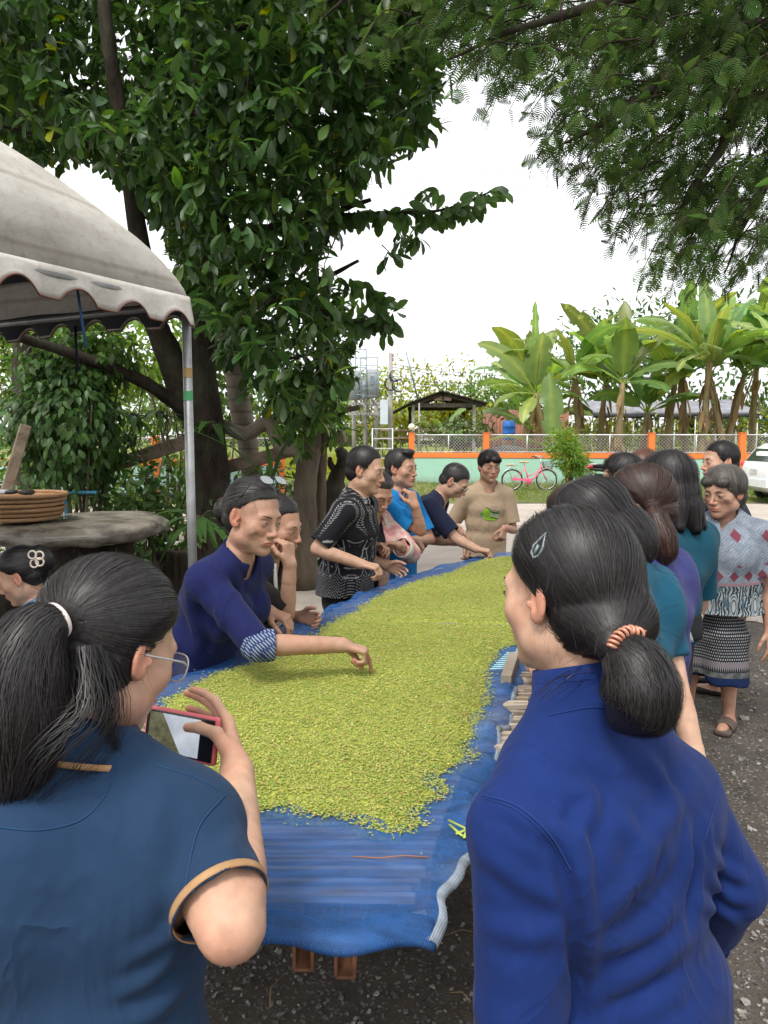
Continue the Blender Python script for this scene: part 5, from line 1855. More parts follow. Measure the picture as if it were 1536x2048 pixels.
# bushes and trees beyond the wall
for i, (px, py, Y, sz, n, m, lab, nm) in enumerate([
  (715, 790, 62, (3.6, 2, 2.4), 1300, LEAF_LITE, 'round green tree behind the lattice tower', 'field_tree'),
  (850, 790, 60, (4.4, 2, 2.8), 1600, LEAF_YEL, 'yellow green tree behind the utility pole', 'field_tree'),
  (660, 835, 50, (3.0, 2, 1.5), 1000, LEAF_LITE, 'bush at the edge of the field left of the tower', 'field_bush'),
  (775, 850, 47, (2.4, 1.6, 1.1), 900, LEAF_YEL, 'yellow bush under the utility pole', 'field_bush'),
  (925, 845, 46, (2.6, 1.6, 1.3), 900, LEAF_YEL, 'yellow bush inside the open shed', 'field_bush'),
  (965, 790, 58, (3.8, 2, 2.0), 1200, LEAF_LITE, 'green tree right of the shed roof', 'field_tree'),
  (1050, 800, 55, (3.0, 2, 1.8), 1000, LEAF_LITE, 'green tree behind the rusty sheet wall', 'field_tree'),
  (1420, 700, 44, (6.0, 3, 4.5), 2600, LEAF_MID, 'large dark tree behind the banana plants on the right', 'field_tree'),
  (1230, 730, 46, (4.5, 3, 3.4), 1800, LEAF_MID, 'mid green tree behind the banana row', 'field_tree'),
  (1340, 860, 40, (5, 1.5, 1.1), 1400, LEAF_YEL, 'yellow weeds in front of the shade netting', 'field_bush'),
  (1180, 870, 33, (2.2, 1, .8), 700, LEAF_YEL, 'yellow weeds left of the netting posts', 'field_bush'),
  (590, 830, 40, (2.6, 1.5, 1.7), 900, LEAF_LITE, 'light bush seen between the left trunks', 'field_bush'),
  (420, 800, 34, (4, 1.5, 2.0), 1200, LEAF_LITE, 'light bush behind the big dark trunk', 'field_bush'),
  (100, 800, 36, (6, 1.5, 2.4), 1500, LEAF_LITE, 'light bush row behind the pale blue wall', 'field_bush'),
  (910, 860, 30, (1.6, .6, .45), 400, LEAF_DULL, 'dull weeds behind the chain link netting', 'field_bush')]):
 shrub(nm, lab, P(px, py, Y), sz, n, m, (.25, .5) if Y > 40 else (.16, .3), .4, 100 + i, 'tree' if nm == 'field_tree' else 'bush', 3, detail=1, lump=.55)
tl = MB()
r_ = np.random.default_rng(17)
n_ = 9000
xx = r_.uniform(-110, 130, n_); hh = 4.5 + 2.0 * np.sin(xx * .13) + 1.2 * np.sin(xx * .37 + 1)
q_ = np.stack([xx, 118 + r_.uniform(-5, 5, n_), hh * r_.uniform(0, 1, n_) ** .6], 1)
V, Q, c = leaf_batch(q_, rdir(n_, r_), rdir(n_, r_), r_.uniform(.9, 1.8, n_), .8, .2, 'lance', np.repeat(r_.uniform(.6, 1.4, (n_, 1)), 3, 1), detail=0)
tag(link('far_treeline', mesh_data('far_treeline', V, [Q], False, LEAF_DULL, c)), kind='stuff')

# feathery bush in front of the wall
def feather_bush():
 r = np.random.default_rng(5)
 b = P(1140, 985, 23.0); b[2] = 0
 t = thing('feathery_bush', 'tall feathery light green bush between the pink bicycle and the motorbike', 'bush', b)
 mb = MB()
 n = 3600
 v = rdir(n, r) * (r.uniform(.1, 1, n) ** .6)[:, None]
 v *= (1 + .45 * wav(v, 5, 3, 2))[:, None]
 h = A(.55, .45, .92)
 q = b + A(0, 0, 1.05) + v * h
 q[:, 0] += .18 * np.sin(q[:, 2] * 3)
 d = v + rdir(n, r) * .6 + A(0, 0, -.35)
 g = r.uniform(.6, 1.5, n)
 V, Q, c = leaf_batch(q, d, rdir(n, r), r.uniform(.09, .17, n), .028, .5, 'lance', np.stack([g, g, g * .9], 1), detail=1)
 tag(link('foliage', mesh_data('foliage', V, [Q], True, LEAF_LITE, c), t), kind='stuff')
 for i in range(6):
  e = b + A(0, 0, 1.0) + rdir(1, r)[0] * A(.35, .3, .6)
  mb.tube(spline([b + A(r.normal(0, .05), r.normal(0, .05), 0), b + A(0, 0, .4) + r.normal(0, .08, 3), e], 8), np.linspace(.035, .01, 8), 6)
 mb.build('stems', BARK_MID, t)
feather_bush()
# ------------------------------------------------------------------ the long drying table
NETZ = .81
_n = float(G(860, 1876, NETZ)[1])
L_EDGE = [A(-1.02, _n + .03), A(-1.00, 1.8), A(-.93, 2.3)] + [G(*q, NETZ)[:2] for q in ((332, 1352), (450, 1296), (590, 1242), (720, 1180), (830, 1142), (930, 1118), (990, 1108))]
R_EDGE = [G(866, 1876, NETZ)[:2], G(900, 1800, NETZ)[:2], G(945, 1690, NETZ)[:2], G(975, 1560, NETZ)[:2], G(1010, 1450, NETZ)[:2], G(1050, 1338, NETZ)[:2], A(.74, 3.7), A(.98, 4.6), A(1.22, 5.4)]
def resample(pts, n):
 pts = np.array(pts)
 y = np.linspace(pts[0, 1], pts[-1, 1], n)
 return np.stack([np.interp(y, pts[:, 1], pts[:, 0]), y], 1)
NS, NU = 150, 60
Le, Re = resample(L_EDGE, NS), resample(R_EDGE, NS)
FRONT, BACK = float(G(700, 1765, NETZ)[1]), 5.35                 # the slatted top; the net hangs past it at the near end
def left_x(y): return np.interp(y, Le[:, 1], Le[:, 0])
def right_x(y): return np.interp(y, Re[:, 1], Re[:, 0])
table = thing('drying_table', 'long low table of wooden slats on rusty steel legs under the blue net', 'table', A(-.2, 2.4, 0))
SLAT = [simple('slat_wood_%d' % i, c, .8, .2, 18, .3, 40, .2, .004, stretch=(.15, 1, 1)) for i, c in enumerate(((.34, .27, .21), (.29, .23, .17), (.38, .32, .25), (.31, .26, .21)))]
RUST = simple('rusty_steel', (.22, .10, .055), .85, .3, 26, .5, 60, .3)
r_ = np.random.default_rng(4)
y = FRONT
k = 0
while y < BACK and k < 290:
 w = r_.uniform(.009, .015)
 a = A(left_x(y) + r_.uniform(.01, .05), y, NETZ - .030); b = A(right_x(y) - (.03 if y > 2.0 else .085) + (max(0, r_.normal(.03, .05)) if y > 2.0 else 0), y + r_.normal(0, .012), NETZ - .030)
 MB().beam(a, b, w, .012 + .006 * r_.uniform()).build('slat', SLAT[r_.integers(4)], table, smooth=False)
 y += w + r_.uniform(.001, .005); k += 1
for f in (.18, .5, .82):                   # bearers along the table
 p0 = A(left_x(FRONT + .25) * (1 - f) + right_x(FRONT + .25) * f, FRONT + .25, NETZ - .065)
 p1 = A(left_x(BACK) * (1 - f) + right_x(BACK) * f, BACK, NETZ - .065)
 MB().beam(p0, p1, .05, .05).build('bearer', SLAT[1], table, smooth=False)
def channel(a, b, w, h, t=.006):
 mb = MB()
 x, d, u = basis(np.asarray(b, float) - a)
 mb.beam(np.asarray(a) - u * h / 2, np.asarray(b) - u * h / 2, w, t); mb.beam(np.asarray(a) + x * (w / 2), np.asarray(b) + x * (w / 2), t, h); mb.beam(np.asarray(a) - x * (w / 2), np.asarray(b) - x * (w / 2), t, h)
 return mb
# two rusty channels poking out under the near hem
for q0, q1 in (((606, 1900), (640, 1700)), ((690, 1915), (720, 1700))):
 a = G(q0[0], q0[1] + 18, .68); b = A(a[0] + .03, 2.3, NETZ - .12)
 channel(a, b, .034, .045).build('steel_channel', RUST, table, smooth=False)
for yy in (2.3, 3.6, 5.0):
 for s in (0, 1):
  x = (left_x(yy) + .28) if s == 0 else (right_x(yy) - .28)
  MB().box(A(x, yy, .35), (.045, .045, .70)).build('leg', RUST, table, smooth=False)
 MB().beam(A(left_x(yy) + .12, yy, .675), A(right_x(yy) - .12, yy, .675), .04, .045).build('crossbar', RUST, table, smooth=False)

# the blue net, two lengths laid end to end
def netmat(name, col, cover):
 t = NT(name)
 v = t.coord()
 f = t.noise(t.map(v, (1, 5, 1)), 7, 5, .6)
 c = t.mix(t.mr(f, .3, .7), vary(col, .6), vary(col, 1.5))
 c = t.mix(t.mr(t.noise(v, 3, 4), .55, .8, 0, .5), c, (.25, .28, .32))
 lc = t.sep(t.map(v, (1, 1, 1), rot=(0, 0, .5)))
 def lines(q):
  return t.math('ABSOLUTE', t.math('SINE', t.math('MULTIPLY', q, 3.14159 / .0034)))
 g = t.math('MAXIMUM', lines(lc[0]), lines(lc[1]))
 a = t.mr(g, .80, .97, cover - .28, cover + .22)
 return t.done(t.pbsdf(c, .62, .35, alpha=a, normal=t.bump(f, .10, .01)))
NET = netmat('blue_net', (.020, .090, .270), .68)
NETEDGE = netmat('white_net_hem', (.34, .39, .45), .58)
def net_z(x, y, u):
 z = NETZ - .012 * np.abs(np.sin(y * 5.1 + x)) * (u < .06) + .0
 z += .004 * np.sin(x * 23 + y * 7) * np.sin(y * 19 - x * 5)
 side = np.minimum(u, 1 - u)
 rip = .022 * np.sin(y * 16 + 1.2 * np.sin(y * 5)) + .012 * np.sin(y * 37)
 z += rip * np.exp(-(side / .045) ** 2) * np.clip((y - FRONT) / .3, .15, 1)
 z -= .030 * np.exp(-(side / .012) ** 1.5) * np.clip((y - FRONT) / .3, .2, 1)
 front = np.clip((FRONT - y) / .2, 0, 1)
 z -= front ** 1.6 * (.002 + .012 * np.sin(x * 9 + 1) + .006 * np.sin(x * 23))
 z -= front * .006 * np.sin(x * 31 + y * 9)
 return z
def net_piece(name, label, j0, j1, ny):
 ys = np.linspace(j0, j1, ny)
 us = np.concatenate([np.linspace(0, .08, 9)[:-1], np.linspace(.08, .92, 46)[:-1], np.linspace(.92, 1, 9)])
 V = np.zeros((ny, len(us), 3))
 for i, yy in enumerate(ys):
  l, rr = left_x(yy), right_x(yy)
  l += .012 * math.sin(yy * 21) ; rr += .012 * math.sin(yy * 17 + 1) + .006 * math.sin(yy * 47)
  X = l + (rr - l) * us
  V[i] = np.stack([X, np.full_like(X, yy), net_z(X, yy, us)], 1)
 # the near hem is not straight
 if j0 < 1.6:
  t = np.clip((FRONT - V[:, :, 1]) / .2, 0, 1)
  V[:, :, 1] += t * (.018 * np.sin(V[:, :, 0] * 11) + .012 * np.sin(V[:, :, 0] * 27))
 t_ = thing(name, label, 'net', A(-.2, (j0 + j1) / 2, NETZ), 'blue nets on the drying table')
 link('net', mesh_data('net', V.reshape(-1, 3), [MB().grid(V).Q[0]], True, NET), t_)
 # hem: a thicker folded strip along the right edge (white) and along the front (blue)
 mb = MB()
 ed = V[:, -1]
 mb.grid(np.stack([ed + A(-.011, 0, .007), ed + A(-.005, 0, .006), ed + A(.003, 0, -.001), ed + A(.004, 0, -.009)], 1))
 solidify(mb.build('white_hem', NETEDGE, t_), .002, 0)
 if j0 < 1.6:
  mb = MB()
  ed = V[0]
  mb.grid(np.stack([ed + A(0, .035, .022), ed + A(0, .012, .008), ed + A(0, -.003, -.002), ed + A(0, -.004, -.012)], 1))
  solidify(mb.build('front_hem', NET, t_), .003, 0)
  c = V[0, -1]
  mb = MB()
  q = [c + A(-.085, .0, .004), c + A(-.005, .004, .006), c + A(-.012, .075, .012), c + A(-.055, .055, .014)]
  mb.grid(np.array([[q[0], q[1]], [q[3], q[2]]]))
  solidify(mb.build('folded_corner', simple('white_cloth', (.62, .62, .62), .8), t_), .003, 0)
 return t_
YG = float(G(870, 1250, NETZ)[1])
net_piece('drying_net', 'near blue net with white hem sagging over the end of the table', _n, YG + .02, 170)
net_piece('drying_net', 'far blue net on the far half of the table', YG - .01, 5.40, 140)

# the green grains
PILE = [(330, 1395), (420, 1345), (520, 1318), (600, 1290), (650, 1248), (700, 1222), (760, 1186), (830, 1160), (905, 1140), (960, 1118), (1000, 1112), (1060, 1112), (1130, 1130),
  (1130, 1230), (1000, 1300), (978, 1340), (985, 1400), (960, 1435), (985, 1455), (940, 1475), (945, 1510), (880, 1545), (890, 1590), (850, 1600), (845, 1635), (800, 1660), (740, 1650), (680, 1628), (600, 1628), (560, 1612), (490, 1622), (430, 1600), (330, 1560), (250, 1480)]
PILE_W = [tuple(G(*q, NETZ + .01)[:2]) for q in PILE]
def pile_h(x, y):
 """height of the heap: thickest inside, ragged at the edge"""
 poly = np.array(PILE_W)
 d = np.full(len(x), 9.)
 for i in range(len(poly)):
  a, b = poly[i - 1], poly[i]
  ab = b - a
  t = np.clip(((x - a[0]) * ab[0] + (y - a[1]) * ab[1]) / (ab @ ab), 0, 1)
  d = np.minimum(d, np.hypot(x - a[0] - t * ab[0], y - a[1] - t * ab[1]))
 ins = inpoly(x, y, PILE_W)
 return np.where(ins, d, -d)
def grains():
 r = np.random.default_rng(8)
 t = thing('rice_heap', 'bed of fresh green rice grains spread over the blue nets', 'rice', A(-.1, 3.0, NETZ))
 # the bed under the loose grains
 xs, ys = np.linspace(-1.2, 1.4, 190), np.linspace(1.3, 5.6, 290)
 X, Y = np.meshgrid(xs, ys)
 d = pile_h(X.ravel(), Y.ravel()).reshape(X.shape)
 gap = np.exp(-(((Y - YG - .02 * np.sin(X * 9)) / .022) ** 2)) * (X > .02) * .022
 p2 = np.stack([X, Y, X * 0], -1)
 h = .020 * np.clip((d + .01) / .10, 0, 1) + .004 * wav(p2, 9, 3) + .003 * wav(p2, 30, 5) - gap - .006
 h = np.where(d < .012, -.02, h)
 Z = NETZ + h
 mb = MB().grid(np.stack([X, Y, Z], -1))
 q_ = mb.Q[0]; mb.Q[0] = q_[(d.ravel()[q_] > .008).any(1)]
 m = NT('grain_bed')
 v = m.coord()
 f = m.voro(m.map(v, (1, 1, .4), rot=(0, 0, .6)), 150, 'F1', 1)
 g = m.n('ShaderNodeSeparateColor'); m.l(f, g.inputs[0])
 c = m.mix(g.outputs[0], (.19, .22, .034), (.42, .44, .08))
 bed = mb.build('grain_bed', m.done(m.pbsdf(c, .8, .2, normal=m.bump(m.voro(v, 190), .8, .006))), t)
 def zsurf(x, y):
  i = np.clip((x - xs[0]) / (xs[1] - xs[0]), 0, len(xs) - 1.01); j = np.clip((y - ys[0]) / (ys[1] - ys[0]), 0, len(ys) - 1.01)
  return Z[j.astype(int), i.astype(int)]
 N = 250000
 y = 1.33 + 4.1 * r.uniform(0, 1, N) ** 1.6
 x = r.uniform(-1.15, 1.35, N)
 d = pile_h(x, y) + .018 * wav(np.stack([x, y, x * 0], 1), 34, 8, 2)
 keep = (d > .0) | ((d > -.020) & (r.uniform(0, 1, N) < .16)) | ((d > -.10) & (r.uniform(0, 1, N) < .003))
 gp = (np.abs(y - YG - .02 * np.sin(x * 9)) < .014 + .01 * np.sin(x * 31)) & (x > .02)
 keep &= ~(gp & (r.uniform(0, 1, N) < .93))
 x, y, d = x[keep], y[keep], d[keep]
 n = len(x)
 z = np.maximum(zsurf(x, y), NETZ + .001) + r.uniform(.000, .006, n)
 a = r.uniform(0, 6.28, n)
 tilt = r.normal(0, .28, n)
 tilt[d < .01] *= .3
 dv = np.stack([np.cos(a) * np.cos(tilt), np.sin(a) * np.cos(tilt), np.sin(tilt)], 1)
 sv = np.stack([-np.sin(a), np.cos(a), np.zeros(n)], 1)
 uv_ = np.cross(dv, sv)
 far = np.clip((y - 2.2) / 2.5, 0, 1)
 l = r.uniform(.0050, .0077, n) * (1 + .2 * far); w = l * r.uniform(.21, .28, n)
 p = np.stack([x, y, z], 1)
 q = [p - dv * l[:, None], p + dv * l[:, None]]
 for k in range(4):
  b = k * math.pi / 2 + .4
  q.append(p + (sv * math.cos(b) + uv_ * math.sin(b)) * w[:, None] + dv * (l * .12)[:, None])
 V = np.stack(q, 1)
 F = np.array([(0, 3, 2), (0, 4, 3), (0, 5, 4), (0, 2, 5), (1, 2, 3), (1, 3, 4), (1, 4, 5), (1, 5, 2)])
 T = (F[None] + np.arange(n)[:, None, None] * 6).reshape(-1, 3)
 tone = .72 + .3 * r.uniform(0, 1, n) + .10 * wav(p, 7, 3)
 kind = r.uniform(0, 1, n)
 col = np.stack([.47 * tone, .485 * tone, .115 * tone], 1)
 col[kind > .62] *= A(.68, .88, .72)
 col[kind < .12] *= A(1.30, 1.16, 1.7)
 col[(kind > .12) & (kind < .16)] *= A(1.05, .62, 1.0)
 m = NT('rice_grain')
 mt = m.done(m.pbsdf(m.attr('tint'), .5, .35))
 tag(link('loose_grains', mesh_data('loose_grains', V.reshape(-1, 3), [T], True, mt, np.repeat(col, 6, 0)), t), kind='stuff')
 # bits of husk and a straw on the bare net
 tw = thing('dry_stalk', 'thin reddish stalk lying on the bare near end of the net', 'stalk', G(790, 1715, NETZ))
 MB().tube([G(700, 1713, NETZ + .002), G(760, 1716, NETZ + .006), G(810, 1711, NETZ + .005), G(858, 1715, NETZ + .002)], .0014, 5).build('stalk', simple('red_stalk', (.32, .14, .08), .8), tw)
 gl = thing('grass_blades', 'few cut green blades on the net beside the blue sleeve', 'grass blades', G(915, 1660, NETZ))
 for q0, q1 in (((897, 1640), (938, 1660)), ((912, 1668), (940, 1656)), ((928, 1676), (938, 1650)), ((900, 1650), (925, 1672))):
  MB().beam(G(*q0, NETZ + .004), G(*q1, NETZ + .006), .006, .002).build('blade', simple('cut_blade', (.35, .42, .08), .6), gl)
grains()
sq = thing('timber_offcut', 'short square timber lying on the right edge of the net', 'timber', G(1015, 1345, NETZ + .02))
bevel(MB().beam(G(1012, 1362, NETZ + .022), G(1030, 1318, NETZ + .022) + A(.0, .02, 0), .036, .04).build('timber', WOOD_GREY, sq, smooth=False), .003)
rk = thing('comb_rake', 'pale blue toothed rake head lying half under the grains', 'rake', G(1000, 1325, NETZ + .01))
mb = MB()
for i in range(9):
 a = G(980 + i * 4, 1338 - i * 4, NETZ + .016); mb.beam(a, a + A(.05, -.006, .004), .004, .004)
mb.beam(G(1022, 1342, NETZ + .02), G(1036, 1300, NETZ + .02), .012, .012)
mb.build('teeth', simple('pale_blue_plastic', (.35, .62, .66), .4), rk)
# sticks poking out under the net's right edge
for i, (px, py) in enumerate(((1026, 1405), (1024, 1412), (1028, 1436), (1026, 1441), (1022, 1478), (1020, 1488), (1018, 1496))):
 a = G(px - 22, py + 2, NETZ - .03); MB().beam(a, a + A(.085 + .02 * (i % 3), .01 * (i % 2), 0), .018, .014).build('slat_end', SLAT[2], table, smooth=False)

# ------------------------------------------------------------------ white tent
def tent():
 t = thing('market_tent', 'dirty white tent with scalloped valance on a steel pole at the left', 'tent', A(*P(378, 640, 4.0)[:2], 0))
 c0 = P(376, 598, 4.0)                               # near the pole: eave corner
 ez = c0[2]
 aft = A(-.465, -.885, 0); lef = A(-.885, .465, 0)    # the two eaves leave the corner towards the camera and to the left
 W, Lg = 3.2, 4.4
 canv = NT('dirty_white_canvas')
 v = canv.coord()
 f = canv.noise(canv.map(v, (1, 1, 3)), 2.2, 7, .65)
 g = canv.noise(v, 22, 5, .7)
 c = canv.mix(canv.mr(f, .32, .68), (.40, .37, .33), (.60, .57, .52))
 c = canv.mix(canv.mr(g, .5, .75, 0, .5), c, (.26, .22, .17))
 st = canv.wave(canv.map(v, (.25, .25, 1)), 1.1, 3, 4, 'Z')
 c = canv.mix(canv.mr(st, .965, 1, 0, .4), c, (.24, .18, .12))
 p_ = canv.pbsdf(c, .75, .25, normal=canv.bump(g, .25, .01))
 tr = canv.n('ShaderNodeBsdfTranslucent'); canv.l(c, tr.inputs[0])
 mx = canv.n('ShaderNodeMixShader'); mx.inputs[0].default_value = .06
 canv.l(p_.outputs[0], mx.inputs[1]); canv.l(tr.outputs[0], mx.inputs[2])
 CANV = canv.done(mx)
 # roof: a barrel hip that bulges; height over the eave plan
 def roof(a, b):
  """a along the near eave (0..Lg), b inwards (0..W)"""
  hb = np.sin(np.clip(b / (W * .5), 0, 2) * math.pi / 2) ** .34
  ha = np.sin(np.clip(a / (Lg * .5), 0, 2) * math.pi / 2) ** .34
  h = 1.04 * np.minimum(hb * 1.0, 1) * np.minimum(ha * 1.0 + .0, 1)
  return h
 aa = np.linspace(0, 1, 60) ** 1.4 * Lg * .96; bb = np.linspace(0, 1, 60) ** 1.4 * W * .96
 V = np.zeros((60, 60, 3))
 for i, a in enumerate(aa):
  P_ = c0[None] + aft * a + lef * bb[:, None]
  P_[:, 2] = ez + roof(np.full(60, a), bb) + .012 * wav(P_, 7, 2, 2)
  V[i] = P_
 o = MB().grid(V).build('roof', CANV, t)
 solidify(o, .004)
 INNER = simple('dark_inner_sheet', (.035, .035, .038), .8, .15, 4, .3)  # dark sheets set just inside the roof and the valances
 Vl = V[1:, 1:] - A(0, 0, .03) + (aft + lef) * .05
 MB().grid(Vl).build('roof_inner_sheet', INNER, t)
 # valances with scallops
 def val(d, n, ln, seed, flip=0):
  m = int(ln / .012)
  s_ = np.linspace(0, ln, m)
  q = ((s_ + .02 * np.sin(s_ * 4)) % .285) / .285
  drop = .150 + .075 * np.where(q < .28, 1 - .35 * np.cos(q / .28 * math.pi * 2) * 0 , 0) 
  drop = .145 - .062 * np.clip(np.cos(np.clip((q - .5) / .30, -1, 1) * math.pi / 2), 0, 1) ** .8 + .010 * np.sin(s_ * 3.1 + seed)
  r = np.random.default_rng(seed)
  rows = []
  for k in np.linspace(0, 1, 6):
   out = np.asarray(n) * (.012 + .030 * k * (.6 + .5 * np.sin(s_ * 5 + seed)) + .010 * np.sin(s_ * 21) * k)[:, None]
   rows.append(c0[None] + A(*d) * s_[:, None] + out + A(0, 0, -1) * (drop * k)[:, None] + A(0, 0, .01))
  mb = MB().grid(np.array(rows)); ob = mb.build('valance', CANV, t); solidify(ob, .004)
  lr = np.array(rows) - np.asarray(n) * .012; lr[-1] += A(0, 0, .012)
  MB().grid(lr).build('valance_inner_sheet', INNER, t)
  e = MB().tube(rows[-1], .0045, 5, caps=False).build('valance_piping', simple('brown_piping', (.12, .05, .035), .7), ob)
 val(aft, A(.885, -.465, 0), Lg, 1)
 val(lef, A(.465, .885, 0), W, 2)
 far_c = c0 + aft * Lg
 # poles and eave pipes
 PIPE = simple('steel_pipe', (.34, .34, .34), .42, .5, 12, .2, metal=.6)
 b = P(383, 1112, 4.02)
 q0 = A(c0[0] - .012, c0[1] + .0, 0)
 MB().tube([q0, q0 + A(0, 0, ez - .02)], .024, 16).build('pole', PIPE, t)
 for z_, cc, nm in ((1.98, (.30, .20, .08), 'brown_tape'), (1.86, (.07, .30, .12), 'green_tape')):
  MB().tube([q0 + A(0, 0, z_ - .025), q0 + A(0, 0, z_ + .025)], .0252, 16, caps=False).build(nm, simple(nm, cc, .5), t)
 for d, ln in ((aft, Lg), (lef, W)):
  MB().tube([c0 - A(0, 0, .03), c0 + d * ln - A(0, 0, .03)], .017, 10).build('eave_pipe', PIPE, t)
 for p in (c0 + aft * Lg, c0 + lef * W, c0 + aft * Lg + lef * W):
  MB().tube([A(p[0], p[1], 0), A(p[0], p[1], ez)], .024, 12).build('pole', PIPE, t)
 # hanging straps
 s0 = c0 + aft * .62 + lef * .10
 MB().beam(s0 + A(0, 0, -.02), s0 + A(.03, 0, -.30), .012, .003).build('blue_strap', simple('blue_strap', (.03, .10, .22), .6), t)
 s1 = c0 + lef * .85
 MB().beam(s1 + A(0, 0, -.08), s1 + A(0, 0, -.34), .016, .004).build('dark_strap', simple('dark_strap', (.012, .014, .03), .7), t)
tent()

# ------------------------------------------------------------------ root-slab table, baskets, basins at the left
def slab_table():
 c = P(200, 1045, 6.3); c = A(c[0], c[1], 0)
 t = thing('slab_table', 'wet table cut from a tree root with a thick ragged slab top', 'table', c)
 ztop = P(200, 1030, 6.3)[2]
 r = np.random.default_rng(2)
 lx = (P(335, 1040, 6.3)[0] - P(35, 1040, 6.3)[0]) / 2
 cx = (P(335, 1040, 6.3)[0] + P(35, 1040, 6.3)[0]) / 2
 pr = [el(A(cx, 6.3, ztop - .10), (lx, .78, .12), None, .03), el(A(cx + lx * .55, 6.1, ztop - .07), (lx * .45, .5, .08), None, .05), el(A(cx - lx * .6, 6.0, ztop - .08), (lx * .42, .55, .09), None, .05)]
 pr.append(half(A(0, 0, ztop - .02), (0, 0, 1), pr[0].lo - 1, pr[0].hi + 1, .02))
 V, Q = grow(pr, .022, noise=lambda q: .045 * wav(q * A(1, 1, 1.8), 8, 3, 3) * (q[:, 2] < ztop - .035) + .004 * wav(q, 11, 4, 2))
 m = NT('wet_wood')
 v = m.coord()
 f = m.noise(m.map(v, (1, 1, 3)), 5, 7, .65)
 c_ = m.mix(m.mr(f, .3, .7), (.05, .042, .034), (.30, .265, .21))
 wet = m.noise(v, 1.7, 3)
 rg = m.mr(wet, .42, .56, .8, .08)
 mat = m.done(m.pbsdf(c_, rg, .5, normal=m.bump(m.math('MULTIPLY', f, m.mr(wet, .42, .56, 1, .08)), .6, .03)))
 link('slab', mesh_data('slab', V, [Q], True, mat), t)
 pr = [rc(A(cx - .1, 6.3, ztop - .08), A(cx - .15, 6.3, 0), .28, .22, .08), rc(A(cx + lx * .45, 6.2, ztop - .12), A(cx + lx * .55, 6.2, 0), .07, .10, .08), rc(A(cx + lx * .7, 6.35, ztop - .12), A(cx + lx * .95, 6.4, 0), .06, .09, .08), rc(A(cx - .5, 6.1, .5), A(cx - .75, 6.0, 0), .2, .12, .08)]
 pr.append(half(A(0, 0, ztop - .06), (0, 0, 1), A(cx - 2, 4, -1), A(cx + 2, 9, 2), .02))
 V, Q = grow(pr, .03, noise=lambda q: .045 * wav(q * A(1, 1, .5), 9, 8, 3))
 link('root_base', mesh_data('root_base', V, [Q], True, BARK_DARK), t)
 return ztop
ZS = slab_table()
CANE = simple('split_cane', (.30, .17, .085), .6, .3, 20, .35, 60, .2, stretch=(1, 1, 6))
bc = P(45, 985, 6.0); bz = ZS - .015
for i in range(6):
 b = A(bc[0] - .02 + .012 * ((i * 7) % 3 - 1), bc[1] + .01 * ((i * 5) % 3 - 1), bz + .012 + i * .036)
 t = thing('winnowing_basket', ['lowest basket of the stack on the slab table', 'second basket from the bottom of the stack', 'third basket from the bottom of the stack', 'third basket from the top of the stack', 'second basket from the top of the stack', 'topmost basket of the stack with dark scraps on it'][i], 'basket', b, 'woven baskets stacked on the slab table')
 R = .335 - .008 * (5 - i)
 MB().torus(b + A(0, 0, .020), R, .0165, n=48, m=8).build('rim', CANE, t)
 MB().lathe(b, [(.0, -.006), (R * .6, -.006), (R - .02, .004), (R - .004, .018)], 40).build('tray', CANE, t)
sc_ = thing('dark_cloth', 'black and white crumpled bags on top of the baskets', 'bag', A(bc[0] - .1, bc[1] - .1, bz + .25))
for (dx, cc) in ((-.06, (.55, .55, .55)), (.12, (.03, .03, .03)), (.0, (.03, .03, .03))):
 V, Q = grow([el(A(bc[0] + dx, bc[1] - .18, bz + .245), (.06, .05, .018), None)], .01, noise=lambda q: .01 * wav(q, 60, 3, 2))
 link('bag', mesh_data('bag', V, [Q], True, simple('bag_%d' % (dx * 100), cc, .4)), sc_)
pp = thing('water_pipe', 'blue plastic standpipe bent over behind the slab table', 'pipe', A(*P(130, 1000, 7.2)[:2], 0))
BLUEP = simple('blue_pvc', (.05, .22, .34), .4, .4, 8, .15)
MB().tube([A(*P(130, 1000, 7.2)[:2], 0), P(130, 990, 7.2), P(131, 986, 7.2), P(150, 985, 7.2), P(193, 985, 7.2)], .017, 10).build('pipe', BLUEP, pp)
ps = thing('water_pipe', 'blue plastic pipe lying on the ground in front of the basins', 'pipe', A(*G(285, 1128)[:2], 0))
MB().tube([G(215, 1134, .03), G(270, 1129, .03), G(325, 1124, .03)], .022, 10).build('pipe', BLUEP, ps)
def basin(label, px, py, z, R, H, col, sh=1):
 c = G(px, py, 0)
 t = thing('basin', label, 'basin', c)
 MB().lathe(c, [(0, .004), (R * .72, .004), (R * .80, .02), (R * .97, H - .02), (R, H), (R * 1.03, H + .004), (R * 1.0, H + .012), (R * .95, H - .004), (R * .74, .03), (0, .022)], 36).build('bowl', simple('basin_' + str(px), col, .45, .4, 5, .15), t)
basin('wide grey basin on the ground behind the slab table legs', 272, 1118, 0, .36, .24, (.30, .29, .27))
basin('white basin right of the grey one beside the stump planter', 330, 1124, 0, .22, .24, (.52, .50, .46))
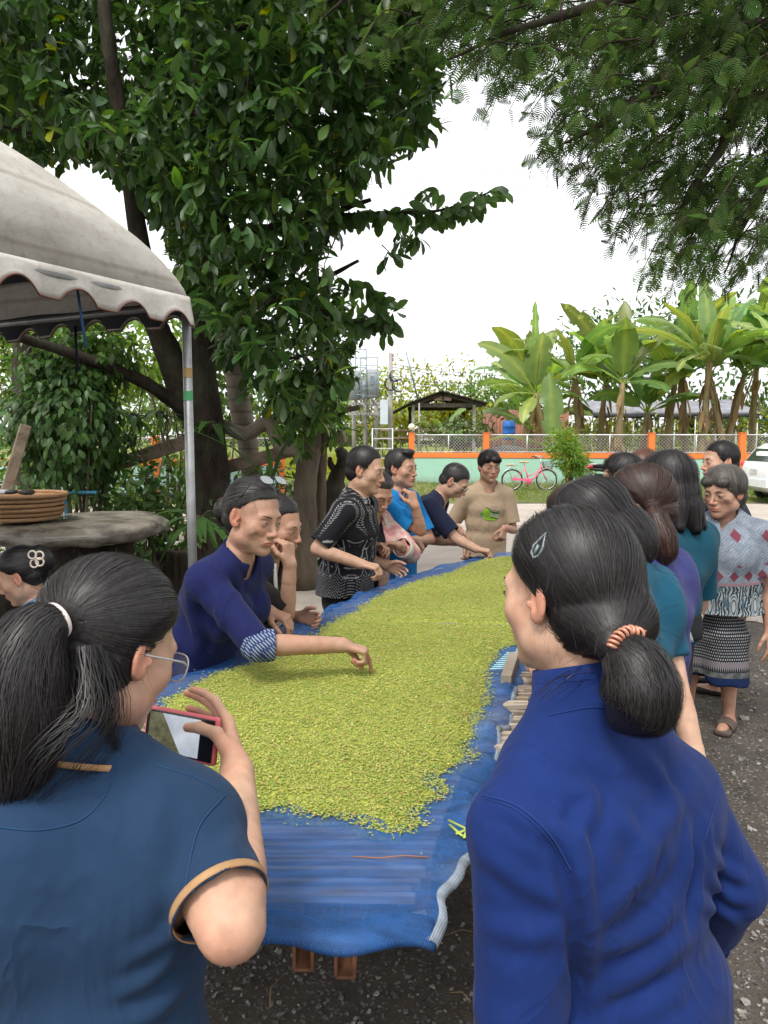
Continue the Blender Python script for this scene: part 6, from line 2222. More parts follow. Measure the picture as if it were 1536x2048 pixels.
# stump with a fern
sp = thing('stump_planter', 'dark fluted stump left of the navy tunic with a dark fern above', 'planter', G(348, 1210, 0))
cs = G(348, 1210, 0)
V, Q = grow([rc(cs, cs + A(0, 0, .50), .15, .17, .02), half(cs + A(0, 0, .52), (0, 0, 1), cs - 1, cs + 1)], .018, noise=lambda q: .018 * np.sin(np.arctan2(q[:, 1] - cs[1], q[:, 0] - cs[0]) * 17))
link('stump', mesh_data('stump', V, [Q], True, BARK_DARK), sp)
strap_plant('fern', 'dark fern with drooping fronds growing over the fluted stump', P(395, 1040, 6.6), 20, .55, .075, 5, LEAF_DARK, .9)
strap_plant('snake_plant', 'upright spiky leaf between the ringed trunk and the gnarled trunk', P(540, 985, 7.6), 3, .9, .05, 9, LEAF_DARK, 6.0)
wb = thing('white_crate', 'white plastic crate standing behind the front woman with a ponytail', 'crate', G(335, 1290, 0))
wc = P(338, 1205, 4.6)
for dx, dy, sx, sy in ((-.12, 0, .012, .3), (.12, 0, .012, .3), (0, -.15, .25, .012), (0, .15, .25, .012)):
 MB().box(A(wc[0] + dx, wc[1] + dy, .42), (sx, sy, .26)).build('side', simple('white_plastic', (.62, .62, .62), .5), wb, smooth=False)
MB().box(A(wc[0], wc[1], .30), (.23, .29, .012)).build('bottom', simple('white_plastic_b', (.6, .6, .6), .5), wb, smooth=False)
wb2 = thing('low_stool', 'dark wooden stool under the white crate', 'stool', A(wc[0], wc[1], 0))
MB().box(A(wc[0], wc[1], .275), (.34, .34, .035)).build('seat', WOOD_OLD, wb2, smooth=False)
for dx in (-.13, .13):
 for dy in (-.13, .13): MB().box(A(wc[0] + dx, wc[1] + dy, .128), (.035, .035, .256)).build('leg', WOOD_OLD, wb2, smooth=False)
# ------------------------------------------------------------------ pink bicycle against the wall
def bicycle():
 Y = 22.0
 g = G(1058, 988); 
 w0, w1 = P(1024, 966, Y), P(1093, 966, Y)
 c = A((w0[0] + w1[0]) / 2, Y, .05)
 t = thing('bicycle', 'pink bicycle with a front basket parked against the mint wall', 'bicycle', c)
 R = .315
 half_ = (w1[0] - w0[0]) / 2
 a, b = c + A(-half_, 0, R), c + A(half_, 0, R)
 PINKP = simple('pink_paint', (.72, .12, .22), .35, .5, 5, .1); RUB = simple('tyre_rubber', (.03, .03, .03), .8); CHR = simple('chrome', (.5, .5, .5), .3, .5, metal=.8)
 for q in (a, b):
  wh = MB(); wh.torus(q, R - .018, .020, axis=(0, 1, 0), n=36, m=8)
  tyre = wh.build('wheel', RUB, t)
  MB().torus(q, R - .042, .010, axis=(0, 1, 0), n=36, m=6).build('rim', CHR, tyre)
  sp = MB()
  for k in range(16):
   an = k * math.pi / 8; sp.tube([q + A(0, .012 * (-1) ** k, 0), q + A(math.cos(an), 0, math.sin(an)) * (R - .045)], .0022, 4, caps=False)
  sp.tube([q + A(0, -.04, 0), q + A(0, .04, 0)], .018, 8); sp.build('spokes', CHR, tyre)
 bb = c + A(-.02, 0, .28); seat = c + A(-.15, 0, .74); head = c + A(half_ - .17, 0, .72); headb = c + A(half_ - .13, 0, .58)
 fr = MB()
 fr.tube([bb, seat], .019, 8).tube([bb, (bb + headb) / 2 + A(-.02, 0, -.05), headb], .023, 8).tube([bb + A(-.05, 0, .14), (bb + head) / 2 + A(0, 0, .0), head - A(0, 0, .04)], .016, 8).tube([head + A(-.01, 0, .06), headb], .021, 8)
 for s in (-.045, .045):
  fr.tube([bb, a + A(0, s, 0)], .011, 6).tube([seat - A(0, 0, .12) * 1.0, a + A(0, s, 0)], .010, 6).tube([headb, headb + A(.06, s, -.15), b + A(0, s, 0)], .012, 6)
 fr.build('frame', PINKP, t)
 MB().lathe(bb + A(.0, -.05, .0), [(0, -.006), (.095, -.006), (.10, 0), (.095, .006), (0, .006)], 24, axis=(0, 1, 0)).build('chain_guard', PINKP, t)
 MB().beam(bb + A(0, -.055, .03), a + A(0, -.055, .03), .012, .07).build('chain_cover', PINKP, t, smooth=False)
 for q, nm in ((a, 'rear_mudguard'), (b, 'front_mudguard')):
  an = np.linspace(rad(20), rad(165), 16)
  rows = [np.stack([q[0] + np.cos(an) * (R + .02), np.full(16, q[1] + s), q[2] + np.sin(an) * (R + .02)], 1) for s in (-.03, 0, .03)]
  rows[1][:, 2] += .012
  solidify(MB().grid(np.array(rows)).build(nm, CHR if q is a else PINKP, t), .003)
 V, Q = grow([ec(seat + A(-.13, 0, .10), seat + A(.13, 0, .09), (.085, .03), (.03, .022), (0, 1, 0), .02)], .012)
 link('saddle', mesh_data('saddle', V, [Q], True, simple('tan_saddle', (.50, .36, .16), .5)), t)
 MB().tube([seat, seat + A(-.01, 0, .10)], .014, 8).build('seat_post', CHR, t)
 hb = head + A(-.02, 0, .22)
 MB().tube([head, hb], .013, 8).tube(spline([hb + A(-.20, -.26, .04), hb + A(-.06, -.26, .07), hb + A(.06, -.12, .05), hb, hb + A(.06, .12, .05), hb + A(-.06, .26, .07), hb + A(-.20, .26, .04)], 24), .011, 6).build('handlebar', CHR, t)
 for s in (-.26, .26): MB().tube([hb + A(-.22, s, .035), hb + A(-.11, s, .06)], .017, 8).build('grip', RUB, t)
 bk = MB(); q = head + A(.20, 0, .02)
 for z_, w in ((-.10, .11), (-.03, .125), (.04, .14), (.10, .15)):
  bk.tube([q + A(-w, -w, z_), q + A(w, -w, z_), q + A(w, w, z_), q + A(-w, w, z_), q + A(-w, -w, z_)], .006, 4)
 for k in range(7):
  f_ = -1 + k / 3
  for s in (-1, 1):
   bk.tube([q + A(f_ * .11, s * .11, -.10), q + A(f_ * .15, s * .15, .10)], .004, 4).tube([q + A(s * .11, f_ * .11, -.10), q + A(s * .15, f_ * .15, .10)], .004, 4)
  bk.tube([q + A(f_ * .11, -.11, -.10), q + A(f_ * .11, .11, -.10)], .004, 4)
 bk.build('basket', simple('grey_basket', (.16, .16, .17), .5), t)
 rk = MB(); r0 = a + A(0, 0, R + .09)
 for s in (-.06, .06): rk.tube([r0 + A(-.22, s, 0), r0 + A(.14, s, 0)], .007, 5).tube([r0 + A(-.12, s, 0), a + A(0, s * .8, 0)], .005, 5)
 rk.build('carrier', CHR, t)
 V, Q = grow([ec(r0 + A(-.15, 0, .04), r0 + A(.05, 0, .04), (.08, .03), (.06, .025), (0, 1, 0), .02)], .014)
 link('rear_cushion', mesh_data('rear_cushion', V, [Q], True, simple('cream_cushion', (.45, .36, .22), .7)), t)
 MB().tube([bb, bb + A(-.05, -.09, -.14)], .009, 6).box(bb + A(-.05, -.13, -.14), (.09, .06, .02)).build('pedal', RUB, t)
 MB().tube([a + A(.03, .05, 0), c + A(-half_ + .10, .20, .0)], .010, 6).build('kickstand', CHR, t)
bicycle()

# ------------------------------------------------------------------ motorbike, only its tail in view
def motorbike():
 Y = 20.5
 b = P(1172, 984, Y); b[2] = .04
 t = thing('motorbike', 'dark motorbike with a red tail lamp behind the heads on the right', 'motorbike', b + A(.6, 0, 0))
 RUB = simple('moto_rubber', (.02, .02, .02), .8); BLK = simple('moto_black', (.02, .02, .024), .3, .6); SIL = simple('moto_silver', (.45, .45, .46), .3, .5, metal=.7)
 R = .29
 for x in (.36, 1.58):
  q = b + A(x, 0, R)
  w = MB().torus(q, R - .04, .042, axis=(0, 1, 0), n=32, m=10).build('wheel', RUB, t)
  m = MB().torus(q, R - .085, .012, axis=(0, 1, 0), n=32, m=6)
  for k in range(6):
   an = k * math.pi / 3; m.tube([q, q + A(math.cos(an), 0, math.sin(an)) * (R - .09)], .014, 5)
  m.build('rim', SIL, w)
 pr = [ec(b + A(.10, 0, .72), b + A(.85, 0, .66), (.05, .05), (.10, .09), (0, 1, 0), .05), ec(b + A(.85, 0, .62), b + A(1.15, 0, .42), (.10, .10), (.08, .10), (0, 1, 0), .06), ec(b + A(1.15, 0, .42), b + A(1.38, 0, .85), (.08, .10), (.10, .12), (0, 1, 0), .06), ec(b + A(.60, 0, .35), b + A(1.0, 0, .35), (.10, .14), (.10, .12), (0, 1, 0), .05)]
 V, Q = grow(pr, .024); link('body', mesh_data('body', V, [Q], True, BLK), t)
 V, Q = grow([ec(b + A(.18, 0, .80), b + A(.95, 0, .76), (.10, .05), (.12, .055), (0, 1, 0), .04)], .02); link('seat', mesh_data('seat', V, [Q], True, RUB), t)
 V, Q = grow([ec(b + A(.03, 0, .76), b + A(.14, 0, .78), (.07, .04), (.09, .05), (0, 1, 0), .02)], .015); link('tail_lamp', mesh_data('tail_lamp', V, [Q], True, simple('red_lamp', (.55, .02, .03), .2, .6)), t)
 MB().tube([b + A(.0, 0, .70), b + A(.16, 0, .52), b + A(.14, 0, .40)], .02, 6).build('rear_mudguard', BLK, t)
 MB().tube([b + A(.05, -.10, .83), b + A(.40, -.12, .86)], .012, 6).tube([b + A(.05, .10, .83), b + A(.40, .12, .86)], .012, 6).tube([b + A(.05, -.10, .83), b + A(.05, .10, .83)], .012, 6).build('grab_rail', SIL, t)
 MB().tube([b + A(.25, -.12, .30), b + A(.80, -.12, .26)], [.05, .035], 10).build('exhaust', SIL, t)
 MB().tube([b + A(1.58, -.07, .29), b + A(1.42, -.07, .85)], .022, 6).tube([b + A(1.58, .07, .29), b + A(1.42, .07, .85)], .022, 6).build('fork', SIL, t)
 MB().tube([b + A(1.28, -.34, 1.02), b + A(1.38, -.1, .96), b + A(1.38, .1, .96), b + A(1.28, .34, 1.02)], .014, 6).build('handlebar', BLK, t)
motorbike()

# ------------------------------------------------------------------ white car at the right edge
def car():
 Y = 18.6
 x0 = P(1506, 960, Y)[0]
 t = thing('parked_car', 'white hatchback parked at the right edge with only its tail in view', 'car', A(x0 + 1.9, Y, 0))
 WHT = simple('white_car_paint', (.72, .73, .74), .22, .5, 3, .04, coat=.6); GLS = simple('tinted_glass', (.03, .035, .04), .06, .8); RUB = simple('car_tyre', (.025, .025, .025), .8)
 prof = [(0.02, .42), (.0, .62), (.03, .88), (.10, 1.00), (.30, 1.30), (.55, 1.46), (1.3, 1.52), (2.0, 1.47), (2.75, 1.08), (3.5, .95), (3.78, .72), (3.82, .42), (3.7, .26), (.2, .26)]
 n = 90
 pr_ = np.array(prof + [prof[0]])
 L = np.concatenate([[0], np.cumsum(np.linalg.norm(np.diff(pr_, axis=0), axis=1))])
 u = np.linspace(0, L[-1], n, endpoint=False)
 px, pz = np.interp(u, L, pr_[:, 0]), np.interp(u, L, pr_[:, 1])
 ctr = A(1.9, .7)
 rows = []
 for v, sc in ((-1, .93), (-.985, .965), (-.93, .992), (-.8, 1), (-.4, 1.004), (.4, 1.004), (.8, 1), (.93, .992), (.985, .965), (1, .93)):
  z = ctr[1] + (pz - ctr[1]) * sc; x = ctr[0] + (px - ctr[0]) * sc
  tum = 1 - .16 * np.clip((z - .95) / .55, 0, 1)
  bow = 1 - .10 * np.clip(np.abs(px - 1.9) / 1.9, 0, 1) ** 4
  rows.append(np.stack([x0 + x, Y + .84 * v * tum * bow, z], 1))
 rows = np.array(rows)
 mb = MB().grid(rows, wrap=True)
 for k in (0, len(rows) - 1):
  c = rows[k].mean(0); b = mb.n
  mb.add(np.vstack([rows[k], c[None]]), T=[(i, (i + 1) % n, n) if k else ((i + 1) % n, i, n) for i in range(n)])
 mb.build('body', WHT, t)
 for y_, nm in ((-1, 'side_window'), (1, 'side_window')):
  for pts in ([(.42, 1.02), (.60, 1.36), (1.28, 1.42), (1.30, 1.02)], [(1.38, 1.02), (1.38, 1.42), (1.95, 1.37), (2.45, 1.05)]):
   V = np.array([A(x0 + a, Y + y_ * .845 * (1 - .16 * max(0, (b - .95) / .55)) + y_ * .008, b) for a, b in pts])
   o = link(nm, mesh_data(nm, V, [np.array([(0, 1, 2, 3)])], False, GLS), t); solidify(o, .006, 0)
 V = np.array([A(x0 + a - .012, Y + b, c) for a, b, c in ((.115, -.62, 1.02), (.115, .62, 1.02), (.335, .56, 1.33), (.335, -.56, 1.33))])
 solidify(link('rear_window', mesh_data('rear_window', V, [np.array([(0, 1, 2, 3)])], False, GLS), t), .006, 0)
 for s in (-1, 1):
  pr = [ec(A(x0 + .05, Y + s * .72, .92), A(x0 + .30, Y + s * .80, .97), (.035, .08), (.02, .04), (0, 1, 0), .02)]
  V, Q = grow(pr, .018); link('tail_lamp', mesh_data('tail_lamp', V, [Q], True, simple('car_red_lamp', (.55, .02, .06), .15, .6)), t)
 MB().box(A(x0 + .02, Y, .50), (.12, 1.45, .18)).build('bumper', WHT, t, smooth=False)
 MB().box(A(x0 - .012, Y, .78), (.012, .34, .12)).build('number_plate', simple('plate_white', (.6, .6, .6), .4), t, smooth=False)
 for x in (.72, 3.08):
  for s in (-1, 1):
   q = A(x0 + x, Y + s * .76, .30)
   w = MB().lathe(q, [(.0, -.10), (.20, -.10), (.285, -.085), (.30, -.05), (.30, .05), (.285, .085), (.20, .10), (0, .10)], 32, axis=(0, 1, 0)).build('wheel', RUB, t)
   MB().lathe(q, [(0, -.106), (.17, -.106), (.19, -.09), (.19, .09), (.17, .106), (0, .106)], 24, axis=(0, 1, 0)).build('rim', simple('alloy', (.4, .4, .41), .3, .5, metal=.7), w)
car()

# ------------------------------------------------------------------ open shed with a tiled gable
def shed():
 Y = 40.0
 apex, el_, er_, low = P(886, 783, Y), P(822, 806, Y), P(972, 806, Y), P(786, 825, Y)
 t = thing('open_shed', 'open timber shed with a dark gabled roof beyond the wall', 'shed', A(apex[0], Y + 2.5, 0))
 ROOF = simple('dark_roofing', (.06, .052, .048), .9, .15, 3, .4, 12, .5, .05); TIM = simple('shed_timber', (.10, .085, .07), .9, .15, 8, .3)
 D = 5.5
 th = .10
 def slope(a, b, y0=Y - .5, y1=Y + D):
  k = 8
  for i in range(k):                      # rows of sheets up the slope, each lapping the next
   p, q = a + (b - a) * (i / k), a + (b - a) * ((i + 1) / k + .02)
   V = np.array([A(p[0], y0, p[2]), A(q[0], y0, q[2] + .03), A(q[0], y1, q[2] + .03), A(p[0], y1, p[2])])
   solidify(link('roof_sheet', mesh_data('roof_sheet', V, [np.array([(0, 1, 2, 3)])], False, ROOF), t), .05, -1)
 slope(apex, el_); slope(el_, low); slope(apex, er_)
 for yy in (Y, Y + D - .3):
  MB().beam(A(el_[0], yy, el_[2] - .12), A(er_[0] - .2, yy, er_[2] - .12), .12, .22).build('tie_beam', TIM, t, smooth=False)
  MB().beam(A(apex[0], yy, apex[2] - .1), A(apex[0], yy, el_[2] - .05), .10, .10).build('king_post', TIM, t, smooth=False)
  for e in (el_, er_):
   MB().beam(A(apex[0], yy, apex[2] - .14), A(e[0], yy, e[2] - .14), .10, .16).build('rafter', TIM, t, smooth=False)
  for x in (el_[0] + .12, er_[0] - .62):
   MB().beam(A(x, yy, 0), A(x, yy, el_[2] - .1), .16, .16, up=(0, 1, 0)).build('post', simple('pale_post', (.30, .29, .27), .8) if yy == Y else TIM, t, smooth=False)
 MB().box(A(apex[0], Y + .02, apex[2] - .32), (.9, .03, .30)).build('gable_board', simple('pinkish_board', (.42, .28, .25), .8), t, smooth=False)
 # rails and the clutter of planks under the roof
 for z in (1.95, 1.55):
  MB().beam(A(el_[0] - 1.6, Y + .3, z), A(er_[0] + .4, Y + .3, z), .08, .10).build('rail', simple('shed_rail', (.24, .17, .12), .9), t, smooth=False)
 r = np.random.default_rng(3)
 for i in range(9):
  x = el_[0] + r.uniform(-1, 3.5)
  MB().beam(A(x, Y + 1 + r.uniform(0, 2), r.uniform(1.0, 1.45)), A(x + r.uniform(1, 2.2), Y + 1 + r.uniform(0, 2), r.uniform(1.0, 1.45)), .2, .10).build('stacked_plank', TIM, t, smooth=False)
 for i in range(7):
  x = el_[0] - 1.5 + i * .95
  MB().beam(A(x, Y + .35, 0), A(x, Y + .35, 2.0), .08, .08, up=(0, 1, 0)).build('rail_post', TIM, t, smooth=False)
shed()
# ------------------------------------------------------------------ rusty sheet wall, barrel, gravel heap
def sheetwall():
 Y = 38.0
 a, b = P(968, 870, Y), P(1135, 870, Y)
 t = thing('sheet_wall', 'rusty corrugated sheet wall behind the left banana plants', 'wall', A((a[0] + b[0]) / 2, Y, 0))
 RS = simple('rusted_sheet', (.26, .12, .09), .85, .2, 3, .4, stretch=(3, 3, .4))
 n = 7; w = (b[0] - a[0]) / n
 for i in range(n):
  xs = np.linspace(a[0] + w * i, a[0] + w * (i + 1) + .04, 21)
  V = np.stack([np.stack([xs, Y + .03 * np.sin(xs * 42) - .006 * i, np.full(21, z)], 1) for z in (0, 2.95 - .05 * (i % 2))])
  solidify(MB().grid(V).build('sheet', RS, t), .004, 0)
 for i in range(5): MB().beam(A(a[0] + i * (b[0] - a[0]) / 4, Y + .1, 0), A(a[0] + i * (b[0] - a[0]) / 4, Y + .1, 3.0), .1, .1, up=(0, 1, 0)).build('post', WOOD_GREY, t, smooth=False)
sheetwall()
bq = P(1018, 861, 36); 
t_ = thing('water_barrel', 'blue barrel on a stand in front of the rusty sheet wall', 'barrel', A(bq[0], 36, 0))
MB().lathe(A(bq[0], 36, bq[2] - .45), [(0, 0), (.27, 0), (.29, .04), (.30, .3), (.315, .33), (.30, .36), (.30, .6), (.315, .63), (.30, .66), (.29, .88), (.25, .92), (0, .92)], 24).build('barrel', simple('blue_barrel', (.02, .12, .42), .4), t_)
for dx in (-.25, .25):
 for dy in (-.25, .25): MB().box(A(bq[0] + dx, 36 + dy, (bq[2] - .45) / 2), (.08, .08, bq[2] - .45)).build('stand_leg', WOOD_GREY, t_, smooth=False)
gq = P(1010, 910, 31)
V, Q = grow([el(A(gq[0] + .2, 31, 0), (1.7, 1.1, 1.25), None, .1), el(A(gq[0] + 1.6, 31.2, 0), (1.2, .9, .7), None, .2), half(A(0, 0, .0), (0, 0, -1), A(gq[0] - 4, 28, -2), A(gq[0] + 5, 34, 3))], .09, noise=lambda q: .06 * wav(q, 5, 3, 3))
o = tag(link('gravel_heap', mesh_data('gravel_heap', V, [Q], True, simple('grey_heap', (.20, .19, .19), .95, .1, 9, .3, 30, .8, .05))), 'grey heap of gravel behind the netting', 'gravel heap', kind='stuff')

# ------------------------------------------------------------------ shade house under black netting
def shadehouse():
 Y = 39.0
 a, b = P(1186, 820, Y), P(1518, 815, Y)
 z0, z1 = P(1186, 829, Y)[2], P(1186, 803, Y)[2]
 t = thing('shade_house', 'low shade house with a grey net roof on thin posts behind the bananas', 'shade house', A((a[0] + b[0]) / 2, Y + 3, 0))
 NETR = simple('grey_shade_net', (.24, .24, .27), .8, .2, 2, .25)
 n = 48
 xs = np.linspace(a[0], b[0], n)
 sag = .10 * np.abs(np.sin((xs - a[0]) * 1.15))
 V = np.stack([np.stack([xs, np.full(n, Y), z0 + .06 - sag * .7], 1), np.stack([xs, np.full(n, Y + .05), z0 + .20 - sag * .4], 1), np.stack([xs, np.full(n, Y + 3), z1 + .25 - sag], 1), np.stack([xs, np.full(n, Y + 6), z0 + .2 - sag], 1)])
 solidify(MB().grid(V).build('net_roof', NETR, t), .01)
 V = np.stack([np.stack([xs, np.full(n, Y - .02), z0 + .05 - sag * .7], 1), np.stack([xs, np.full(n, Y - .02), z0 - .12 - sag * .7 - .05 * np.sin(xs * 3)], 1)])
 solidify(MB().grid(V).build('net_edge', simple('black_net_edge', (.03, .03, .035), .8), t), .01)
 for i in range(9):
  x = a[0] + (b[0] - a[0]) * i / 8
  for yy in (Y + .1, Y + 5.8): MB().tube([A(x, yy, 0), A(x, yy, z0)], .04, 8).build('post', simple_galv, t)
 r = np.random.default_rng(5)
 for i in range(26):                      # rows of stakes standing inside
  x = r.uniform(a[0] + .5, b[0] - .5); yy = Y + r.uniform(.5, 5); MB().tube([A(x, yy, 0), A(x + r.normal(0, .05), yy, r.uniform(1.2, 1.9))], .022, 5).build('stake', simple('bamboo_stake_%d' % (i % 1), (.42, .36, .18), .8) if i == 0 else bpy.data.materials['bamboo_stake_0'], t)
 for z in (.95, .75): MB().beam(A(a[0] + .4, Y + 1, z), A(b[0] - .4, Y + 1, z), .5, .06).build('bench', simple('bench_%d' % (z * 100), (.10, .10, .10), .8), t, smooth=False)
shadehouse()
# white steel tank stand among the bananas
Yk = 43.0
kq = P(1275, 760, Yk)
t_ = thing('tank_stand', 'white steel stand rising behind the banana plants', 'tank stand', A(kq[0], Yk, 0))
WST = simple('white_steel', (.55, .56, .57), .5, .4)
zt = P(1275, 757, Yk)[2]
for dx in (-.9, .9):
 for dy in (-.9, .9): MB().tube([A(kq[0] + dx * 1.25, Yk + dy, 0), A(kq[0] + dx * .8, Yk + dy, zt)], .06, 8).build('leg', WST, t_)
MB().box(A(kq[0], Yk, zt + .06), (2.2, 2.2, .12)).build('platform', WST, t_, smooth=False)
MB().tube([A(kq[0] - 1.0, Yk - .9, 1.2), A(kq[0] + .8, Yk - .9, zt - .2)], .035, 6).tube([A(kq[0] + 1.0, Yk - .9, 1.2), A(kq[0] - .8, Yk - .9, zt - .2)], .035, 6).build('brace', WST, t_)

# ------------------------------------------------------------------ poles, transformers, wires
CONC = simple('pole_concrete', (.32, .30, .28), .85, .2, 4, .15)
def upole(label, px, top, Y, r=.13, group=None):
 b = P(px, 900, Y); zt = P(px, top, Y)[2]
 t = thing('utility_pole', label, 'utility pole', A(b[0], Y, 0), group)
 MB().tube([A(b[0], Y, 0), A(b[0], Y, zt)], [r, r * .72], 8).build('pole', CONC, t)
 return t, A(b[0], Y, zt)
pt, ptop = upole('concrete utility pole with coiled cable left of the shed', 781, 706, 34)
for py in (714, 722):
 MB().lathe(P(786, py, 34), [(0, 0), (.035, 0), (.035, .05), (.02, .07), (.035, .09), (.035, .13), (0, .14)], 10).build('insulator', simple('insulator_%d' % py, (.16, .10, .08), .3, .5), pt)
for px, py, R in ((790, 752, .26), (782, 768, .30), (796, 772, .27)):
 for k in range(3): MB().torus(P(px, py, 33.8) + A(.01 * k, -.02 * k, .01 * k), R - .012 * k, .014, axis=A(.25, 1, .1 * k), n=28, m=5).build('cable_coil', simple('cable_black_%d_%d' % (px, k), (.03, .03, .03), .6), pt)
bx = P(768, 824, 33.6); hbox = (P(768, 801, 33.6) - P(768, 850, 33.6))[2]
MB().box(bx, (.34, .25, hbox)).build('meter_box', simple('pale_steel_box', (.50, .56, .62), .5, .4, 4, .06), pt, smooth=False)
cam_q = P(800, 757, 33.7)
MB().tube([P(783, 760, 33.9), cam_q], .02, 6).ball(cam_q, (.10, .10, .07), 10, 8).build('street_lamp', simple('lamp_grey', (.45, .42, .38), .5), pt)
# lattice tower with tanks beside it
def tower():
 Y = 42.0
 zt = P(740, 716, Y)[2]; zm = P(740, 808, Y)[2]
 xl, xr = P(704, 800, Y)[0], P(756, 800, Y)[0]
 t = thing('transformer_platform', 'pale transformer platform with tanks and thin steel frames left of the pole', 'transformer', A((xl + xr) / 2, Y, 0))
 STL = simple('blue_grey_steel', (.22, .27, .30), .5, .4); TANK = simple('grey_tank', (.42, .44, .47), .5, .4, 3, .12)
 for x in (xl + .1, (xl + xr) / 2, xr - .1):
  MB().tube([A(x, Y, 0), A(x, Y, zm + .2)], .12, 8).build('post', CONC, t)
 for i, (x0_, x1_, top) in enumerate(((xl + .2, xl + .8, P(0, 700, Y)[2]), (xr - .95, xr - .02, P(0, 716, Y)[2]))):
  mb = MB()
  for x in (x0_, x1_):
   for dy in (-.3, .3): mb.tube([A(x, Y + dy, zm), A(x, Y + dy, top)], .030, 5)
  k = 6
  for j in range(k):
   za, zb = zm + (top - zm) * j / k, zm + (top - zm) * (j + 1) / k
   mb.tube([A(x0_, Y - .3, zb), A(x1_, Y - .3, zb)], .022, 5)
   if i == 0: mb.tube([A(x0_, Y - .3, za), A(x1_, Y - .3, zb)], .016, 4)
  mb.build('steel_frame', STL, t)
 for px, w, y0, y1, nm in ((706, .9, 741, 800, 'tank'), (745, .75, 738, 796, 'tank'), (728, .5, 760, 800, 'transformer')):
  q = P(px, (y0 + y1) / 2, Y + .6); h = P(px, y0, Y + .6)[2] - P(px, y1, Y + .6)[2]
  MB().lathe(q - A(0, 0, h / 2), [(0, 0), (w / 2, 0), (w / 2, h * .95), (w / 2 - .06, h), (0, h)], 20).build(nm, TANK, t)
  MB().box(q + A(0, -w / 2 - .03, h * .1), (w * .3, .08, h * .3)).build('bushing_box', STL, t, smooth=False)
 for z in (zm, zm - .55):
  MB().beam(A(xl - .2, Y - .5, z), A(xr + .3, Y - .5, z), .14, .14).build('crossarm', CONC, t, smooth=False)
  MB().beam(A(xl - .2, Y + .8, z), A(xr + .3, Y + .8, z), .14, .14).build('crossarm', CONC, t, smooth=False)
 r = np.random.default_rng(2)
 cb = simple('aged_cable', (.10, .10, .10), .7)
 for i in range(12):
  a = A(r.uniform(xl, xr), Y - .6, zm + r.uniform(-.2, .6)); b = A(r.uniform(xl, xr + .8), Y - .6 + r.uniform(-.3, .3), r.uniform(.8, zm - .8))
  MB().tube(spline([a, (a + b) / 2 + A(r.normal(0, .3), 0, r.normal(0, .2)), b], 12), .018, 4).build('cable', cb, t)
 for i in range(5):
  x = xl + .2 + i * .3; MB().lathe(A(x, Y - .5, zm + .07), [(0, 0), (.05, 0), (.03, .06), (.05, .12), (.02, .2), (0, .2)], 8).build('insulator', simple('brown_insulator_%d' % i, (.20, .12, .09), .3), t)
tower()
t_, sp_top = upole('thin slanting steel mast in front of the shed roof', 838, 806, 36, .05)
sp0, sp1 = P(836, 800, 36), P(812, 704, 36)
MB().tube([sp0, sp1], [.045, .03], 6).build('mast', simple('green_grey_mast', (.14, .22, .22), .6), t_)
def wire(label, pts, r=.014):
 t = thing('overhead_wire', label, 'wire', pts[0], 'overhead wires right of the pole')
 MB().tube(spline(pts, 26), r, 4, caps=False).build('wire', bpy.data.materials.get('wire_black') or simple('wire_black', (.05, .05, .055), .6), t)
for i, q in enumerate(([(782, 728, 34), (900, 744, 44), (1040, 742, 58), (1300, 700, 70)], [(783, 734, 34), (900, 750, 44), (1040, 747, 58), (1300, 708, 70)], [(783, 752, 34), (890, 766, 44), (1040, 760, 58), (1300, 720, 70)], [(783, 756, 34), (890, 772, 44), (1040, 764, 58), (1300, 724, 70)])):
 wire(['topmost of the four wires running right from the utility pole', 'second wire from the top at the utility pole', 'third wire from the top at the utility pole', 'lowest of the four wires at the utility pole'][i], [P(*z) for z in q])
for i, q in enumerate(([(700, 372, 60), (1000, 349, 62), (1400, 320, 66)], [(700, 405, 60), (1040, 378, 62), (1400, 345, 66)])):
 wire(['faint high wire crossing the white sky behind the bough', 'lower faint wire crossing the white sky'][i], [P(*z) for z in q], .016)
# small metal rack left of the gate post
Yr = 27.0
rq = P(765, 880, Yr)
t_ = thing('metal_rack', 'grey metal rack behind the head of the man in bright blue', 'rack', A(rq[0], Yr, 0))
for dx in (-.36, .36):
 for dy in (-.2, .2): MB().tube([A(rq[0] + dx, Yr + dy, 0), A(rq[0] + dx, Yr + dy, 1.92)], .022, 6).build('upright', simple_galv, t_)
for z in (.5, .85, 1.2, 1.55, 1.9): MB().box(A(rq[0], Yr, z), (.74, .42, .03)).build('shelf', simple_galv, t_, smooth=False)
# ------------------------------------------------------------------ cloth
def cloth(name, col, rough=.85, weave=900, fold=0, sheen=.04, var=.12, fade=0, wr=1.0):
 t = NT(name)
 v = t.coord()
 f = t.noise(v, 4, 4)
 c = t.mix(t.mr(f, .3, .7), vary(col, 1 - var), vary(col, 1 + var))
 w = t.noise(v, weave, 2)
 c = t.mix(t.mr(w, .35, .65, 0, .5), c, vary(col, .72))
 if fade: c = t.mix(t.mr(t.noise(v, 26, 6, .7), .52, .72, 0, fade), c, vary(col, 1.8))
 n = t.bump(w, .25, .0012)
 n = t.bump(t.noise(t.map(v, (1, 1, .6)), 26, 4), .22, .006, n)
 q = t.math('ABSOLUTE', t.math('SUBTRACT', t.noise(t.map(v, (1, 1, .55), rot=(.3, .5, .2)), 5.5, 3, .5, 0, .8), .5))
 rd = t.math('POWER', t.mr(q, 0, .16, 1, 0), 2.0)
 n = t.bump(rd, .4 * wr, .009, n)
 return t.done(t.pbsdf(c, rough, .15, normal=n, sheen=sheen))
def piping(name, col): return simple(name, col, .8, .2, 40, .15)
BLACK = cloth('black_trousers', (.012, .012, .014), var=.3)
DARKGREY = cloth('dark_trousers', (.03, .03, .033), var=.3)
SHOE = simple('dark_shoe', (.02, .018, .016), .5)
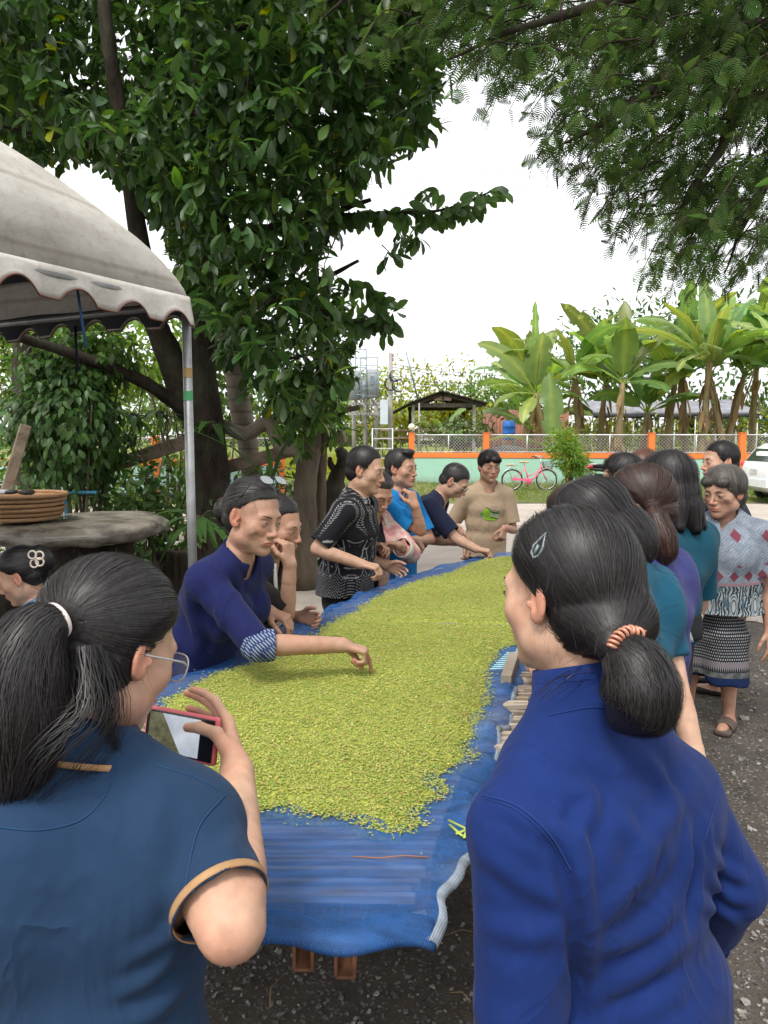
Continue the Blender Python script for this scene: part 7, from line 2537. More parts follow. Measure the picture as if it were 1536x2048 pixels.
def lower(p, mat=None, **kw):
 p.trousers('trousers', mat or BLACK, **kw); p.shoes(SHOE)
def glasses(p, mat, lensmat, y=.098, z=.002, pitch=0, R=None, c=None, wl=.023, hl=.018, temple=.12, name='glasses'):
 L = (lambda *v: p.hc + p.R @ (A(*v) * p.s)) if c is None else (lambda *v: c + R @ (A(*v) * p.s))
 mb = MB(); lens = MB()
 for q in (-1, 1):
  a = np.linspace(0, 2 * math.pi, 28)
  ex = lambda t: np.sign(t) * np.abs(t) ** .75
  pts = np.array([L(q * .034 + wl * ex(math.cos(t)), y - .10 * (q * .034 + wl * math.cos(t)) ** 2 * 12 * .5, z + hl * ex(math.sin(t))) for t in a])
  mb.tube(pts, .0015, 6, caps=False)
  lens.add(np.vstack([pts[:-1], pts[:-1].mean(0)[None]]), T=[(i, (i + 1) % 27, 27) for i in range(27)])
  mb.tube([L(q * (.034 + wl), y - .005, z + .006), L(q * .080, y - .03, z + .008), L(q * .080, y - temple, z + .006)], .0016, 6)
 mb.tube([L(-.012, y, z + .005), L(0, y + .003, z + .008), L(.012, y, z + .005)], .0015, 6)
 f = mb.build(name, mat, p.root)
 lens.build('lens', lensmat, f)
 return f
def lensm(name, col, alpha, rough=.05, spec=.8):
 t = NT(name); return t.done(t.pbsdf(col, rough, spec, alpha=alpha))
CLEAR = lensm('clear_lens', (.7, .75, .75), .15)
MIRROR = lensm('reflecting_lens', (.30, .32, .33), 1.0, .12, 1.0)
FRAME_BLK = simple('black_frame', (.015, .015, .016), .25, .6)
FRAME_SIL = simple('silver_frame', (.5, .48, .42), .25, .6, metal=.8)
FRAME_CLR = simple('smoke_clear_frame', (.40, .40, .38), .15, .6)

# ================================================================== front left: woman in the navy polo, phone in hand
NAVY = cloth('navy_pique', (.016, .040, .088), weave=1300, fade=.10)
TAN = piping('tan_trim', (.34, .20, .10))
p = Person('woman in navy polo seen from behind, long ponytail and glasses, holding up a phone', P(222, 1297, 1.10), H=1.60, yaw=20, head=(34, 24, 2), lean=4, bulk=1.16, skin='fair', hs=1.03, shw=.108, wide=1.05, armw=1.12, sdrop=.035)
p.S[1] = P(378, 1660, 1.03); p.S[0] = P(-45, 1665, .95); p.c = (p.S[0] + p.S[1]) / 2; p.ssd = nrm(p.S[1] - p.S[0])
p.elbow(1, P(462, 1852, .90), P(474, 1545, 1.20), d=A(-.42, .72, .55), n=A(-.80, -.50, -.05), curls=((.25, .45, .35), (.25, .4, .3), (.25, .4, .3), (.3, .4, .3)), thumb=1.0, thumb_out=.55, s=1.0, spread=.16)
p.elbow(0, P(-60, 1900, 1.0), P(205, 1560, 1.24), d=P(270, 1480, 1.28) - P(205, 1560, 1.24), n=A(.5, .5, .2), curls=((.6, .9, .6), (.7, 1.0, .6), (.8, 1.0, .6), (.9, 1.0, .6)), thumb=.2, thumb_out=.8)
p.body(hres=.0034, dres=.003, res=.010)
p.face(gaze=(0, 1, -.5), open_=.4)
tie = p.hc + (P(112, 1242, .98) - p.hc) * 1.0
chainp = [tie, P(75, 1262, .955), P(45, 1330, .94), P(35, 1430, .935), P(25, 1530, .94), P(5, 1625, .945)]
chr_ = [.019, .036, .052, .058, .048, .018]
ex = [rc(chainp[i], chainp[i + 1], chr_[i] * .9, chr_[i + 1] * .9, .02) for i in range(4)] + [rc(chainp[4], chainp[5], .040, .012, .02)]
fl_ = to_point(tie)
p.hair('hair', 'black', cap=.013, front=.082, top=.062, ear=(.010, .018), nape=(-.02, -.074), res=.006, strands=9500, width=.00042, flow=fl_, lift=.0032, slen=36, bumps=.0022, seed=4, tone=1.15, fuzz=420)
mbp = MB(); V_, Q_ = grow(ex, .008, noise=lambda q: .003 * wav(q * A(1, 1, .25), 120, 3, 2)); mbp.add(V_, Q_, c=(.8, .8, .8)); mbp.build('ponytail', HAIR['black'], p.root, tint=True)
p.locks('ponytail_strands', [(chainp, np.array(chr_) * 1.03)], 4200, width=.00045, tone=1.1)
p.locks('ponytail_strands', [([P(170, 1300, 1.0), P(190, 1370, .985), P(215, 1450, .985), P(232, 1500, .99)], [.02, .02, .008, .002])], 70, width=.0005)
p.locks('loose_hair', [([P(170, 1300, 1.0), P(182, 1420, .97), P(110, 1500, .94), P(60, 1580, .93)], [.03, .05, .06, .03])], 220, width=.0005, tone=.6)
MB().torus(tie, .021, .0058, axis=chainp[1] - tie, n=28, m=8).build('hair_tie', simple('cream_hair_tie', (.62, .54, .50), .7), p.root)
creF = [([(368, 1835), (330, 1880), (260, 1920)], 0.0060, .012), ([(372, 1860), (310, 1950), (220, 2000)], 0.0060, .013), ([(480, 1700), (440, 1760), (390, 1790)], 0.0075, .010),
  ([(500, 1640), (430, 1720), (385, 1745)], 0.0060, .010), ([(395, 1950), (300, 2030), (200, 2060)], 0.0075, .014), ([(110, 1560), (180, 1620), (260, 1700)], 0.0045, .02), ([(330, 1560), (300, 1680), (330, 1800)], 0.0045, .016)]
p.top('polo_shirt', NAVY, off=.013, sleeve=.80, hem=-.35, res=.005, folds=.0035, ff=15, seed=3, neckhole=.012, creases=creF, thick=.003, aoff=.011, tk=.075, flare=.02)
cp = p.S[1] + (p.E[1] - p.S[1]) * .80
p.band('sleeve_trim', cp, p.E[1] - p.S[1], .011, TAN, .003, prims=p.slv[1])
cp = p.S[0] + (p.E[0] - p.S[0]) * .80
p.band('sleeve_trim', cp, p.E[0] - p.S[0], .011, TAN, .003, prims=p.slv[0])
p.collar(NAVY, shift=(0, 0, .022), prof=[(.006, -.012), (.006, .010), (.008, .026), (.014, .030), (.022, .020), (.030, -.010), (.033, -.022)], gap=.25, tilt=.010, extra=.010, thick=.0035)
p.collar(TAN, shift=(0, 0, .022), prof=[(.0345, -.018), (.0365, -.026)], gap=.25, tilt=.010, extra=.010, name='collar_trim', thick=.0045)
SEAM = cloth('navy_seam', (.018, .06, .14))
p.seam('seam', [(450, 1590), (400, 1650), (378, 1730), (366, 1815)], SEAM, .0012, .0012)
p.seam('seam', [(235, 1520), (210, 1590), (160, 1640), (80, 1660), (0, 1655)], SEAM, .0011, .0008)
p.seam('seam', [(310, 1530), (380, 1550), (440, 1580)], SEAM, .0011, .0008)
lower(p, DARKGREY)
glasses(p, FRAME_CLR, CLEAR, y=.100, z=-.006, wl=.027, hl=.021)
woman_l = p
# the phone
pc = P(362, 1469, 1.255)
xa = nrm(P(442, 1484, 1.225) - P(286, 1452, 1.30)); nn_ = nrm(np.cross(xa, A(0, .25, 1)));
if nn_[1] > 0: nn_ = -nn_
ya = np.cross(nn_, xa); ya = ya if ya[2] > 0 else -ya
Rp = np.stack([xa, nn_, ya], 1)
ph = thing('phone', 'phone in a pink case held sideways by the woman in the navy polo', 'phone', pc)
bevel(MB().box(pc, (.158, .011, .080), Rp).build('case', simple('pink_case', (.62, .13, .15), .45, .4), ph, smooth=False), .004, 3)
bevel(MB().box(pc + nn_ * .0052, (.148, .004, .070), Rp).build('bezel', simple('black_glass', (.008, .008, .009), .06, .6), ph, smooth=False), .001)
t = NT('phone_screen')
v = t.coord('Generated')
sx = t.sep(v)
px_ = t.math('ADD', t.math('MULTIPLY', sx[0], 1.0), t.math('MULTIPLY', sx[2], .35))
nz = t.noise(t.map(t.coord(), (1, 1, 1)), 60, 5, .7)
left = t.mix(t.mr(nz, .35, .65), (.05, .05, .028), (.17, .16, .085))
right = t.mix(t.mr(t.noise(t.coord(), 24, 3), .35, .65), (.42, .47, .55), (.62, .66, .72))
c_ = t.mix(t.mr(px_, .63, .64), left, right)
em = t.n('ShaderNodeEmission'); em.inputs[1].default_value = .55
t.l(c_, em.inputs[0])
gl_ = t.n('ShaderNodeBsdfGlossy'); gl_.inputs['Roughness'].default_value = .05; gl_.inputs[0].default_value = (1, 1, 1, 1)
mx = t.n('ShaderNodeMixShader'); mx.inputs[0].default_value = .06
t.l(em.outputs[0], mx.inputs[1]); t.l(gl_.outputs[0], mx.inputs[2])
V = np.array([pc + nn_ * .0078 + xa * a + ya * b for a, b in ((-.066, -.032), (.046, -.032), (.046, .032), (-.066, .032))])
link('screen', mesh_data('screen', V, [np.array([(0, 1, 2, 3)])], False, t.done(mx)), ph)

# ================================================================== front right: woman in the indigo shirt
INDIGO = cloth('indigo_cotton', (.0070, .022, .112), weave=1100, fade=.22, var=.18)
p = Person('woman in bright indigo long-sleeved shirt seen from behind, low ponytail with copper tie', P(1132, 1188, 1.13), H=1.62, yaw=-22, head=(-40, 7, -3), lean=2, bulk=1.02, skin='fair', hs=1.02, wide=1.02, sdrop=.045)
p.nobust = 1
p.S = [P(1040, 1664, .97), P(1352, 1585, 1.16)]; p.c = (p.S[0] + p.S[1]) / 2; p.ssd = nrm(p.S[1] - p.S[0])
p.pel = p.nb - p.spine * p.T + A(.045, -.01, 0)
p.legs()
p.elbow(0, P(1040, 2010, .93), P(1000, 2230, 1.12), d=A(-.3, 1, -.2), n=A(1, 0, -.3))
p.elbow(1, P(1452, 1765, 1.16), P(1378, 1895, 1.33), d=A(-1, .4, -.1), n=A(-.3, .5, -1))
p.body(hres=.0034, dres=.004, res=.010)
p.face(open_=.5)
tie = P(1228, 1290, 1.005)
ch2 = [tie + A(0, 0, .0), P(1264, 1325, .985), P(1280, 1372, .975), P(1278, 1412, .975), P(1240, 1440, .985)]
cr2 = [.018, .038, .047, .044, .016]
ex2 = [rc(ch2[i], ch2[i + 1], cr2[i] * .92, cr2[i + 1] * .92, .02) for i in range(4)]
p.hair('hair', 'black', cap=.012, front=.082, top=.060, ear=(.006, .020), nape=(-.028, -.082), res=.006, strands=9500, width=.00042, flow=to_point(tie), lift=.0032, slen=36, bumps=.0022, seed=9, fuzz=420,
       extra=[rc(p.L(.0, -.085, -.04), tie, .050, .020, .04)])
mbp = MB(); V_, Q_ = grow(ex2, .008, noise=lambda q: .003 * wav(q, 90, 3, 2)); mbp.add(V_, Q_, c=(.8, .8, .8)); mbp.build('ponytail', HAIR['black'], p.root, tint=True)
p.locks('ponytail_strands', [(ch2, np.array(cr2) * 1.04)], 3600, width=.00045, seed=8)
p.locks('loose_hair', [([P(1180, 1345, 1.04), P(1145, 1352, 1.03), P(1110, 1370, 1.02), P(1075, 1400, 1.02)], [.012, .012, .010, .006])], 16, width=.0004)
cop = MB()
hx = [p.trace(*c, p.hairp + ex2) for c in spline([A(1222, 1294, 0), A(1238, 1272, 0), A(1262, 1262, 0), A(1284, 1270, 0)], 7)[:, :2]]
hx = spline([q for q in hx if q is not None], 150)
dd_ = np.gradient(hx, axis=0); dd_ /= np.linalg.norm(dd_, axis=1)[:, None]
s1 = np.cross(dd_, A(0, 1, .3)); s1 /= np.linalg.norm(s1, axis=1)[:, None]; s2 = np.cross(dd_, s1)
ph_ = np.linspace(0, 2 * math.pi * 9, 150)[:, None]
cop.tube(hx + (s1 * np.cos(ph_) + s2 * np.sin(ph_)) * .0065, .0026, 6)
cop.build('spiral_hair_tie', simple('copper_tie', (.55, .24, .15), .3, .6, metal=.2), p.root)
# snap clip above the temple
h0, h1 = project(p.hairp, np.array([P(1040, 1098, 1.05), P(1088, 1060, 1.07)]), 5, .004)
up_ = fgrad(p.hairp, h0[None])[0]; sx_ = nrm(np.cross(h1 - h0, up_))
clip = MB().tube(project(p.hairp, np.array([h0 + sx_ * .007, h0 + sx_ * .0085 + (h1 - h0) * .3, h1 * .98 + h0 * .02, h0 - sx_ * .0085 + (h1 - h0) * .3, h0 - sx_ * .007, h0 - nrm(h1 - h0) * .006, h0 + sx_ * .007]), 3, .005), .0022, 6)
clip.tube(project(p.hairp, np.array([h0, h0 * .6 + h1 * .4]), 3, .006), .0026, 6)
clip.build('hair_clip', simple('grey_clip', (.16, .20, .21), .3, .6), p.root)
creR = [([(1075, 1655), (1125, 1730), (1148, 1850), (1152, 2040)], -0.0210, .011), ([(1398, 1640), (1385, 1740), (1380, 1860)], -0.0150, .010), ([(985, 1600), (1060, 1640), (1130, 1720), (1150, 1850)], 0.0120, .012), ([(1130, 1575), (1180, 1600), (1150, 1700)], 0.0090, .012), ([(1100, 1640), (1160, 1700), (1170, 1800)], 0.0120, .012),
  ([(1400, 1560), (1330, 1640), (1270, 1760), (1200, 1850)], 0.0090, .016), ([(1405, 1650), (1360, 1760), (1300, 1850)], 0.0090, .014), ([(1180, 1900), (1280, 1870), (1370, 1800)], 0.0105, .014),
  ([(1160, 2000), (1260, 1960), (1370, 1880)], 0.0090, .016), ([(1420, 1640), (1430, 1720), (1500, 1770)], 0.0090, .010), ([(1400, 1700), (1450, 1790), (1510, 1800)], 0.0090, .010), ([(1390, 1800), (1450, 1830), (1480, 1860)], 0.0075, .009),
  ([(960, 1700), (1040, 1760), (1120, 1800)], 0.0075, .013), ([(960, 1850), (1050, 1870), (1130, 1860)], 0.0075, .014), ([(1240, 1640), (1290, 1700), (1290, 1780)], 0.0075, .014), ([(1200, 2048), (1300, 2010), (1380, 1960)], 0.0075, .014), ([(1260, 1500), (1330, 1560), (1350, 1640)], 0.0060, .014)]
p.top('shirt', INDIGO, off=.017, sleeve=1.9, hem=-.32, res=.005, folds=.005, ff=14, seed=12, neckhole=.014, creases=creR, thick=.003, aoff=.020, flare=.03, waist=1.02)
p.collar(INDIGO, shift=(0, 0, .016), prof=[(.016, -.025), (.010, .005), (.007, .036)], gap=.22, tilt=.014, extra=.008, thick=.003)
for i in (0, 1):
 cp = p.E[i] + (p.W[i] - p.E[i]) * .90
 p.band('cuff', cp, p.W[i] - p.E[i], .045, INDIGO, .004, .14, thick=.003, prims=p.slv[i])
SEAM2 = cloth('indigo_seam', (.011, .034, .15))
p.seam('seam', [(965, 1590), (1035, 1612), (1100, 1670), (1142, 1740)], SEAM2, .0016, .0012)
p.seam('seam', [(968, 1596), (1033, 1620), (1095, 1676), (1136, 1744)], SEAM2, .0008, .0012)
p.seam('seam', [(1100, 1430), (1180, 1415), (1240, 1420)], SEAM2, .0010, .0010)
p.seam('seam', [(1436, 1530), (1432, 1600), (1410, 1680)], SEAM2, .0014, .0012)
lower(p)
woman_r = p

# ================================================================== woman in the navy tunic, pointing at the grains
TUNIC = cloth('navy_tunic_cotton', (.011, .015, .076), weave=900, fade=.08)
p = Person('woman in dark navy tunic, sunglasses on her head, pointing down at green grains', P(507, 1033, 2.62), H=1.60, yaw=112, head=(124, 13, 4), lean=22, skin='red', age=.6, hs=1.06, hipshift=(-.06, .10), jaw=1.0, bulk=1.02)
p.elbow(1, P(515, 1290, 2.43), P(684, 1290, 2.50), d=A(1.0, .10, -.34), n=A(-.38, -.1, -.9), curls=((.80, .22, .12), (1.25, 1.35, .8), (1.3, 1.4, .8), (1.3, 1.4, .8)), thumb=.9, spread=.04, thumb_out=.35)
p.arm(0, P(536, 1222, 2.86), A(-.3, .2, -1), d=A(1, -.35, -.35), n=A(0, 0, -1), curls=(.6, .7, .75, .8))
p.body(hres=.0030, dres=.0034, res=.012, wrinkle=.7)
p.face(gaze=(-.2, 1, -1.0), open_=.36)
bun = p.L(.0, -.125, -.012)
p.hair('hair', 'salt', cap=.011, fuzz=260, front=.066, top=.076, ear=(-.002, .024), nape=(-.040, -.070), res=.006, strands=3000, width=.0007, flow=to_point(bun), lift=.0025, slen=30, extra=[el(bun, (.046, .038, .044), p.R, .014)], bumps=.0016)
p.top('tunic', TUNIC, off=.016, sleeve=.93, hem=-.9, res=.0085, folds=.005, ff=13, seed=5, neckhole=.012, flare=.05, aoff=.017,
      creases=[([(380, 1110), (430, 1180), (450, 1260)], .007, .02), ([(400, 1090), (460, 1130), (480, 1200)], .006, .018), ([(365, 1150), (390, 1250), (395, 1330)], .008, .022), ([(430, 1200), (440, 1270), (420, 1320)], .006, .018), ([(470, 1180), (500, 1210), (520, 1240)], .005, .014)])
p.collar(TUNIC, [(.014, -.022), (.010, .003), (.009, .030)], gap=.35, tilt=.018, extra=.008)
tt = NT('indigo_geometric_print'); v = tt.coord()
w1 = tt.wave(tt.map(v, (1, 1, 1), rot=(.5, .6, .2)), 34, 1.5, 1, 'X'); w2 = tt.wave(tt.map(v, (1, 1, 1), rot=(.5, -.6, .9)), 34, 1.5, 1, 'Z')
PRINT = tt.done(tt.pbsdf(tt.mix(tt.mr(tt.math('MULTIPLY', w1, w2), .22, .30), (.020, .035, .11), (.24, .28, .36)), .85, .15))
q = p.E[1] + (p.W[1] - p.E[1]) * .20
pr = [rc(p.S[1] + (p.E[1] - p.S[1]) * .80, p.E[1], .052, .054, .01), rc(p.E[1], q, .054, .053, .01, cut=(q, p.W[1] - p.E[1]))]
V_, Q_ = grow(pr, .007, noise=lambda z: .004 * wav(z, 40, 3, 2))
solidify(link('patterned_sleeve_lining', mesh_data('patterned_sleeve_lining', V_, [Q_], True, PRINT), p.root), .003)
lower(p)
Rg = p.R @ np.array(Matrix.Rotation(rad(58), 3, 'X'))
glasses(p, FRAME_BLK, MIRROR, y=.118, z=.0, R=Rg, c=p.hc + p.R @ (A(0, -.008, .040) * p.s), wl=.026, hl=.019, temple=.11, name='sunglasses')

# ================================================================== woman in dark brown behind her, hand at her mouth
BROWNC = cloth('dark_brown_cotton', (.022, .018, .017))
p = Person('woman in a dark brown shirt resting her chin on her hand beside the navy tunic', P(557, 1052, 3.12), H=1.54, yaw=108, head=(112, 14, 0), lean=16, skin='red', age=.7, hs=1.03, hipshift=(-.05, .05))
p.elbow(1, P(574, 1228, 2.98), P(580, 1128, 2.98), d=A(-.12, .12, 1), n=A(-.9, .5, .1), curls=((1.0, 1.1, .6), (1.1, 1.2, .6), (1.1, 1.2, .6), (1.1, 1.2, .6)), thumb=.6)
p.arm(0, P(600, 1235, 3.3), A(0, .2, -1), curls=(.5, .6, .7, .7))
p.body(hres=.0034, dres=.0036, wrinkle=.7)
p.face(gaze=(.2, 1, -.3), open_=.45)
bun = p.L(0, -.118, -.02)
p.hair('hair', 'black', cap=.011, fuzz=160, front=.068, top=.072, ear=(.0, .022), nape=(-.040, -.072), strands=1600, flow=to_point(bun), slen=28, extra=[el(bun, (.04, .035, .04), p.R, .014)], width=.0009)
p.top('shirt', BROWNC, off=.015, sleeve=.9, hem=-.1, res=.010, folds=.006, ff=16, seed=6, aoff=.016, vneck=.07)
mb = MB(); q = [p.trace(600, 1080), p.trace(588, 1100)]
w_ = [p.nb + p.tf * .055 + p.sd * .03 + p.spine * .02, p.nb + p.tf * .085 + p.sd * .035 - p.spine * .06, p.nb + p.tf * .11 + p.sd * .03 - p.spine * .16]
mb.tube(spline(w_, 10), .011, 8, sq=.4); mb.build('white_shirt_edge', cloth('white_cotton', (.55, .54, .52)), p.root)
lower(p)

# ================================================================== man in the black patterned shirt
def ikat():
 t = NT('black_ikat'); a = t.attr('pat', 'Vector'); s = t.sep(a)
 u, w = t.math('ADD', t.math('MULTIPLY', s[0], 1.0), t.math('MULTIPLY', s[1], .9)), s[2]
 jit = t.math('MULTIPLY', t.math('SUBTRACT', t.noise(t.coord(), 60, 3), .5), .006)
 u = t.math('ADD', u, jit); w = t.math('ADD', w, jit)
 def cell(per, off=0):
  return t.math('ABSOLUTE', t.math('SUBTRACT', t.math('FRACT', t.math('ADD', t.math('DIVIDE', u, per), off)), .5))
 def lt(x, k): return t.math('LESS_THAN', x, k)
 def both(*q):
  r = q[0]
  for z in q[1:]: r = t.math('MULTIPLY', r, z)
  return r
 def either(*q):
  r = q[0]
  for z in q[1:]: r = t.math('MAXIMUM', r, z)
  return r
 def rng_(x, a_, b_): return both(t.math('GREATER_THAN', x, a_), lt(x, b_))
 c1 = cell(.062)
 # feathers on the chest and shoulders
 ch = lt(t.math('FRACT', t.math('DIVIDE', t.math('SUBTRACT', w, t.math('MULTIPLY', c1, .050)), .013)), .42)
 fea = both(ch, lt(c1, t.math('MULTIPLY', t.math('PINGPONG', t.math('ADD', w, .02), .16), 1.9)), t.math('GREATER_THAN', c1, .035), t.math('GREATER_THAN', w, .26))
 # long curved stems
 cv = t.math('ABSOLUTE', t.math('SUBTRACT', c1, t.math('ADD', .22, t.math('MULTIPLY', t.math('SINE', t.math('MULTIPLY', w, 34.0)), .15))))
 stem = both(lt(cv, .035), rng_(w, .10, .30))
 dia = both(lt(t.math('ADD', t.math('MULTIPLY', cell(.062, .5), .062), t.math('MULTIPLY', t.math('ABSOLUTE', t.math('SUBTRACT', t.math('FRACT', t.math('DIVIDE', w, .055)), .5)), .055)), .008), rng_(w, .04, .34))
 # zigzag border near the hem
 zz = lt(t.math('FRACT', t.math('DIVIDE', t.math('ADD', w, t.math('MULTIPLY', cell(.048), .075)), .017)), .30)
 bor = both(zz, rng_(w, -.075, .10), lt(t.math('FRACT', t.math('DIVIDE', u, .006)), .72))
 drop = both(lt(cell(.040), t.mr(w, -.15, -.07, .02, .34)), rng_(w, -.155, -.06), lt(t.math('FRACT', t.math('DIVIDE', u, .005)), .6))
 m = either(fea, stem, dia, bor, drop)
 wear = t.mr(t.noise(t.coord(), 90, 3), .3, .6, .35, .9)
 c = t.mix(t.math('MULTIPLY', m, wear), (.012, .012, .015), (.33, .32, .33))
 return t.done(t.pbsdf(c, .85, .15, normal=t.bump(t.noise(t.coord(), 28, 4), .2, .006)))
IKAT = ikat()
p = Person('man in black short-sleeved shirt with white woven patterns beside the table', P(731, 940, 4.2), H=1.64, yaw=108, head=(106, 12, 0), lean=5, male=True, bulk=1.08, skin='mid', age=.35, hs=1.06, hipshift=(-.03, .06), jaw=1.06)
p.elbow(1, P(634, 1098, 3.98), P(722, 1128, 3.96), d=A(1, -.1, -.25), n=A(-.2, .2, -1), curls=(.7, .85, .9, .95), thumb=.6)
p.arm(0, P(770, 1130, 4.45), A(-.2, .2, -1), curls=(.5, .6, .7, .8))
p.body(wrinkle=.5)
p.face(gaze=(0, 1, -.5), open_=.42)
p.hair('hair', 'black', cap=.009, front=.060, top=.072, ear=(.016, .012), nape=(-.045, -.062), strands=1500, flow=from_crown(p.L(0, -.05, .12), -p.R[:, 2] - p.R[:, 1] * .3, .7), slen=14, width=.0009, lift=.002)
p.top('shirt', IKAT, off=.018, sleeve=.86, hem=-.08, res=.0085, folds=.005, ff=14, seed=7, aoff=.021, neckhole=.012, flare=.02)
p.collar(IKAT, [(.006, -.012), (.007, .024), (.012, .030), (.022, .016), (.034, -.016)], gap=.32, tilt=.016, extra=.008, thick=.0035)
bt = MB()
for k in range(6):
 q = p.nb + p.tf * .05 - p.spine * (.05 + .075 * k)
 qq = project(p.cloth, (q + p.tf * .08)[None], 6, .002)[0]
 bt.ball(qq, (.005, .005, .005), 8, 6)
bt.build('buttons', simple('dark_button', (.03, .03, .03), .4), p.root)
lower(p)

# ================================================================== woman in the pink jacket
tt = NT('pink_patterned_cloth'); v = tt.coord()
n1 = tt.noise(v, 11, 4, .6, 0, 1.2); n2 = tt.noise(v, 17, 4, .6, 0, .6); n3 = tt.noise(v, 46, 4, .6, 0, 1)
c_ = tt.mix(tt.mr(n1, .42, .56), (.60, .42, .36), (.58, .24, .25))
c_ = tt.mix(tt.mr(n2, .56, .62), c_, (.60, .56, .48))
c_ = tt.mix(tt.mr(n3, .62, .68, 0, .7), c_, (.36, .32, .42))
c_ = tt.mix(tt.mr(tt.noise(v, 8, 3), .62, .68, 0, .6), c_, (.58, .52, .20))
PINK = tt.done(tt.pbsdf(c_, .85, .15, normal=tt.bump(tt.noise(v, 30, 4), .25, .006)))
p = Person('woman in pink patterned jacket looking down at grains in her fingers', P(757, 986, 4.62), H=1.52, yaw=138, head=(146, 30, 0), lean=10, skin='mid', age=.6, hs=1.05, hipshift=(0, .05))
p.arm(1, P(740, 1092, 4.42), A(-.6, 0, -1), d=A(1, -.2, .1), n=A(.2, -.3, -.9), curls=(.7, .8, .9, .9), thumb=.8)
p.arm(0, P(797, 1090, 4.45), A(.8, .2, -1), d=A(-1, -.25, .1), n=A(.2, -.3, -.9), curls=(.7, .8, .9, .9), thumb=.8)
p.body(wrinkle=.6)
p.face(gaze=(0, 1, -1), open_=.25)
bun = p.L(0, -.115, -.02)
p.hair('hair', 'salt', cap=.011, fuzz=160, front=.068, top=.072, ear=(.0, .022), nape=(-.040, -.072), strands=1400, flow=to_point(bun), slen=26, extra=[el(bun, (.035, .03, .035), p.R, .014)], width=.001)
p.top('black_top', BLACK, off=.010, sleeve=.4, hem=-.3, res=.013, folds=.003, seed=8, vneck=.05)
op = fn(lambda x, y, z, o=p.nb, a=p.sd, b=p.tf: np.maximum(np.abs((x - o[0]) * a[0] + (y - o[1]) * a[1] + (z - o[2]) * a[2]) - .042, -((x - o[0]) * b[0] + (y - o[1]) * b[1] + (z - o[2]) * b[2]) + .0), p.base - 3, p.base + 3, .006, 's')
p.top('jacket', PINK, off=.020, sleeve=1.72, hem=-.2, res=.009, folds=.007, ff=15, seed=9, aoff=.022, neckhole=.014, extra=[op], flare=.03)
for i in (0, 1):
 cp = p.E[i] + (p.W[i] - p.E[i]) * .72
 p.band('turned_cuff', cp, p.W[i] - p.E[i], .06, cloth('cream_cuff', (.60, .57, .50)), .006, .14, thick=.004, prims=p.slv[i])
p.collar(PINK, [(.008, -.014), (.009, .020), (.016, .026), (.030, .008), (.046, -.026)], gap=.5, tilt=.02, extra=.008, thick=.004)
lower(p)

# ================================================================== man in the bright blue polo
BLUE = cloth('bright_blue_polo', (.010, .175, .46), fade=.06)
p = Person('man in bright blue polo shirt lifting a grain to his mouth', P(803, 937, 4.98), H=1.68, yaw=122, head=(122, 2, 0), lean=4, male=True, skin='red', age=.6, hs=1.06, bulk=1.02, jaw=1.08, hipshift=(0, .04))
p.elbow(1, P(842, 1062, 4.72), P(830, 1012, 4.66), d=A(-.30, .2, 1), n=A(-.7, .6, .1), curls=((.8, 1.0, .5), (.9, 1.1, .6), (1.0, 1.1, .6), (1.0, 1.1, .6)), thumb=.8)
p.arm(0, P(815, 1082, 4.9), A(.8, .2, -1), d=A(1, -.4, -.1), n=A(-.2, .1, -1), curls=(.8, .9, .9, .9), thumb=.7)
p.body(wrinkle=.7)
p.face(gaze=(-.3, 1, .2), open_=.42)
p.hair('hair', 'salt', cap=.010, front=.070, top=.066, ear=(.018, .010), nape=(-.048, -.058), strands=1300, flow=from_crown(p.L(0, -.05, .12), -p.R[:, 2] - p.R[:, 1] * .2, .7), slen=12, width=.001, lift=.003, extra=[el(p.L(.015, .055, .105), (.05, .035, .022), p.R, .02)])
p.top('polo_shirt', BLUE, off=.016, sleeve=.80, hem=-.1, res=.010, folds=.006, ff=15, seed=10, aoff=.020, flare=.02)
p.collar(BLUE, [(.006, -.012), (.007, .022), (.012, .028), (.022, .016), (.034, -.014)], gap=.4, tilt=.016, extra=.008)
lower(p, DARKGREY)

# ================================================================== man in the navy tee bending over
NTEE = cloth('dark_navy_tee', (.011, .014, .036))
p = Person('man in dark navy tee with cropped hair and glasses bending over the table', P(909, 963, 5.38), H=1.66, yaw=104, head=(108, 36, 0), lean=30, male=True, skin='mid', age=.4, hs=1.06, bulk=1.05, hipshift=(-.08, .06))
p.elbow(1, P(912, 1078, 5.15), P(952, 1098, 5.10), d=A(1, -.1, -.2), n=A(-.2, .1, -1), curls=(.8, .9, .95, 1.0), thumb=.7)
p.arm(0, P(930, 1085, 5.6), A(-.2, .2, -1), d=A(.4, -.5, -1), n=A(-.5, 0, -.4), curls=(.7, .8, .8, .8))
p.body(wrinkle=.4)
p.face(gaze=(0, 1, -1), open_=.3)
p.hair('hair', 'black', cap=.006, front=.070, top=.064, ear=(.020, .010), nape=(-.048, -.052), strands=700, flow=from_crown(p.L(0, -.05, .12), -p.R[:, 2], .6), slen=6, width=.0009, lift=.002, tone=1.6)
p.top('tee', NTEE, off=.018, sleeve=.82, hem=-.02, res=.011, folds=.006, ff=15, seed=11, aoff=.022)
BRN = cloth('brown_trousers', (.055, .040, .033))
lower(p, BRN)
bk = p.pel + p.sd * .11 + p.tf * .05 + p.spine * .0
MB().torus(bk, .022, .004, axis=p.sd, n=16, m=6).build('key_ring', FRAME_SIL, p.root)
glasses(p, FRAME_SIL, lensm('dark_lens', (.02, .02, .02), .85), y=.099, z=-.002)

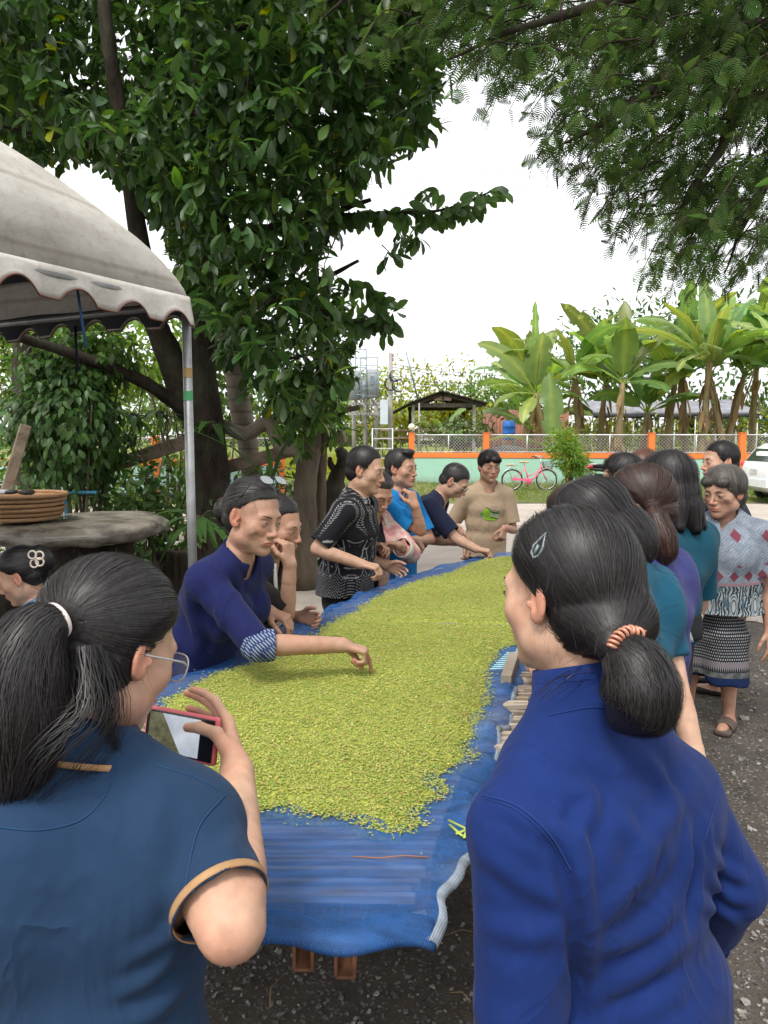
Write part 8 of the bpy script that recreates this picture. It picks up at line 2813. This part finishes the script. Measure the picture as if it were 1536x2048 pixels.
# ================================================================== man in the beige tee
BEIGE = cloth('beige_tee', (.43, .32, .215), weave=700)
p = Person('man in beige tee with green print facing forward at the table end', P(979, 932, 6.15), H=1.66, yaw=172, head=(168, 8, 0), lean=6, male=True, skin='red', age=.2, hs=1.06, bulk=.92, side=0, shw=.098, sdrop=.045)
p.arm(1, P(918, 1058, 6.02), A(-.5, .5, -1), d=A(.1, -.2, -1), n=A(.8, .5, 0), curls=(.6, .7, .8, .8))
p.arm(0, P(1010, 1056, 5.95), A(.5, .5, -1), d=A(-.35, -.3, -1), n=A(-.6, .6, -.2), curls=(.8, .9, .9, .9))
p.body(res=.013)
p.face(gaze=(.3, 1, -.2), open_=.42)
hl_ = p.L
p.hair('hair', 'black', cap=.013, front=.078, top=.055, ear=(.014, -.012), nape=(-.050, -.070), strands=1200, flow=from_crown(p.L(-.02, -.03, .12), -p.R[:, 2], .6), slen=18, width=.0012, lift=.003,
       extra=[el(p.L(-.028, .078, .062), (.040, .020, .026), p.R, .016), el(p.L(.04, .066, .066), (.028, .022, .028), p.R, .016)])
p.top('tee', BEIGE, off=.020, sleeve=.80, hem=-.15, res=.011, folds=.006, ff=14, seed=12, aoff=.026, neckdrop=.012, flare=.015)
# the print: a green emblem and two lines of letters, lying on the cloth
def decal(p, name, pts2, mat, c, lift=.002):
 """flat outline in (right, up) metres round c, pressed onto the shirt"""
 rt, up, fr = -p.sd, p.spine, p.tf
 o2 = np.array(pts2); o2 = spline(np.vstack([o2, o2[:1]]), max(24, len(o2) * 3)) if len(o2) > 8 else np.concatenate([o2[i] + (o2[(i + 1) % len(o2)] - o2[i]) * np.linspace(0, 1, 6)[:-1, None] for i in range(len(o2))])
 m = o2.mean(0)
 rows = []
 for k in np.linspace(.02, 1, 7):
  e = m + (o2 - m) * k
  q = c + rt * e[:, :1] + up * e[:, 1:] + fr * .03
  for _ in range(8): q = q - fr[None] * (feval(p.cloth, q) - lift)[:, None] * .8
  rows.append(q)
 return MB().grid(np.array(rows), wrap=True).build(name, mat, p.root)
cc = project(p.cloth, (p.pel + (p.nb - p.pel) * .62 + p.tf * .12)[None], 6)[0] + (-p.sd) * -.004
GRN1, GRN2, GRN3, INK = (simple(n, c, .85, .15) for n, c in (('print_lime', (.22, .42, .03)), ('print_green', (.13, .30, .06)), ('print_pale_green', (.34, .48, .25)), ('print_ink', (.02, .03, .02))))
circ = lambda x, y, a, b, n=20: [(x + a * math.cos(t), y + b * math.sin(t)) for t in np.linspace(0, 2 * math.pi, n, endpoint=False)]
decal(p, 'print_panel', [(-.075, .012), (.085, .012), (.075, -.040), (.02, -.062), (-.045, -.050), (-.080, -.020)], GRN3, cc, .0042)
decal(p, 'print_panel', [(-.055, -.022), (.070, -.044), (.03, -.066), (-.03, -.060)], GRN1, cc, .0054)
decal(p, 'print_wheel', circ(-.068, -.010, .014, .018), GRN2, cc, .0054)
decal(p, 'print_fruit', circ(-.028, .008, .027, .036), GRN1, cc, .0066)
decal(p, 'print_stripe', [(.000, -.038), (.064, -.052), (.064, -.046), (.002, -.032)], INK, cc, .0074)
decal(p, 'print_stalk', [(-.036, .050), (-.010, .036), (.004, .012), (-.002, .012), (-.016, .033), (-.038, .046)], INK, cc, .0074)
def word(p, txt, size, mat, c, ox, oy, slant=-.12):
 cu = bpy.data.curves.new('lettering', 'FONT'); cu.body = txt; cu.size = size; cu.resolution_u = 2
 o = bpy.data.objects.new('lettering', cu); COL.objects.link(o)
 dg = bpy.context.evaluated_depsgraph_get()
 me = bpy.data.meshes.new_from_object(o.evaluated_get(dg))
 bpy.data.objects.remove(o)
 n = len(me.vertices); co = np.zeros(n * 3, np.float32); me.vertices.foreach_get('co', co); co = co.reshape(-1, 3)
 rt, up, fr = -p.sd, p.spine, p.tf
 q = c + rt * (co[:, :1] + ox) + up * (co[:, 1:2] + oy + co[:, :1] * slant) + fr * .03
 for _ in range(8): q = q - fr[None] * (feval(p.cloth, q) - .0082)[:, None] * .8
 me.vertices.foreach_set('co', q.astype(np.float32).ravel()); me.materials.append(mat); me.update()
 link('lettering', me, p.root)
word(p, 'Big Tech', .021, INK, cc, .006, .014)
decal(p, 'print_bar', [(.010, .010), (.080, .001), (.080, -.008), (.010, .001)], INK, cc, .0074)
p.band('neck_rib', p.nb + p.spine * .004 + p.tf * .01, p.spine, .014, BEIGE, .001, .12)
lower(p, BLACK)

# ================================================================== seated woman at the far left
p = Person('seated woman in blue shirt with white collar and cream hair clip', P(42, 1152, 3.25), H=1.52, yaw=-88, head=(-98, 24, 0), lean=10, skin='mid', hs=1.0, age=.3)
p.hip = [p.pel - p.sd * .08, p.pel + p.sd * .08]
p.knee = [h + p.B[:, 1] * .40 + A(0, 0, .02) for h in p.hip]
p.foot = [A(k[0], k[1], .06) - p.B[:, 1] * .03 for k in p.knee]
p.arm(0, p.knee[0] + A(0, 0, .09) - p.B[:, 1] * .12, A(0, 0, -1)); p.arm(1, p.knee[1] + A(0, 0, .09) - p.B[:, 1] * .12, A(0, 0, -1))
p.body(hres=.0034); p.face(gaze=(0, 1, -.8), open_=.3)
bun = p.L(0, -.112, .030)
p.hair('hair', 'black', cap=.013, front=.076, top=.060, ear=(.004, .020), nape=(-.042, -.060), strands=1500, flow=to_point(bun), slen=28, extra=[el(bun, (.055, .045, .065), p.R, .02)], width=.001)
p.top('shirt', cloth('sky_blue_cotton', (.012, .19, .42)), off=.014, sleeve=.9, hem=-.2, res=.010, folds=.005, seed=13, aoff=.018)
WH = cloth('white_collar', (.58, .56, .54))
p.collar(WH, [(.006, -.012), (.007, .022), (.012, .028), (.026, .012), (.050, -.022)], gap=.35, tilt=.016, extra=.008)
p.trousers('trousers', BLACK); p.shoes(SHOE)
clipb = project(p.hairp, np.array([P(72, 1112, 3.12)]), 5, .006)[0]
mb = MB()
for a in (40, 130, 250, 320):
 d = A(math.cos(rad(a)), 0, math.sin(rad(a)))
 mb.torus(clipb + d * .022 + A(0, -.008, 0), .017, .0042, axis=A(0, -1, .1), n=18, m=6)
mb.build('hair_clip', simple('cream_clip', (.62, .54, .44), .4), p.root)
MB().torus(p.L(-.080, -.006, -.040), .006, .0012, axis=p.R[:, 0], n=12, m=5).build('earring', FRAME_SIL, p.root)
sz = p.pel[2] - .13
st = thing('low_stool', 'low stool under the seated woman at the far left', 'stool', A(p.pel[0], p.pel[1], 0))
MB().box(A(p.pel[0], p.pel[1], sz - .02), (.30, .30, .04)).build('seat', WOOD_OLD, st, smooth=False)
for dx in (-.12, .12):
 for dy in (-.12, .12): MB().box(A(p.pel[0] + dx, p.pel[1] + dy, (sz - .04) / 2), (.04, .04, max(.05, sz - .04))).build('leg', WOOD_OLD, st, smooth=False)

# ================================================================== the people along the right side of the table
TEAL = cloth('teal_polo', (.008, .080, .138), fade=.08)
p = Person('woman in teal shirt just behind the indigo shirt, bare arm hanging down', P(1186, 1064, 1.97), H=1.60, yaw=-48, head=(-62, 40, 0), lean=8, skin='fair', hs=1.04, hipshift=(-.07, .06), sdrop=.018, bulk=.92)
e_ = p.S[1] + A(.035, -.10, -.255); p.elbow(1, e_, e_ + A(.03, -.10, -.215), d=A(.12, -.30, -1), n=A(-.6, .5, 0), curls=(.15, .2, .25, .3), spread=.05, thumb=.3)
p.relax(0)
p.body(hres=.004); p.face()
p.hair('hair', 'black', cap=.014, front=.082, top=.058, ear=(.020, -.02), nape=(-.03, -.10), strands=3200, flow=from_crown(p.L(0, -.02, .13), -p.R[:, 2], .8), slen=34, width=.0008, lift=.004,
       extra=[el(p.L(.02, -.055, -.055), (.078, .070, .085), p.R, .03), el(p.L(0, -.03, .05), (.082, .092, .075), p.R, .03)])
p.top('shirt', TEAL, off=.016, sleeve=.60, hem=.02, res=.009, folds=.006, ff=14, seed=14, aoff=.013, flare=.02, capped=True)
lower(p)
p = Person('woman with dark reddish brown hair mostly hidden behind the teal-shirted woman', P(1158, 1050, 2.25), H=1.58, yaw=-70, head=(-75, 18, 0), lean=8, skin='mid')
p.relax(0); p.relax(1); p.body(); p.face()
p.hair('hair', 'brown', cap=.020, front=.080, top=.058, ear=(.016, -.02), nape=(-.03, -.09), strands=1600, flow=from_crown(p.L(0, -.02, .13), -p.R[:, 2], .8), slen=30, width=.001, lift=.004, extra=[el(p.L(0, -.05, -.05), (.078, .065, .075), p.R, .03)])
p.top('shirt', cloth('grey_blue_tee', (.05, .08, .12)), off=.016, hem=.0, res=.012); lower(p)

PURP = cloth('violet_tee', (.042, .045, .165), weave=600, fade=.12)
p = Person('woman in violet tee with long brown ponytail right of the table', P(1277, 1014, 2.38), H=1.58, yaw=-52, head=(-58, 12, 0), lean=6, skin='fair', hs=1.02, hipshift=(-.07, 0))
p.relax(1, .12, .02); p.arm(0, p.c + p.tf * .32 - p.spine * .30 - p.sd * .12, A(0, 0, -1), curls=(.5, .6, .6, .7))
p.body(hres=.004); p.face()
tie = P(1306, 1016, 2.27)
ch3 = [tie, P(1314, 1040, 2.24), P(1326, 1075, 2.22), P(1330, 1105, 2.22), P(1318, 1130, 2.23)]
cr3 = [.016, .030, .036, .032, .010]
p.hair('hair', 'brown', cap=.015, front=.080, top=.060, ear=(.006, .020), nape=(-.030, -.070), strands=2600, flow=to_point(tie), slen=32, width=.0008, lift=.003, extra=[rc(ch3[i], ch3[i + 1], cr3[i] * .9, cr3[i + 1] * .9, .02) for i in range(4)], tone=.8)
p.locks('ponytail_strands', [(ch3, np.array(cr3) * 1.05)], 900, width=.0008, mat='brown', tone=1.1)
MB().torus(tie, .017, .005, axis=ch3[1] - tie, n=20, m=6).build('hair_tie', FRAME_BLK, p.root)
p.top('tee', PURP, off=.018, sleeve=.85, hem=.02, res=.0085, folds=.006, ff=14, seed=15, aoff=.024, flare=.02, neckhole=.016)
lower(p)

TEAL2 = cloth('deep_teal_polo', (.006, .062, .098), fade=.06)
p = Person('woman with loose black hair, deep teal shirt and striped cloth at her waist', P(1332, 970, 3.0), H=1.62, yaw=-30, head=(-34, 8, 0), lean=1, skin='mid', hs=1.04, bulk=1.0, hipshift=(-.06, 0))
p.relax(1, .10, .03); p.arm(0, p.c + p.tf * .30 - p.spine * .30 - p.sd * .10, A(0, 0, -1))
p.body(hres=.004); p.face()
p.hair('hair', 'black', cap=.018, front=.080, top=.060, ear=(.012, -.03), nape=(-.03, -.12), strands=2400, flow=from_crown(p.L(0, -.02, .13), -p.R[:, 2], 1.0), slen=44, width=.001, lift=.005,
       extra=[el(p.L(0, -.065, -.075), (.085, .055, .105), p.R, .03), rc(p.L(.05, -.07, -.09), p.L(.075, -.085, -.165), .035, .014, .02), rc(p.L(-.04, -.07, -.09), p.L(-.06, -.085, -.16), .035, .014, .02), rc(p.L(.0, -.09, -.09), p.L(.01, -.105, -.17), .035, .015, .02)])
p.top('shirt', TEAL2, off=.020, sleeve=.86, hem=.08, res=.010, folds=.006, ff=14, seed=16, aoff=.026, flare=.02)
tt = NT('striped_sash'); s_ = tt.sep(tt.coord()); f_ = tt.math('FRACT', tt.math('MULTIPLY', tt.math('ADD', s_[0], tt.math('MULTIPLY', s_[2], .5)), 7.5))
SASH = tt.done(tt.pbsdf(tt.mix(tt.math('GREATER_THAN', f_, .72), (.014, .014, .017), (.36, .38, .40)), .8, .2))
rows = []
for k in np.linspace(0, 1, 8):
 c_, o_, r_2 = p.ring(p.pel + p.spine * (.050 + .095 * k), p.spine, 60, .30, p.torso(.020, .04))
 rows.append(c_ + o_ * (r_2 + .012 + .006 * math.sin(k * math.pi) + .003 * np.sin(np.arange(60) * .9 + k * 4))[:, None] + p.spine * (.012 * np.sin(np.arange(60) * .21))[:, None])
solidify(MB().grid(np.array(rows), wrap=True).build('striped_sash', SASH, p.root), .004, 0)
lower(p)

p = Person('man with short black hair half hidden behind the violet tee', P(1243, 956, 3.8), H=1.62, yaw=-75, head=(-62, 12, 0), lean=6, male=True, skin='fair')
p.relax(0); p.relax(1); p.body(); p.face()
p.hair('hair', 'black', cap=.014, front=.074, top=.064, ear=(.016, .012), nape=(-.046, -.062), strands=1200, flow=from_crown(p.L(0, -.05, .12), -p.R[:, 2] * .2 + p.R[:, 2] * .6, .5), slen=8, width=.0011, lift=.006)
p.top('shirt', cloth('dark_shirt', (.02, .022, .03)), off=.016, hem=.0, res=.012); lower(p)
p = Person('person with parted light brown hair at the back of the group', P(1286, 945, 4.0), H=1.56, yaw=-150, head=(-145, 16, 0), lean=6, skin='fair')
p.relax(0); p.relax(1); p.body(); p.face()
p.hair('hair', 'ltbrown', cap=.016, front=.078, top=.060, ear=(.010, -.01), nape=(-.04, -.09), strands=1200, flow=from_crown(p.L(0, .02, .13), -p.R[:, 2], .8), slen=24, width=.0012, lift=.004)
p.top('shirt', cloth('pale_shirt', (.2, .2, .22)), off=.016, hem=.0, res=.012); lower(p)

p = Person('man in dark navy shirt in profile behind the patterned blouse', P(1440, 924, 4.75), H=1.68, yaw=-62, head=(-92, 2, 0), lean=3, male=True, skin='fair', hs=1.09, bulk=1.06)
p.relax(0); p.relax(1); p.body(); p.face(open_=.4)
p.hair('hair', 'black', cap=.009, front=.068, top=.066, ear=(.018, .012), nape=(-.048, -.050), strands=1200, flow=from_crown(p.L(0, -.05, .12), -p.R[:, 2], .6), slen=9, width=.0011, lift=.002)
p.top('shirt', cloth('black_navy_shirt', (.010, .013, .032)), off=.018, sleeve=.85, hem=-.0, res=.011, folds=.006, seed=18, aoff=.022)
p.collar(cloth('black_navy_collar', (.010, .013, .032)), [(.006, -.012), (.007, .022), (.012, .028), (.024, .012), (.034, -.012)], gap=.3, tilt=.014, extra=.008)
lower(p)

# ================================================================== old woman in the patterned blouse
def blouse():
 t = NT('patterned_blouse'); a = t.attr('pat', 'Vector'); s = t.sep(a)
 u = t.math('ADD', s[0], t.math('MULTIPLY', s[1], .5)); w = s[2]
 jit = t.math('MULTIPLY', t.math('SUBTRACT', t.noise(t.coord(), 30, 3), .5), .012)
 u = t.math('ADD', u, jit); w2 = t.math('ADD', w, jit)
 per = .095
 def cellu(pr, o=0): return t.math('ABSOLUTE', t.math('SUBTRACT', t.math('FRACT', t.math('ADD', t.math('DIVIDE', u, pr), o)), .5))
 def cellw(pr, o=0): return t.math('ABSOLUTE', t.math('SUBTRACT', t.math('FRACT', t.math('ADD', t.math('DIVIDE', w2, pr), o)), .5))
 base = t.mix(t.mr(t.noise(t.coord(), 34, 5, .65), .35, .65), (.14, .17, .21), (.25, .28, .32))
 base = t.mix(t.mr(t.wave(t.map(a, (1, 1, 1), rot=(0, .7, 0)), 26, 6, 2), .6, .75, 0, .55), base, (.10, .12, .16))
 d1 = t.math('ADD', cellu(.17), cellw(.17))
 red = t.mr(d1, .17, .21, 1, 0)
 d2 = t.math('ADD', cellu(.085, .25), t.math('MULTIPLY', t.math('ABSOLUTE', t.math('SUBTRACT', w2, .215)), 11))
 row = t.mr(d2, .30, .36, 1, 0)
 m = t.math('MAXIMUM', t.math('MULTIPLY', red, t.math('GREATER_THAN', w, .27)), row)
 upc = t.mix(m, base, t.mix(t.mr(t.math('FRACT', t.math('MULTIPLY', d1, 14)), .4, .6), (.20, .035, .055), (.09, .04, .06)))
 # lower half: black ground with pale paisley scrolls
 vo = t.voro(t.map(a, (1, .6, .62)), 26, 'DISTANCE_TO_EDGE'); sc = t.wave(t.map(a, (1, 1, 1)), 22, 9, 3)
 low = t.mix(t.mr(sc, .50, .62), (.018, .019, .024), (.25, .28, .29))
 low = t.mix(t.mr(vo, .02, .05, 1, 0), low, (.06, .10, .13))
 el_ = t.math('ADD', t.math('POWER', t.math('MULTIPLY', cellu(.13), 5.2), 2), t.math('POWER', t.math('MULTIPLY', t.math('SUBTRACT', w2, .05), 14), 2))
 pais = t.mix(t.mr(t.math('FRACT', t.math('MULTIPLY', el_, 2.6)), .4, .55), (.30, .33, .33), (.05, .07, .09))
 low = t.mix(t.math('LESS_THAN', el_, 1.0), low, pais)
 band = t.mix(t.mr(t.noise(t.map(a, (1, 1, 4)), 30, 3), .45, .55), (.04, .04, .05), (.26, .16, .18))
 low = t.mix(t.math('LESS_THAN', w, -.085), low, band)
 low = t.mix(t.math('LESS_THAN', w, -.125), low, t.mix(t.mr(t.noise(t.coord(), 80, 2), .45, .55), (.42, .42, .40), (.16, .16, .17)))
 c = t.mix(t.math('LESS_THAN', w, .165), upc, low)
 c = t.mix(t.math('MULTIPLY', t.math('LESS_THAN', w, .178), t.math('GREATER_THAN', w, .162)), c, (.24, .15, .17))
 return t.done(t.pbsdf(c, .85, .15, normal=t.bump(t.noise(t.coord(), 26, 4), .2, .006)))
def sarong():
 t = NT('dotted_skirt'); a = t.attr('pat', 'Vector'); s = t.sep(a)
 u, w = t.math('MULTIPLY', s[0], .22), s[2]
 row = t.math('FLOOR', t.math('DIVIDE', w, .0165))
 uu = t.math('ADD', t.math('DIVIDE', u, .0135), t.math('MULTIPLY', row, .5))
 du = t.math('MULTIPLY', t.math('SUBTRACT', t.math('FRACT', uu), .5), .0135); dw = t.math('MULTIPLY', t.math('SUBTRACT', t.math('FRACT', t.math('DIVIDE', w, .0165)), .5), .0125)
 r2 = t.math('SQRT', t.math('ADD', t.math('POWER', du, 2), t.math('POWER', dw, 2)))
 dots = t.math('MULTIPLY', t.math('LESS_THAN', r2, .0040), t.math('GREATER_THAN', w, .42))
 c = t.mix(dots, (.010, .011, .018), (.26, .26, .26))
 teeth = t.math('LESS_THAN', t.math('ABSOLUTE', t.math('SUBTRACT', t.math('FRACT', t.math('DIVIDE', u, .012)), .5)), t.mr(w, .37, .40, .05, .45))
 c = t.mix(t.math('MULTIPLY', teeth, t.math('LESS_THAN', w, .40)), c, (.20, .18, .19))
 bnd = t.math('MULTIPLY', t.math('LESS_THAN', w, .42), t.math('GREATER_THAN', w, .395))
 c = t.mix(bnd, c, (.16, .14, .15))
 c = t.mix(t.math('LESS_THAN', w, .365), c, t.mix(t.mr(t.noise(t.coord(), 40, 3), .4, .6), (.05, .06, .06), (.12, .12, .12)))
 c = t.mix(t.math('LESS_THAN', w, .335), c, (.008, .018, .06))
 return t.done(t.pbsdf(c, .85, .15, normal=t.bump(t.noise(t.coord(), 22, 4), .2, .008)))
BLOUSE = blouse()
p = Person('old woman with grey hair, patterned blouse, dotted black skirt and brown sandals', P(1447, 984, 4.12), H=1.52, yaw=-142, head=(-124, 10, 0), lean=4, skin='red', age=.9, hs=1.12, bulk=1.28, wide=1.08, sdrop=.045, jaw=1.08, armw=1.0, hipshift=(-.07, 0))
p.relax(0, .02, .09); p.relax(1, -.04, .06)
p.hand[0] = (A(.0, -.1, -1), -p.B[:, 0] * -1 + A(0, .3, 0), dict(curls=(.2, .25, .3, .35), s=.98))
p.legs(0, .075)
for i in (0, 1): p.foot[i][2] = .075
p.body(hres=.0034, wrinkle=1.2); p.face(gaze=(0, 1, -.6), open_=.34)
p.hair('hair', 'grey', cap=.018, front=.076, top=.058, ear=(.012, -.012), nape=(-.045, -.085), strands=2200, flow=from_crown(p.L(0, -.02, .13), -p.R[:, 2], .7), slen=26, width=.0009, lift=.004,
       extra=[el(p.L(.035, .066, .066), (.036, .026, .024), p.R, .016), el(p.L(-.035, .066, .066), (.034, .024, .022), p.R, .016), el(p.L(0, -.05, -.045), (.074, .055, .055), p.R, .03)])
p.top('blouse', BLOUSE, off=.040, sleeve=.72, hem=-.02, res=.010, folds=.007, ff=13, seed=19, aoff=.055, neckhole=.016, vneck=.06, flare=.05, belly=.02)
mb = MB()
for k in range(3): mb.ball(project(p.cloth, (p.nb - p.spine * (.085 + .04 * k) + p.tf * .16)[None], 6, .002)[0], (.006,) * 3, 8, 6)
mb.build('buttons', simple('dark_button_b', (.02, .02, .02), .4), p.root)
H = p.H
hz = .30
pr = [ec(p.pel + A(0, 0, .06), p.pel - A(0, 0, .15), (.155, .125), (.200, .165), p.sd, .05), ec(p.pel - A(0, 0, .15), A(p.base[0], p.base[1], hz - .03), (.200, .165), (.225, .185), p.sd, .05, capf=.15)]
pr.append(fn(lambda x, y, z: hz - z, p.base - 3, p.base + 3, .003))
def skf(q):
 d = q - p.base; a = np.arctan2(d @ p.sd, d @ p.B[:, 1])
 k = np.clip((.85 - q[:, 2]) / .5, 0, 1)
 return .022 * k * np.sin(a * 3 + 1.0) + .010 * k * np.sin(a * 7 + q[:, 2] * 3) + .004 * wav(q * A(1, 1, .4), 18, 4, 2)
V, Q = grow(pr, .010, noise=skf)
cen = V[Q].mean(1); Q = Q[~((np.abs(cen[:, 2] - hz) < .004) & (np.abs(np.cross(V[Q[:, 1]] - V[Q[:, 0]], V[Q[:, 3]] - V[Q[:, 0]])[:, 2]) > 5e-5))]
d = V - p.base; an = np.arctan2(d @ p.sd, d @ p.B[:, 1])
o = link('skirt', mesh_data('skirt', V, [Q], True, sarong(), None, np.stack([an, d @ p.B[:, 1], d[:, 2]], 1)), p.root); solidify(o, .004)
SAND = simple('brown_rubber_sandal', (.085, .060, .048), .6, .3, 20, .15)
for i in (0, 1):
 an = p.foot[i]; f0 = A(an[0], an[1], 0); fd, sd_ = p.B[:, 1], p.B[:, 0]
 pr = [ec(f0 - fd * .06 + A(0, 0, .020), f0 + fd * .145 + A(0, 0, .018), (.040, .026), (.047, .024), sd_, .02), half(f0 + A(0, 0, .034), (0, 0, 1), f0 - 1, f0 + 1), half(f0 + A(0, 0, .003), (0, 0, -1), f0 - 1, f0 + 1)]
 V, Q = grow(pr, .007); link('sandal_sole', mesh_data('sandal_sole', V, [Q], True, SAND), p.root)
 rows = []
 for k in np.linspace(0, 1, 6):
  c_ = f0 + fd * (.035 + .062 * k) + A(0, 0, .022)
  a_ = np.linspace(0, math.pi, 15)
  rows.append(c_ + np.cos(a_)[:, None] * sd_ * (.050 - .004 * k) + A(0, 0, 1) * (np.sin(a_) * (.056 - .018 * k))[:, None])
 solidify(MB().grid(np.array(rows)).build('sandal_strap', SAND, p.root), .006, 0)
